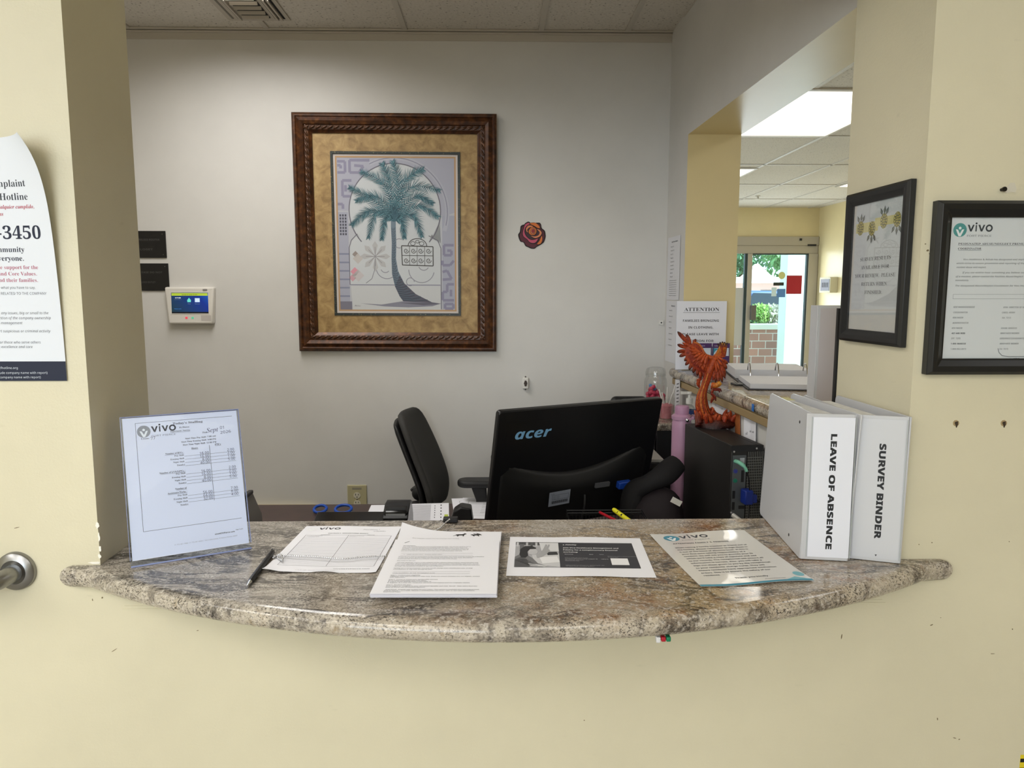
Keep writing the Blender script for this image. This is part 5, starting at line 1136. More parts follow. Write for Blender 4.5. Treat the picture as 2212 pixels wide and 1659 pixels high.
class CMB(MB):
    def __init__(s): super().__init__(); s.cl = s.b.verts.layers.float_color.new('Col'); s.cur = OR
    def paint(s, v0, fn):
        s.b.verts.ensure_lookup_table()
        for v in s.b.verts[v0:]: v[s.cl] = fn(v.co)
    def blade(s, p0, p1, wd, th, nrm, ca, cb, bend=0.0, tip=.45):
        p0, p1 = Vector(p0), Vector(p1); d = p1 - p0; L_ = d.length; t_ = d.normalized(); sd = t_.cross(nrm).normalized(); n2 = sd.cross(t_); k0 = len(s.b.verts); rings = []
        F_ = (0, .15, .35, .6, .8, .93, 1); Wd = (.5, .75, .95, 1, .85, .5, .08)
        for f, wf_ in zip(F_, Wd):
            c = p0 + d * f + n2 * bend * L_ * math.sin(f * 1.57) ** 2; rings.append(s._v([c + sd * math.cos(R(a_)) * wd / 2 * wf_ + n2 * math.sin(R(a_)) * th * (.35 + .65 * wf_) / 2 for a_ in range(0, 360, 45)]))
        for A_, B_ in zip(rings, rings[1:]):
            for i in range(8): s.face([A_[i], A_[(i + 1) % 8], B_[(i + 1) % 8], B_[i]])
        s.face(rings[0]); s.face(rings[-1]); s.paint(k0, lambda co: lerp(ca, cb, max(0, min(1, ((co - p0).dot(t_) / L_ - tip) / (1 - tip)))))
    def ctube(s, pts, r, ca, cb, seg=10, flat=1):
        k0 = len(s.b.verts); s.tube(pts, r, seg, flat=flat); n_ = len(pts); 
        s.b.verts.ensure_lookup_table()
        for i in range(n_):
            for v in s.b.verts[k0 + i * seg:k0 + (i + 1) * seg]: v[s.cl] = lerp(ca, cb, i / (n_ - 1))
    def done(s, name, parent=PH_, sub=0): s.b.transform(OI); return s.build(name, PHM, parent, True, angle=60, subsurf=sub)
rr = random.Random(11)
# dark rocky base
m = CMB(); cxb, cyb = bc.x, bc.y
rings = []
for z, r_ in ((0, .064), (.012, .067), (.022, .060), (.030, .050), (.034, .0)):
    rings.append(m._v([(cxb + (r_ + .004 * math.sin(a_ * 5.1 + z * 300)) * 1.0 * math.cos(a_), cyb + (r_ * .72 + .004 * math.cos(a_ * 4.3 + z * 200)) * math.sin(a_), zt + z + .003 * math.sin(a_ * 7)* (z > 0)) for a_ in [k_2 * .2244 for k_2 in range(28)]]))
for A_, B_ in zip(rings, rings[1:]):
    for i in range(28): m.face([A_[i], A_[(i + 1) % 28], B_[(i + 1) % 28], B_[i]])
m.face(rings[0]); m.paint(0, lambda co: lerp(S(34, 18, 22), S(96, 40, 24), max(0, (co.z - zt) / .03))); m.done('rock_base')
# flames on the base
m = CMB()
for k_2 in range(46):
    a_ = rr.uniform(0, 6.283); r_ = .060 * math.sqrt(rr.random()); x, y = cxb + r_ * math.cos(a_), cyb + r_ * .68 * math.sin(a_)
    hgt = rr.uniform(.016, .034) * (1.25 if r_ > .035 else 1); q0 = Vector((x, y, zt + .012)); q1 = q0 + Vector((rr.uniform(-.012, .012) + .3 * (x - cxb), rr.uniform(-.008, .008), hgt + .006))
    m.blade(q0, q1, .014, .009, Vector((0, -1, .2)), RE, OR, .12, .2)
# sweeping flame tail curling over the base
for px_ in ([(1575, 915), (1560, 908), (1545, 900), (1532, 888), (1524, 870)], [(1582, 922), (1570, 905), (1548, 895), (1538, 880)], [(1512, 915), (1508, 895), (1512, 878), (1516, 862)], [(1508, 920), (1506, 900), (1507, 885), (1510, 872)]):
    P = bez([q3(*p, -.03 + .02 * i) for i, p in enumerate(px_)], 6); m.ctube(P, [.010 - .007 * i / len(P) for i in range(len(P))], DR, OR, 8)
m.done('flames')
# body and trailing tail
m = CMB()
spine = [(1530, 915), (1520, 890), (1516, 862), (1521, 838), (1528, 816), (1533, 800), (1539, 786), (1546, 774), (1553, 765)]
P = bez([q3(*p) for p in spine], 6); n_ = len(P); rad = [.017, .014, .0125, .013, .0135, .014, .0145, .013, .009]
m.ctube(P, [rad[min(8, int(i / 6))] + (rad[min(8, int(i / 6) + 1)] - rad[min(8, int(i / 6))]) * (i % 6) / 6 for i in range(n_)], RE, OR, 14)
for k_2 in range(13):
    off = (k_2 - 6) * .0042; dyy = -.013 * math.cos((k_2 - 6) / 6 * 1.4)
    S_ = [(1526 + (k_2 - 6) * 2.3, 905 - abs(k_2 - 6)), (1517 + (k_2 - 6) * 1.8, 880), (1516 + (k_2 - 6) * 1.35, 855), (1523 + (k_2 - 6) * 1.05, 830), (1531 + (k_2 - 6) * .7, 806)]
    P = bez([q3(*p, dyy) for p in S_], 6); m.ctube(P, [.0045 + .002 * math.sin(i * .25) for i in range(len(P))], (RE, OR, DR, OR)[k_2 % 4], (OR, YE, OR, RE)[k_2 % 4], 6)
for k_2 in range(16):
    y_ = rr.uniform(800, 905); x_ = 1524 + (y_ < 830) * (830 - y_) * .4 + rr.choice((-13, 12)) ; m.blade(q3(x_, y_, -.01), q3(x_ + rr.uniform(2, 9) * (1 if x_ > 1524 else -1), y_ - rr.uniform(8, 18), -.012), .009, .005, Vector((0, -1, 0)), RE, OR, .1, .2)
m.done('body')
# neck, head and crest
m = CMB(); P = bez([q3(1550, 772, -.005), q3(1554, 764, -.010), q3(1557, 756, -.014), q3(1560, 750, -.018)], 6); m.ctube(P, [.013 - .004 * i / len(P) for i in range(len(P))], OR, YE, 12)
k0 = len(m.b.verts); m.ball(q3(1561, 747, -.02), (.010, .011, .010), 12, 8); m.paint(k0, lambda co: YE); m.blade(q3(1564, 747, -.026), q3(1571, 750, -.034), .007, .006, Vector((0, 0, 1)), YE, S(150, 96, 30), 0, .2)
m.done('head')
m = CMB()
for a_, b2 in (((1556, 752), (1550, 742)), ((1559, 748), (1555, 739)), ((1562, 746), (1560, 738)), ((1565, 746), (1565, 739)), ((1567, 748), (1571, 741))): m.blade(q3(*a_, -.012), q3(*b2, -.004), .007, .004, Vector((0, -1, 0)), DR, BR, .1, .2)
m.done('crest')
# wings: covered arm plus rows of feathers
def wing(name, arm, feathers, covert, side, dys, dye, memb=None):
    m = CMB(); P = bez([q3(*p, dys + (dye - dys) * i / (len(arm) - 1)) for i, p in enumerate(arm)], 6); n_ = len(P)
    m.ctube(P, [.008 - .003 * i / n_ for i in range(n_)], OR, lerp(OR, YE, .3), 10)
    if memb:
        k0 = len(m.b.verts); ns = len(memb[0]); G = []
        for r_ in range(6):
            f = r_ / 5; row = []
            for (a_, b2) in zip(*memb): row.append(q3(a_[0] + (b2[0] - a_[0]) * f, a_[1] + (b2[1] - a_[1]) * f, dys + (dye - dys) * (1 - abs(0)) * .5 - .007 - .006 * math.sin(3.14 * f)))
            G.append(row)
        m.surf(G); m.surf([[p + Vector((0, .008, 0)) for p in r_] for r_ in G]); m.paint(k0, lambda co: lerp(OR, RE, .5 + .5 * math.sin(co.x * 130 + co.z * 90)))
    for i, (bx_, by_, ex, ey, wd) in enumerate(feathers):
        f = i / max(1, len(feathers) - 1); d0 = dye + (dys - dye) * f
        m.blade(q3(bx_, by_, d0 + .004), q3(ex, ey, d0 + .004 + .004 * (i % 2)), wd * .00145, .0055, Vector((0, -1, 0)), lerp(OR, RE, .5), BR, .04, .50)
    for i, (bx_, by_, ex, ey, wd) in enumerate(covert):
        f = i / max(1, len(covert) - 1); d0 = dye + (dys - dye) * f
        m.blade(q3(bx_, by_, d0 - .004), q3(ex, ey, d0 - .004 - .002 * (i % 2)), wd * .0011, .0075, Vector((0, -1, 0)), OR, lerp(OR, RE, .6), .05, .35)
    return m.done(name)
Fp = [(1490, 745, 1463, 716, 10), (1492, 744, 1482, 722, 10), (1497, 746, 1503, 732, 9), (1484, 752, 1463, 744, 9), (1484, 757, 1462, 760, 9), (1486, 762, 1467, 770, 9), (1490, 768, 1478, 780, 9), (1494, 774, 1480, 789, 9), (1498, 778, 1488, 799, 9), (1503, 782, 1497, 806, 9), (1508, 786, 1506, 812, 9), (1513, 788, 1514, 817, 9), (1519, 790, 1522, 819, 9), (1525, 792, 1528, 814, 8)]
Fc = []
for r_, (n_, rad0) in enumerate(((10, 34), (9, 26), (7, 17))):
    for i in range(n_):
        f = i / (n_ - 1); A0_ = R(142 - 4 * r_ + f * 108); bx_, by_ = 1522 - 14 * (1 - f) + 8 * f, 764 + 12 * f
        Fc.append((bx_ - 2, by_ - 8, bx_ + math.cos(A0_) * (rad0 + 10 * (1 - f)), by_ - math.sin(A0_) * (rad0 + 8 * (1 - f) - 3), 11))
wing('wing', [(1546, 776), (1534, 772), (1524, 768), (1518, 760), (1513, 750), (1506, 743), (1498, 741)], Fp, Fc, -1, -.006, .02, ([(1498, 741), (1506, 743), (1513, 750), (1518, 760), (1524, 768), (1534, 772), (1544, 778)], [(1482, 752), (1480, 764), (1484, 778), (1493, 790), (1505, 799), (1518, 805), (1531, 804)]))
Fp = [(1562, 768, 1556, 740, 6), (1564, 768, 1562, 741, 6), (1566, 770, 1568, 742, 6), (1560, 776, 1572, 786, 8), (1560, 780, 1570, 797, 8), (1558, 784, 1567, 812, 8), (1556, 786, 1566, 818, 8), (1554, 788, 1560, 826, 8), (1550, 790, 1552, 830, 8), (1547, 790, 1545, 828, 7), (1543, 790, 1540, 822, 7)]
Fc = [(1550, 776, 1560, 790, 8), (1552, 772, 1564, 780, 8), (1554, 770, 1566, 770, 8), (1556, 768, 1564, 758, 7), (1548, 780, 1554, 800, 8), (1546, 782, 1548, 806, 8)]
wing('wing', [(1546, 776), (1553, 772), (1559, 767), (1563, 760), (1565, 752)], Fp, Fc, 1, -.010, -.045)
# legs with claws
m = CMB(); P = bez([q3(1538, 832, -.012), q3(1548, 832, -.02), q3(1557, 826, -.026)], 6); m.ctube(P, [.010, .010, .010, .010, .0095, .009, .009, .009, .009, .009, .008, .0075, .006], OR, YE, 10)
for pp in ([(1540, 842), (1550, 840), (1556, 841), (1558, 846)], [(1544, 842), (1553, 843), (1554, 848)], [(1536, 850), (1542, 854), (1544, 861), (1540, 864)], [(1538, 852), (1545, 858), (1546, 866)]): P = bez([q3(*p, -.02) for p in pp], 5); m.ctube(P, [.0045 - .003 * i / len(P) for i in range(len(P))], RE, DR, 8)
m.done('legs')

# ---- pink bottle behind the tower
p = atY(1471, 960, 2.56); t = empty('water_bottle', (.583, 2.58, 1.0), label='tall mauve pink insulated bottle standing behind the tower computer', cat='bottle')
pc = atY(1470, 1000, 2.60); t.location = (pc.x, 2.60, ZD); zb = lambda py: atY(1470, py, 2.60).z - ZD
PK = mat('bottle_pink', (180, 138, 164), .42); r_ = 41 / 1600 * 2.62 / 2 * 1.02
m = MB(); m.lathe([(0, .001), (r_ * .95, .001), (r_, .006), (r_, zb(930)), (r_ * .985, zb(912)), (r_ * .90, zb(905)), (0, zb(905))], 40); m.build('body', PK, t, True)
m = MB(); m.lathe([(r_ * .7, zb(907)), (r_ * 1.04, zb(905)), (r_ * 1.06, zb(898)), (r_ * .78, zb(894)), (0, zb(894))], 36); m.build('collar', PK, t, True)
m = MB(); m.lathe([(r_ * .72, zb(896)), (r_ * .72, zb(880)), (r_ * .66, zb(877)), (r_ * .64, zb(876.5)), (0, zb(876))], 36); m.build('cap', mat('bottle_cap', (172, 128, 156), .5), t, True)
m = MB(); m.tube([(r_ * .25, -r_ * 1.1, zb(901)), (r_ * .7, -r_ * 1.05, zb(903))], .006, 10); m.tube(bez([(r_ * .9, -r_ * .9, zb(900)), (r_ * 1.3, -r_ * .3, zb(899)), (r_ * 1.25, r_ * .5, zb(900))], 6), .006, 8); m.build('loop', PK, t, True)
m = MB(); m.ball((r_ * .32, -r_ * 1.12, zb(904)), (.008, .006, .008), 10, 6); m.build('rivet', CHROME, t, True)
# ---- dark bag with a hang tag between monitor and tower
t = empty('black_bag', (.505, 2.32, ZD), label='black bag with a white hang tag between monitor and tower computer', cat='bag'); CL = mat('bag_cloth', (15, 13, 16), .8, bump=(80, .3, .002))
def blob(mb, c, r_, sd=0):
    k0 = len(mb.b.verts); mb.ball(c, r_, 18, 12); mb.b.verts.ensure_lookup_table()
    for v in mb.b.verts[k0:]: v.co += Vector((math.sin(v.co.z * 31 + sd), math.cos(v.co.x * 27 + sd), math.sin(v.co.y * 29 + sd))) * .008
m = MB(); blob(m, (.02, .0, .10), (.085, .07, .10), 1); m.build('pouch', mat('bag_plum', (28, 20, 26), .75, bump=(80, .3, .002)), t, True)
m = MB(); m.tube(bez([(-.075, .02, .10), (-.062, .02, .185), (-.02, .0, .222), (.03, .01, .245), (.085, .05, .275)], 8), [.034 + .005 * math.sin(i * .3) for i in range(33)], 14, flat=.7); m.build('flap', CL, t, True)
m = MB(); m.box((0, 0, 0), (.034, .002, .018), Matrix.Translation((.052, -.085, .185)) @ Matrix.Rotation(R(28), 4, 'Y')); m.build('hang_tag', WHITEPL, t)
# ---- objects along the desk's far edge
def onD(px, py, z=ZD): return atZ(px, py, z)
def flatsheet(name, label, pts, lines, m_=WHITEP, lab2=None, group=None):
    P = [onD(*p, ZD + .002) for p in pts]; c = sum(P, Vector()) / 4; xa = ((P[1] + P[2]) - (P[0] + P[3])); W_ = xa.length / 2; ang = math.atan2(xa.y, xa.x)
    ya = ((P[0] + P[1]) - (P[3] + P[2])); H_ = ya.length / 2
    s = Sheet(max(W_, .1), max(H_, .1)); lines(s); return s.build(name, m_, label, 'paper sheet', Matrix.Translation((c.x, c.y, ZD + .0012)) @ Matrix.Rotation(ang, 4, 'Z'), group=group)
def rows(s):
    for k in range(26): s.line([(.035, .02 + .0085 * k), (s.w * .68, .02 + .0085 * k)], .0028, (150, 150, 156))
    for k in range(6): s.line([(s.w * .75, .03 + .03 * k), (s.w * .75, .045 + .03 * k)], .003, (90, 90, 96)); s.line([(s.w * .86, .02 + .04 * k), (s.w * .86, .038 + .04 * k)], .004, (70, 70, 76))
    s.rect(s.w * .92, s.h * .55, s.w * .985, s.h * .72, (196, 210, 80))
p0 = onD(888, 1098); 
s = Sheet(.2159, .2794); rows(s); s.build('printed_list', WHITEP, 'printed name list with a yellow-green mark on the desk in front of the chair', 'paper sheet', Matrix.Translation((-.292, 2.725, ZD + .0012)) @ Matrix.Rotation(R(4), 4, 'Z'))
s = Sheet(.2159, .2794); s.rect(.17, .02, .18, .05); s.build('blank_sheet', WHITEP, 'plain white sheet on the desk partly behind the rounded dispenser', 'paper sheet', Matrix.Translation((-.385, 2.715, ZD + .0004)) @ Matrix.Rotation(R(2), 4, 'Z'))
def form(s):
    s.box(.03, .04, .19, .09, .0012, (120, 120, 124)); 
    for k in range(9): s.t('Name and room number', .09, .03 + .022 * k, .011, 'sb', c=(70, 70, 74))
    for k in range(7): s.line([(.03, .12 + .02 * k), (.2, .12 + .02 * k)], .001, (120, 120, 124))
for dx, dy, z_, a_, lab in ((-.01, .01, .0004, 6, 'lower white form of the pair beside the monitor'), (.012, 0, .0012, -4, 'upper white form of the pair beside the monitor')):
    s = Sheet(.2159, .2794); form(s); s.build('printed_form', WHITEP, lab, 'paper sheet', Matrix.Translation((-.055 + dx, 2.80 + dy, ZD + z_)) @ Matrix.Rotation(R(a_), 4, 'Z'), group='forms beside the monitor')
# scissors with blue handles
t = empty('scissors', (0, 0, 0), label='scissors with blue handles lying behind the black keyboard', cat='scissors'); BL = mat('scissors_blue', (24, 74, 170), .45)
for a_, b_, w0 in ((692, 703, 13), (742, 730, 17)):
    c = onD(a_, 1106); m = MB(); m.tube([(c.x + w0 * .0018 * math.cos(R(k)), c.y + .022 * math.sin(R(k)) * (1 if a_ < 700 else 1.2), ZD + .012 + .008 * math.sin(R(k))) for k in range(0, 360, 18)], .0055, 8, closed=True); m.build('handle', BL, t, True)
c = onD(715, 1112); m = MB(); m.tube([(c.x - .015, c.y - .02, ZD + .010), (c.x + .02, c.y - .12, ZD + .008)], .006, 6, flat=.4); m.tube([(c.x + .015, c.y - .02, ZD + .013), (c.x - .0, c.y - .12, ZD + .008)], .006, 6, flat=.4); m.build('blades', STEEL, t, True)
# black keyboard bar, dispenser and wedge
a, b = atY(680, 1112, 2.60), atY(868, 1110, 2.62); t = empty('keyboard', ((a.x + b.x) / 2, 2.62, ZD), label='black keyboard whose back edge shows over the counter, by the blue scissors', cat='keyboard'); L_ = b.x - a.x
zk = a.z - ZD; m = MB(); m.hexa([(-L_ / 2, -.11, .001), (L_ / 2, -.11, .001), (L_ / 2, .02, .001), (-L_ / 2, .02, .001)], [(-L_ / 2, -.11, .010), (L_ / 2, -.11, .010), (L_ / 2, .02, zk), (-L_ / 2, .02, zk)]); m.build('body', BLACKG, t, bevel=.004)
for k in range(0): m = MB(); m.bx(-L_ / 2 + .012 + k * .028, -L_ / 2 + .036 + k * .028, -.11, -.03, zk - .0005, zk + .004); m.build('key_row', BLACKP, t, bevel=.001)
c0, c1_ = atY(836, 1118, 2.50), atY(886, 1084, 2.50); zt2 = c1_.z - ZD; w0 = c1_.x - c0.x
t = empty('tape_dispenser', ((c0.x + c1_.x) / 2, 2.50, ZD), label='glossy black rounded desk dispenser standing among the papers', cat='dispenser')
m = MB(); m.prism([(-.09, 0.001), (.09, .001), (.09, zt2 * .45), (.06, zt2 * .85), (.02, zt2 - .001), (-.03, zt2), (-.075, zt2 * .9), (-.09, zt2 * .6)], -w0 / 2, w0 / 2, Matrix.Rotation(R(90), 4, 'Z') @ Matrix.Rotation(R(90), 4, 'X')); m.build('body', BLACKG, t, bevel=.008, seg=3)
m = MB(); m.prism([(-.092, zt2 * .72), (-.03, zt2 + .003), (.02, zt2 + .002), (.062, zt2 * .86), (.05, zt2 * .84), (0, zt2 * .93), (-.06, zt2 * .84), (-.085, zt2 * .66)], -w0 / 2 - .002, w0 / 2 + .002, Matrix.Rotation(R(90), 4, 'Z') @ Matrix.Rotation(R(90), 4, 'X')); m.build('lid', BLACKP, t, bevel=.003)
c0, c1_ = atY(970, 1118, 2.45), atY(1022, 1090, 2.45); zt2 = c1_.z - ZD
t = empty('stapler', ((c0.x + c1_.x) / 2, 2.45, ZD), label='black wedge-shaped desk stapler standing just behind the pen chain base', cat='stapler'); w0 = (c1_.x - c0.x)
Mx_ = Matrix.Rotation(R(90), 4, 'X'); m = MB(); m.prism([(-w0 / 2, 0.001), (w0 / 2, .001), (w0 / 2, zt2 * .55), (w0 * .42, zt2 * .95), (0, zt2), (-w0 * .3, zt2 * .86), (-w0 / 2, zt2 * .4)], -.03, .03, Mx_); m.build('body', BLACKP, t, bevel=.005, seg=3)
m = MB(); m.bx(-w0 / 2, w0 / 2, -.034, .034, .001, .010); m.build('foot', BLACKG, t)
# mesh tray with highlighter and red pen
c = atY(1310, 1116, 2.05); zt2 = c.z - ZD
t = empty('mesh_tray', (c.x, 2.05, ZD), label='black wire mesh tray at the foot of the monitor', cat='tray'); WIRE = mat('wire_black', (30, 30, 31), .4, .4)
TWx, TWy = .11, .05
for zz in (.004, zt2 - .004, zt2 + .004): m = MB(); m.tube([(-TWx, -TWy, zz), (TWx, -TWy, zz), (TWx, TWy, zz), (-TWx, TWy, zz)], .0022, 6, closed=True); m.build('rim', WIRE, t, True)
m = MB()
for i in range(24): x = -TWx + TWx * 2 * i / 23; [m.bx(x - .0008, x + .0008, y - .0008, y + .0008, .004, zt2) for y in (-TWy, TWy)]
for i in range(10): z = .01 + (zt2 - .02) * i / 9; [m.bx(-TWx, TWx, y - .0008, y + .0008, z - .0008, z + .0008) for y in (-TWy, TWy)]
m.bx(-TWx, TWx, -TWy, TWy, .001, .0035); m.build('mesh', WIRE, t)
a, b = atY(1352, 1120, 2.03), atY(1326, 1101, 2.09); d = (b - a).normalized(); a = a - d * .06
t = empty('highlighter', (0, 0, 0), label='yellow highlighter leaning up out of the mesh tray', cat='marker'); YH = mat('highlighter_yellow', (232, 226, 48), .4)
m = MB(); m.tube([a, b - d * .006, b], [.0085, .0085, .007], 14, flat=.8); m.build('barrel', YH, t, True)
n_ = d.cross(Vector((0, 1, 0))).normalized(); fr = n_.cross(d)
for f, w0 in ((.62, .016), (.80, .012)): m = MB(); M_ = frame_of(a + (b - a) * f + Vector((0, -.0070, .002)), d, z=(0, -1, .25)); m.prism([(-w0 / 2, -.0035), (w0 / 2, -.002), (w0 / 2, .003), (-w0 / 2, .0025)], 0, .0016, M_); m.build('marking', BLACKP, t)
a, b = atY(1318, 1118, 2.03), atY(1296, 1107, 2.09); d = (b - a).normalized(); t = empty('red_pen', (0, 0, 0), label='red pen lying in the mesh tray beside the yellow highlighter', cat='pen')
m = MB(); m.tube([a - d * .06, b], .0042, 10); m.build('barrel', mat('pen_red', (176, 24, 40), .4), t, True); m = MB(); m.tube([b, b + d * .012], [.0035, .001], 8); m.build('tip', CHROME, t, True)
# grey organiser beside the sign holder
c = atY(548, 1112, 2.30); c2 = atY(538, 1078, 2.30); t = empty('grey_organizer', (c.x - .06, 2.30, ZD), label='grey desk organizer peeking out behind the clear sign holder', cat='organizer'); hh = atY(540, 1072, 2.3).z - ZD
GRO = mat('organizer_grey', (112, 108, 104), .5); m = MB(); m.prism([(-.09, .001), (.075, .001), (.068, hh * .62), (.040, hh), (-.09, hh)], -.06, .06, Mx_); m.build('body', GRO, t, bevel=.006)
m = MB(); m.bx(.030, .046, -.05, .05, hh - .004, hh + .008); m.build('clip', BLACKP, t, bevel=.003)

# ---- office chair beyond the desk
CHM = mat('chair_mesh', (50, 49, 47), .75, bump=(420, .4, .001)); CHB = mat('chair_black', (24, 24, 25), .5)
CY = 3.13; s0 = atY(905, 1000, CY)
t = empty('office_chair', (s0.x + .12, CY, 0), label='black office chair with a tall curved back beyond the desk', cat='chair'); O = Matrix.Translation((-(s0.x + .12), -CY, 0))
def prof_pt(py, xL): return atY(xL, py, CY)
prof = [(866, 888), (876, 903), (891, 938), (906, 973), (919, 1005), (930, 1035), (936, 1060), (936, 1083), (930, 1110)]  # front face centre line, px
front = [atY(px, py, CY) for px, py in prof]
yawc = R(5); wd = .22; rowsA = []
zz = front[0].z
for i, p in enumerate(front):
    f = i / (len(front) - 1); wv = wd * (.74 + .26 * math.sin(min(1, f * 2.2) * 1.57)) ; row = []
    for j in range(15):
        u = -1 + 2 * j / 14; edge = 1 - abs(u) ** 3; ww = wv * u * (1 if f > .06 else .82)
        row.append((p.x + ww * math.sin(yawc) + .030 * abs(u) ** 2, p.y + ww * math.cos(yawc), p.z))
    rowsA.append(row)
m = MB(); m.surf(rowsA); m.b.transform(O); m.build('backrest', CHM, t, True, solid=.028, subsurf=1)
rowsB = [[(x - .030 - .012 * (1 - abs(j - 7) / 7), y, z) for j, (x, y, z) in enumerate(r)] for r in rowsA[1:]]
m = MB(); m.surf([r[1:-1] for r in rowsB]); m.b.transform(O); m.build('back_shell', CHB, t, True, solid=.022, subsurf=1)
sx, sz = atY(985, 1090, CY).x + .10, .50
m = MB(); m.prism(rrect(-.24, .24, -.24, .24, .07), sz, sz + .075, O @ Matrix.Translation((sx, CY, 0))); m.build('seat', CHM, t, bevel=.02, seg=3)
for dy, nm in ((-.27, 1), (.27, 2)):
    pa, pb = atY(990, 1022, CY - .16), atY(1075, 1012, CY - .10)
    m = MB(); Y_ = CY + dy * .85; pa = Vector((pa.x + (.13 if nm == 2 else 0), 0, pa.z)); M_ = O @ Matrix.Translation((pa.x, Y_, pa.z - .022))
    m.prism(rrect(0, .25, -.043, .043, .04), -.014, .014, M_); ar = m.build('armrest', CHB, t, bevel=.010, seg=3)
    m = MB(); m.prism([(.055, -.014), (.115, -.014), (.118, -.06), (.14, -.085), (.20, -.06), (.215, -.045), (.225, -.05), (.19, -.085), (.12, -.125), (.11, -.2), (.10, -.30), (.06, -.30), (.062, -.2), (.075, -.07)], -.018, .018, M_ @ Matrix.Rotation(R(90), 4, 'X')); m.build('arm_support', CHB, ar, bevel=.004)
m = MB(); m.tube(bez([(sx - .15, CY, sz + .03), (sx - .25, CY, sz + .06), (atY(915, 1075, CY).x, CY, sz + .2), (atY(908, 1050, CY).x - .02, CY, atY(908, 1050, CY).z)], 8), .028, 10); m.b.transform(O); m.build('back_bar', CHB, t, True)
m = MB(); pk = atY(905, 1066, CY - .12); m.ball((pk.x, pk.y, pk.z), (.03, .02, .03), 14, 8); m.tube([(pk.x - .01, pk.y, pk.z - .04), (pk.x - .01, pk.y, pk.z - .10)], .034, 12); m.b.transform(O); m.build('tilt_knob', CHB, t, True)
m = MB(); m.tube([(sx, CY, .12), (sx, CY, sz)], .028, 14); m.b.transform(O); m.build('gas_column', CHB, t, True)
for k in range(5):
    a_ = R(72 * k + 20); e = Vector((sx + .265 * math.cos(a_), CY + .265 * math.sin(a_), .075)); m = MB(); m.tube([(sx, CY, .12), e], [.03, .018], 8); m.b.transform(O); lg = m.build('leg', CHB, t, True)
    m = MB(); m.tube([e + Vector((0, -.02, -.045)), e + Vector((0, .02, -.045))], .029, 14); m.b.transform(O); m.build('caster', CHB, lg, True)
# ---- second chair back near the corner
p = atY(1356, 862, 3.16); t = empty('guest_chair', (p.x, 3.16, 0), label='low black chair with a padded rounded back in the far corner', cat='chair')
hb = p.z; m = MB()
m.prism(rrect(-.075, .085, -.040, .012, .024), -.022, .022, Mx_ @ Matrix.Translation((0, hb - .0, 0))); m.prism(rrect(-.075, .020, -.30, -.01, .02), -.018, .018, Mx_ @ Matrix.Translation((0, hb - .0, 0))); m.build('backrest', CHB, t, bevel=.018, seg=3)
m = MB(); m.tube(bez([(-.08, .0, hb - .05), (-.05, -.015, hb - .012), (-.02, -.02, hb + .002), (.02, -.02, hb + .002)], 6), .006, 8); m.build('back_tube', BLACKG, t, True)
m = MB(); m.bx(-.17, .02, -.42, .02, .44, .50); m.build('seat', CHB, t, bevel=.02)
for x in (-.15, .0):
    for y in (-.38, 0): m = MB(); m.tube([(x, y, .001), (x, y, .44)], .011, 8); m.build('leg', BLACKG, t, True)

# ---- side cabinet with granite top in the corner, and things on it
zs = 1.082; xe = .615
t = empty('side_cabinet', (.70, 3.1, 0), label='black side cabinet with a granite top under the office side wall', cat='cabinet'); O = Matrix.Translation((-.70, -3.1, 0))
m = MB(); m.bx(xe + .02, .775, 2.885, 3.42, .001, zs - .03, O); m.build('carcass', BLACKP, t)
m = MB(); m.bx(xe, .778, 2.875, 3.43, zs - .03, zs, O); m.build('worktop', GRANITE, t, bevel=.008)
m = MB(); m.bx(xe + .012, xe + .02, 2.90, 3.13, .05, zs - .05, O); dr = m.build('door', BLACKG, t, bevel=.002)
m = MB(); m.bx(xe + .012, xe + .02, 3.15, 3.40, .05, zs - .05, O); m.build('door', BLACKG, t, bevel=.002)
m = MB(); m.tube([(xe + .004, 2.94, .93), (xe + .004, 3.06, .93)], .005, 8); m.b.transform(O); m.build('handle', STEEL, dr, True)
# grey folder lying on a black drawer unit between monitor and bottle
c = atY(1434, 1000, 2.62); t = empty('drawer_unit', (.575, 2.50, ZD), label='low black drawer unit on the desk behind the monitor edge', cat='drawer unit'); zz = atZ(1430, 1000, 1.0).z
hz = atY(1436, 1003, 2.55).z - ZD; m = MB(); m.bx(-.06, .02, .07, .30, .001, hz); m.build('body', BLACKP, t, bevel=.002); m = MB(); m.bx(-.058, .018, .068, .071, .02, hz - .02); m.build('drawer', BLACKG, t)
m = MB(); m.bx(-.058, .018, .075, .27, 0, .012); o = m.build('grey_folder', mat('folder_grey', (150, 146, 138), .5), bevel=.002); o.location = (.575, 2.50, ZD + hz + .0005); thing(o, 'grey folder lying on the black drawer unit beside the pink bottle', 'folder')
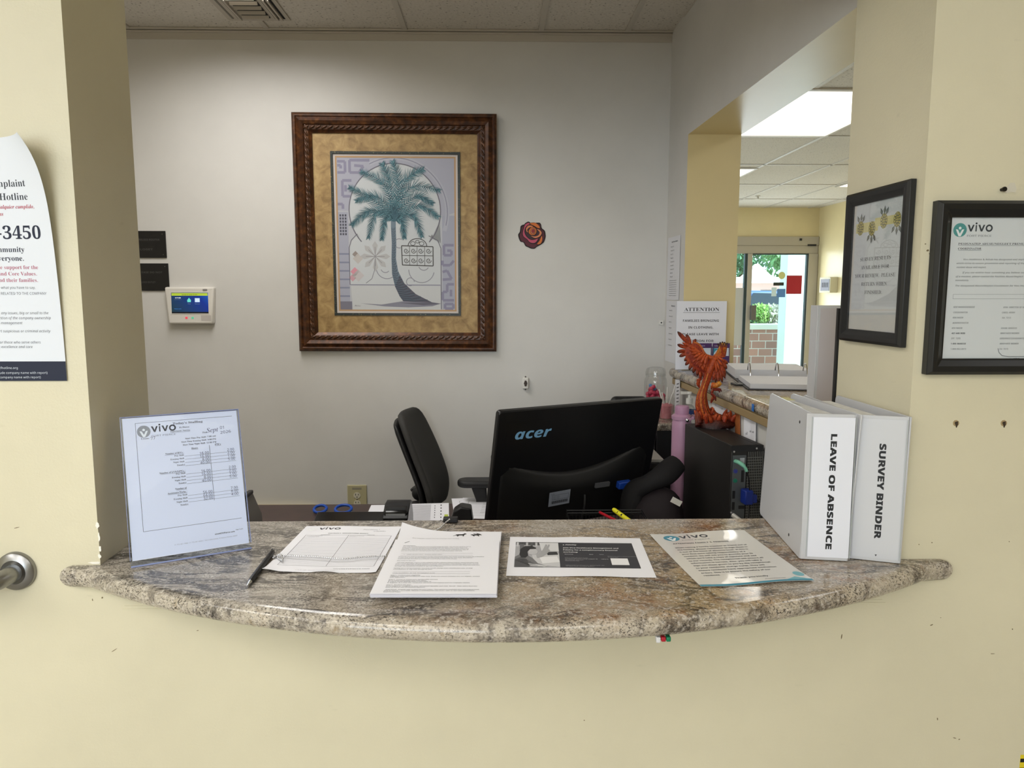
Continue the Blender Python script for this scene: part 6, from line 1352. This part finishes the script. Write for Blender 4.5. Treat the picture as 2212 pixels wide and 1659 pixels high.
# glass jar with pink sweets
GL = clear('jar_glass', (.97, .98, .98), .10); JY = 3.2; jc = atY(1416, 830, JY); jz = lambda py: atY(1416, py, JY).z - zs
t = empty('glass_jar', (jc.x, JY, zs), label='clear glass jar of pink wrapped sweets on the corner worktop', cat='jar'); jr = 24.5 / 1600 * 3.2
m = MB(); m.lathe([(0, .001), (jr * .92, .001), (jr, .01), (jr, jz(825)), (jr * .96, jz(818)), (jr * .86, jz(814)), (jr * .86, jz(808))], 32); m.build('glass', GL, t, True)
m = MB(); m.lathe([(jr * .90, jz(812)), (jr * .92, jz(804)), (jr * .80, jz(796)), (jr * .5, jz(793)), (0, jz(792.5))], 32); m.build('lid', GL, t, True)
rr = random.Random(5)
for k in range(64):
    a_ = rr.uniform(0, 6.28); q_r = jr * .74 * math.sqrt(rr.random()); zz = .012 + .098 * (k / 64) * (1 if math.cos(a_) < .25 else .62)
    o = None
    m = MB(); m.ball((0, 0, 0), (.011, .009, .008), 8, 6, Euler((rr.uniform(0, 3), rr.uniform(0, 3), 0)).to_matrix().to_4x4()); o = m.build('sweet', mat('sweet_pink', (206, 56, 92), .35) if k % 7 else mat('sweet_blue', (90, 150, 206), .35), None, True)
    o.location = (jc.x + q_r * math.cos(a_), JY + q_r * math.sin(a_), zs + zz); thing(o, 'wrapped pink sweet inside the glass jar' if k % 7 else 'wrapped blue sweet inside the glass jar', 'sweet', 'sweets in the glass jar')
# cup with straws
cy_ = 3.0; cc = atY(1440, 862, cy_); t = empty('clear_cup', (cc.x, cy_, zs), label='clear cup of pink sweets and white sticks beside the glass jar', cat='cup'); m = MB(); m.lathe([(0, .001), (.026, .001), (.034, .085), (.035, .087)], 24); m.build('cup', GL, t, True)
m = MB(); m.lathe([(0, .002), (.0245, .002), (.031, .055), (.02, .062), (0, .064)], 20); m.build('sweets', mat('sweet_pink2', (196, 120, 128), .5, bump=(90, .6, .006)), t, True)['kind'] = 'stuff'
for k in range(5): a_ = k * 1.3; m = MB(); m.tube([(.012 * math.cos(a_), .012 * math.sin(a_), .05), (.034 * math.cos(a_ * 1.0), .030 * math.sin(a_), .135 - .008 * k)], .0026, 7); m.build('stick', WHITEPL, t, True)
# sanitizer pump bottle
sy_ = 2.88; c = atY(1508, 870, sy_); zb2 = lambda py: atY(1508, py, sy_).z - zs
t = empty('sanitizer_bottle', (min(c.x, .758), sy_, zs), label='clear pump bottle with blue label on the worktop beside the phoenix figurine', cat='bottle'); m = MB(); m.lathe([(0, .001), (.026, .001), (.028, .01), (.028, zb2(886)), (.018, zb2(877)), (.011, zb2(874)), (.011, zb2(870))], 24); m.build('bottle', GL, t, True)
m = MB(); m.lathe([(.0283, .02), (.0284, .055)], 24); m.build('label', mat('label_blue', (38, 64, 122), .4), t, True)
m = MB(); m.lathe([(.013, zb2(872)), (.013, zb2(860)), (.006, zb2(859)), (.006, zb2(852)), (.011, zb2(850)), (.011, zb2(846)), (0, zb2(845))], 16); m.bx(-.035, 0, -.006, .006, zb2(851), zb2(846)); m.build('pump', WHITEPL, t, True)
# notes hanging below the ledge
for y, z1, w_, h_, a_, lab, mt in ((3.06, 1.235, .075, .19, 2, 'narrow printed list hanging below the granite ledge near the jar', 'paper_grey'), (2.60, 1.205, .19, .125, -3, 'handwritten note taped under the granite ledge behind the figurine', 'paper_white'), (2.30, 1.20, .105, .165, 4, 'small handwritten note hanging by the tower computer', 'paper_white')):
    s = Sheet(w_, h_, .0003, lambda x, y_: (x, y_, .001 + .004 * abs(math.sin(x * 30))), (8, 4)); rr = random.Random(int(y * 100))
    if h_ > .18:
        for k in range(11): s.line([(.02, .02 + .015 * k), (.055, .014 + .015 * k)], .004, (70, 70, 74))
    else:
        for k in range(10): u, v = rr.uniform(.01, w_ - .03), rr.uniform(.015, h_ - .02); s.t(rr.choice(('call', 'ext', '72', 'note', 'ask')), u, v, .017, 'i', c=(70, 70, 80), rot=rr.uniform(-8, 8))
    s.build('taped_note', MC[mt], lab, 'note', upright(XR(y) - .003 - (.028 if z1 > 1.21 else 0), y, z1 - h_ / 2, d=nW) @ Matrix.Rotation(R(a_), 4, 'Z'), group='notes under the ledge')
m = MB(); m.bx(-.025, .025, -.0012, .0012, -.075, .075); o = m.build('orange_card', mat('card_orange', (168, 98, 52), .6), bevel=.0005); o.matrix_world = frame_of((XR(2.42) - .004, 2.42, 1.125), (0, -1, 0.15), y=(-1, 0, 0)); thing(o, 'orange-brown card tucked between the notes under the ledge', 'card')

# ------------------------------------------------------------------ things on the ledge of the side opening
ZL = 1.2725
# attention sign in an acrylic stand with leaflets
sl, sr = atY(1462, 652, 3.09), atY(1571, 652, 3.09); hz = sl.z - ZL; w0 = sr.x - sl.x; cxs = (sl.x + sr.x) / 2
t = empty('attention_sign_stand', (cxs, 3.09, ZL), label='clear upright stand on the granite ledge holding the families notice', cat='sign holder')
m = MB(); m.bx(-w0 / 2, w0 / 2, .002, .004, .002, hz + .002); m.build('panel', ACR, t); m = MB(); m.bx(-w0 / 2, w0 / 2, -.06, .02, 0.0005, .003); m.build('foot', ACR, t)
m = MB(); m.bx(-w0 / 2 + .07, w0 / 2, -.040, -.038, .004, .10); m.bx(-w0 / 2 + .07, -w0 / 2 + .072, -.040, .001, .004, .10); m.bx(w0 / 2 - .002, w0 / 2, -.040, .001, .004, .10); m.build('pocket', ACR, t)
s = Sheet(w0 - .002, hz); Wd, Hd = s.w, s.h
s.t('ATTENTION', Wd * .5, Hd * .145, .0310, 'r', 'C', Wd * .70, c=(52, 52, 58), off=-.003).line([(Wd * .13, Hd * .165), (Wd * .86, Hd * .165)], .0012, (52, 52, 58))
for k, (l, f) in enumerate((('FAMILIES BRINGING', .72), ('IN CLOTHING,', .50), ('PLEASE LEAVE WITH', .73), ('RECEPTION FOR', .62), ('LABELING. THANK', .66), ('YOU!', .2))): s.t(l, Wd * (.49 if k != 3 else .45), Hd * (.300 + .0985 * k), .0190, 'sb', 'C', Wd * f, c=(78, 78, 84))
s.build('attention_notice', mat('paper_cool', (228, 230, 240), .6), 'white notice headed with underlined capitals, standing on the granite ledge', 'notice', upright(cxs, 3.0905, ZL + hz / 2 + .003))
for k, (x0, x1) in enumerate(((1500, 1538), (1540, 1577))):
    a, b = atY(x0, 741, 3.055), atY(x1, 741, 3.055); w1, h1 = b.x - a.x, a.z - ZL - .006; s = Sheet(w1, h1, .0006)
    s.t('FLORIDAHEALTH', w1 * .35, h1 * .12, .010, 'sb', 'C', w1 * .5, c=(190, 180, 206)); s.rect(w1 * .05, h1 * .18, w1 * .95, h1 * .48, (222, 228, 234)); s.poly([(w1 * .05, h1 * .48)] + [(w1 * .05 + w1 * .42 * (1 - math.cos(R(q))), h1 * .48 - h1 * .27 * math.sin(R(q))) for q in range(0, 91, 10)] + [(w1 * .05, h1 * .18)], (56, 150, 172), 2); s.poly([(w1 * .22, h1 * .48), (w1 * .36, h1 * .34), (w1 * .6, h1 * .26), (w1 * .95, h1 * .26), (w1 * .95, h1 * .48)], (230, 234, 238), 3)
    s.t('Your guide', w1 * .4, h1 * .58, .009, 's', 'C', c=(186, 170, 200)); s.rect(w1 * .6, h1 * .72, w1 * .95, h1 * .95, (190, 184, 204))
    s.build('leaflet', mat('leaflet_purple', (74, 42, 98), .5), ('purple leaflet in the sign stand, mostly hidden by the raised wing', 'purple leaflet with teal curve in the sign stand beside the cream pier edge')[k], 'leaflet', upright((a.x + b.x) / 2, 3.056, ZL + .005 + h1 / 2), group='purple leaflets')
# open ring binder with page blocks
def atL(px, py, z=ZL): return atZ(px, py, z)
t = empty('open_ring_binder', (1.04, 2.72, ZL), label='open white ring binder with raised chrome rings on the granite ledge', cat='binder'); t.rotation_euler = (0, 0, R(-10))
m = MB(); m.bx(-.15, .135, -.30, .30, .0005, .003); m.build('cover', mat('binder_cover_dark', (60, 60, 66), .5), t, bevel=.001)
def pages(x0, x1, y0, y1, z0, z1, sl_): 
    m = MB(); n_ = 14
    for k in range(n_): j = (z1 - z0) / n_; d_ = sl_ * k / n_; m.bx(x0, x1, y0 + max(0, d_), y1 + min(0, d_), z0 + j * k, z0 + j * (k + .8))
    return m.build('page_block', mat('binder_sheets', (226, 226, 230), .7), t)
pages(-.145, .130, .02, .29, .0035, .036, .012); pages(-.14, .130, -.29, -.02, .0035, .020, -.02)
for x in (-.10, .0, .10):
    m = MB(); m.tube([(x, .036 * math.cos(R(k)), .012 + .052 * math.sin(R(k))) for k in range(0, 181, 15)], .0022, 8); m.build('ring', CHROME, t, True)
# standing binder by the pillar
a, b = atY(1769, 660, 1.93), atY(1808, 660, 1.93); hz = a.z - ZL
t = empty('standing_binder', (a.x, 1.93, ZL), label='pale grey binder standing upright on the granite ledge beside the wall end', cat='binder', group=None); w0 = b.x - a.x + .05
m = MB(); m.bx(0, w0, -.001, .002, .001, hz); m.build('front_cover', VIN, t, bevel=.001); m = MB(); m.bx(0, w0, .040, .043, .001, hz); m.build('back_cover', VIN, t, bevel=.001)
m = MB(); m.bx(-.003, 0, -.001, .043, .001, hz); m.build('spine', VIN, t, bevel=.001); m = MB(); m.bx(.003, w0 - .006, .004, .038, .004, hz - .006); m.build('page_block', PAGES, t)
s = Sheet(w0 * .9, hz * .95); s.t('IN', w0 * .62, hz * .40, .020, 'r', c=(150, 150, 158)); s.build('cover_sheet', mat('paper_lilac', (196, 190, 194), .5), parent=t).matrix_local = upright(w0 / 2, -.0014, hz / 2)
# dark edge strip along the wall end
p0_, p1_ = atY(1810, 738, 1.706), atY(1805, 862, 1.706)
m = MB(); m.bx(.788, .7935, 1.703, 1.712, 1.273, 1.56); struct(m.build('trim_5', BLACKP))
# pen base with chain on the ledge
c = atL(1592, 831); t = empty('counter_pen', (0, 0, 0), label='small black pen base with a bead chain on the granite ledge', cat='pen'); m = MB(); m.prism(rrect(c.x - .016, c.x + .018, c.y - .03, c.y + .03, .008), ZL, ZL + .005); m.build('base', BLACKP, t, bevel=.001)
m = MB(); m.tube(bez([(c.x, c.y, ZL + .006), (c.x - .01, c.y + .03, ZL + .012), (c.x - .05, c.y + .07, ZL + .003), (c.x - .08, c.y + .08, ZL + .003)], 6), .0016, 6); m.build('bead_chain', CHROME, t, True)
c = atL(1655, 855, ZL - .02); m = MB(); m.box((0, 0, 0), (.002, .016, .022)); o = m.build('blue_tape', mat('tape_blue', (40, 110, 190), .5), bevel=.0006); o.location = (XR(2.19) - .0435, 2.19, ZL - .020); thing(o, 'scrap of blue tape on the rounded ledge edge beside the white binders', 'tape')
# ------------------------------------------------------------------ lobby end: glazed entrance
YD = 10.2
gl = clear('door_glass', (.90, .98, .98), .03)
def D(px, py): p = atY(px, py, YD); return p.x, p.z
t = empty('door_1', (3.9, YD, 0)); t['kind'] = 'structure'; O = Matrix.Translation((-3.9, -YD, 0))
def fr(x0, x1, z0, z1, nm='door_frame', mt=ALU, y0=-.04, y1=.04, par=None):
    m = MB(); m.bx(x0, x1, YD + y0, YD + y1, z0, z1, O); return m.build(nm, mt, par or t, bevel=.003)
fr(1.9, 4.385, 2.24, 2.357); fr(1.9, 4.385, 2.13, 2.24, y0=-.025); fr(4.255, 4.385, 0, 2.13); fr(3.42, 3.485, 0, 2.13); fr(1.9, 2.0, 0, 2.13); fr(2.68, 2.74, 0, 2.13)
fr(3.485, 4.255, 0, .12); fr(2.0, 3.42, 0, .12)
DG_ = mat('gasket_dark', (44, 60, 62), .5)
fr(4.237, 4.256, .12, 2.13, 'gasket', DG_, -.03, .03); fr(3.485, 4.256, 2.115, 2.131, 'gasket', DG_, -.03, .03); fr(3.385, 3.42, .12, 2.13, 'gasket', DG_, -.03, .03)
fr(3.485, 4.24, .12, 2.12, 'pane', gl, -.004, .004); fr(2.0, 3.42, .12, 2.13, 'pane', gl, -.004, .004)
x, z = D(1751, 530); fr(x - .06, x + .06, z - .012, z + .012, 'closer_plate', BLACKP, -.05, -.04); x, z = D(1727, 518); fr(x - .015, x + .015, z - .015, z + .015, 'sensor', BLACKP, -.055, -.04)
x, z = D(1621, 675); fr(x - .02, x + .05, z - .10, z + .10, 'door_handle', mat('handle_grey', (110, 108, 104), .4, .5), -.09, -.04)
# stickers and signs on the glass
def stick(name, lab, x0, y0, x1, y1, c, cat='sticker', group=None, rnd_=False):
    a, b = atY(x0, y0, YD - .012), atY(x1, y1, YD - .012); m = MB(); w0, h0 = b.x - a.x, a.z - b.z; M_ = Matrix.Rotation(R(90), 4, 'X')
    m.prism([(w0 / 2 * math.cos(k * .2618), h0 / 2 * math.sin(k * .2618)) for k in range(24)] if rnd_ else rrect(-w0 / 2, w0 / 2, -h0 / 2, h0 / 2, .004, 2), 0, .003, M_)
    o = m.build(name, mat(name + '_%d_%d' % (c[0], c[1]), c, .5)); o.location = ((a.x + b.x) / 2, YD - .008, (a.z + b.z) / 2); return thing(o, lab, cat, group)
stick('red_sign', 'plain red rectangular sign on the entrance glass', 1700, 595, 1731, 635, (168, 26, 40), 'sign')
stick('round_sticker', 'round pale yellow sticker high on the entrance glass', 1682, 587, 1696, 603, (206, 206, 138), rnd_=True)
stick('black_sticker', 'narrow black sticker on the entrance glass under the round one', 1671, 610, 1693, 617, (44, 46, 40))
o = stick('blue_sticker', 'square blue and white sticker on the entrance glass below the black one', 1679, 624, 1696, 642, (86, 132, 190))
m = MB(); m.bx(-.04, .04, -.0015, -.0005, -.05, .02); m.build('white_field', WHITEPL, o)
stick('pale_sticker', 'small pale sticker with coloured text beside the square blue one', 1667, 621, 1677, 640, (206, 226, 232))
# poster seen from behind on the side light
a, b = atY(1576, 622, YD - .03), atY(1618, 746, YD - .03); m = MB(); m.bx(a.x, b.x, YD - .018, YD - .013, b.z, a.z); o = m.build('grey_poster', mat('poster_grey', (190, 188, 184), .6), bevel=.001); thing(o, 'blank grey back of a tall poster on the side light', 'poster')
# wall box on the lobby side wall
q = atY(1788, 606, 9.55); t = empty('wall_box', (4.39, 9.7, 1.70), label='beige wall box with dark display on the lobby side wall', cat='control box')
m = MB(); m.bx(-.10, 0, -.16, .16, -.10, .10); m.build('housing', mat('box_beige', (196, 188, 160), .5), t, bevel=.006); m = MB(); m.bx(-.104, -.099, -.14, .12, -.075, .075); m.build('display', mat('display_grey', (104, 104, 112), .4), t)
for k in range(4): m = MB(); m.bx(-.107, -.103, -.10 + .05 * k, -.075 + .05 * k, -.03, .03); m.build('digit', BLACKP, t)
# lobby bench tops catching the light below the glass (two low pale mats outside)
# ------------------------------------------------------------------ outside
m = MB(); m.bx(-6, 40, 10.3, 60, -.08, -.02); struct(m.build('ground_outside', mat('paving', (196, 192, 184), .9, var=(1.2, .06))))
def out(px, py, Y): return atY(px, py, Y)
# pale entrance column
a = out(1684, 600, 11.9); m = MB(); m.bx(a.x, a.x + 1.2, 11.6, 11.9, -.02, 3.6); o = m.build('entrance_column', mat('column_aqua', (206, 226, 220), .7), bevel=.01); thing(o, 'pale square entrance column just outside the glass', 'column')
# brick planter wall
t_ = empty('brick_planter', (4.0, 12.6, 0), label='low brick planter wall with pale coping outside the entrance', cat='planter'); zt_ = out(1640, 712, 12.6).z
m_, nt, b_, tc = nodes_mat('brick_red', .85); bk = N(nt, 'ShaderNodeTexBrick', Scale=1.0); bk.inputs['Color1'].default_value = S(186, 134, 118); bk.inputs['Color2'].default_value = S(150, 112, 104); bk.inputs['Mortar'].default_value = S(206, 196, 188); bk.inputs['Brick Width'].default_value = .24; bk.inputs['Row Height'].default_value = .13; bk.inputs['Mortar Size'].default_value = .007
nt.links.new(mapping(nt, tc.outputs['Object'], (1, 1, 1), (R(90), 0, 0)), bk.inputs['Vector']); nt.links.new(bk.outputs['Color'], b_.inputs['Base Color'])
m = MB(); m.bx(-2.0, 1.2, 0, .35, -.02, zt_); m.build('wall', m_, t_); m = MB(); m.bx(-2.02, 1.22, -.03, .40, zt_, zt_ + .09); m.build('coping', mat('coping_pale', (226, 224, 210), .8), t_, bevel=.01)
m = MB(); m.bx(-2.0, 1.2, .4, 1.6, -.02, zt_ - .05); m.build('soil', mat('soil', (110, 92, 76), .95), t_)
LEAFA = mat('leaf_lime', (150, 196, 110), .7); LEAFB = mat('leaf_grey', (186, 190, 178), .7); LEAFC = mat('leaf_green', (120, 172, 116), .7); LEAFD = mat('leaf_dark', (96, 150, 116), .7)
def leafy(mb, c, r_, n_, sz, sd):
    rr = random.Random(sd)
    for k in range(n_):
        v = Vector((rr.gauss(0, 1), rr.gauss(0, 1), rr.gauss(0, 1))).normalized() * (rr.random() ** .4); p = Vector((c[0] + v.x * r_[0], c[1] + v.y * r_[1], c[2] + v.z * r_[2])); Mr = Matrix.Translation(p) @ Euler((rr.uniform(0, 6), rr.uniform(0, 6), rr.uniform(0, 6))).to_matrix().to_4x4(); q = sz * rr.uniform(.6, 1.2)
        a = mb._v([(-q, 0, 0), (0, -q * .5, q * .12), (q, 0, 0), (0, q * .5, q * .12)], Mr); mb.face(a)
for k, (px, py, r_, mt, lab) in enumerate(((1640, 680, .27, LEAFA, 'lime green shrub in the planter outside the entrance'), (1668, 681, .27, LEAFB, 'grey-green shrub in the planter outside the entrance'), (1606, 690, .20, LEAFC, 'small green shrub at the planter end behind the side light'))):
    p = out(px, py, 13.4); t = empty('shrub', (p.x, p.y, zt_ - .05), label=lab, cat='shrub', group='planter shrubs'); m = MB(); leafy(m, (0, 0, p.z - zt_ + .02), (r_, r_, .24), 1000, .042, k); m.build('foliage', mt, t); m = MB(); m.tube([(0, 0, 0), (.02, 0, p.z - zt_ + .05)], .02, 6); m.build('stem', mat('bark', (90, 74, 60), .9), t)
# parked blue car
t = empty('car', (7.6, 18.5, 0), label='blue parked car beyond the planter, seen through the entrance glass', cat='car'); BC = mat('car_blue', (62, 96, 150), .3, .2, coat=.5); GLK = mat('car_glass', (40, 56, 70), .1)
m = MB(); m.prism([(-2.1, .35), (2.1, .35), (2.15, .9), (1.9, 1.05), (1.2, 1.10), (.7, 1.62), (-1.6, 1.66), (-2.05, 1.1)], -.85, .85, Mx_); m.build('body', BC, t, bevel=.08, seg=3)
m = MB(); m.prism([(-1.75, 1.12), (1.05, 1.12), (.62, 1.56), (-1.5, 1.60)], -.87, .87, Mx_); m.build('side_window', GLK, t)
for x in (-1.3, 1.35):
    for y in (-.8, .8): m = MB(); m.tube([(x, y - .1, .33), (x, y + .1, .33)], .33, 24); m.build('wheel', BLACKP, t, True)
for x, c in ((-2.12, (220, 60, 70)), (-1.4, (210, 70, 90))): m = MB(); m.bx(x, x + .25, -.88, -.6, 1.0, 1.18); m.build('tail_light', mat('tail_red', (214, 60, 76), .3), t, bevel=.02)
# long low building with pale roof, trees beyond
t = empty('far_building', (8, 27, 0), label='low pink building with a white roof far beyond the parking', cat='building'); m = MB(); m.bx(-8, 12, 0, 4, -.02, 2.0); m.build('wall', mat('far_wall', (226, 196, 190), .8), t); m = MB(); m.bx(-8.3, 12.3, -.5, 4.5, 1.95, 2.16); m.build('roof_edge', mat('far_white', (240, 240, 238), .7), t)
m = MB(); m.prism([(-.6, 2.16), (.5, 2.16), (-.05, 2.65)], -.3, .1, Mx_ @ Matrix.Translation((1.5, 0, 0))); m.build('gable', MC['far_white'], t)
for x in range(-3, 6): m = MB(); m.bx(1.6 * x, 1.6 * x + .7, -.02, .01, .8, 1.7); m.build('window', GLK, t)
rr = random.Random(21)
for k, (x, y, h_, r_, mt) in enumerate(((9.0, 35.0, 5.4, 2.3, LEAFC), (13.4, 41, 6.4, 2.5, LEAFD), (14.4, 34.6, 5.4, 2.2, LEAFC), (18.5, 39, 6.6, 2.6, LEAFD), (8.2, 40, 6.4, 2.5, LEAFD))):
    t = empty('tree', (x, y, -.02), label=('broad mid-green tree rising behind the white roof', 'tall dark green tree behind the broad mid-green one', 'mid-green tree beyond the column edge', 'dark green tree beside the far end of the building', 'dark green tree seen through the side light')[k], cat='tree', group='trees beyond the building')
    m = MB()
    for j in range(7): leafy(m, (rr.uniform(-1, 1) * r_ * .5, rr.uniform(-1, 1) * r_ * .5, h_ * .62 + rr.uniform(-.9, .9)), (r_ * .6, r_ * .6, r_ * .5), 420, .17, k * 10 + j)
    m.build('crown', mt, t); m = MB(); m.tube([(0, 0, 0), (.1, 0, h_ * .6)], [.2, .12], 8); m.build('trunk', MC['bark'], t, True)

flush_text()
for o in COL.objects:
    if o.type == 'MESH' and 'kind' not in o and o.parent is None and 'category' not in o: print('UNTAGGED', o.name)
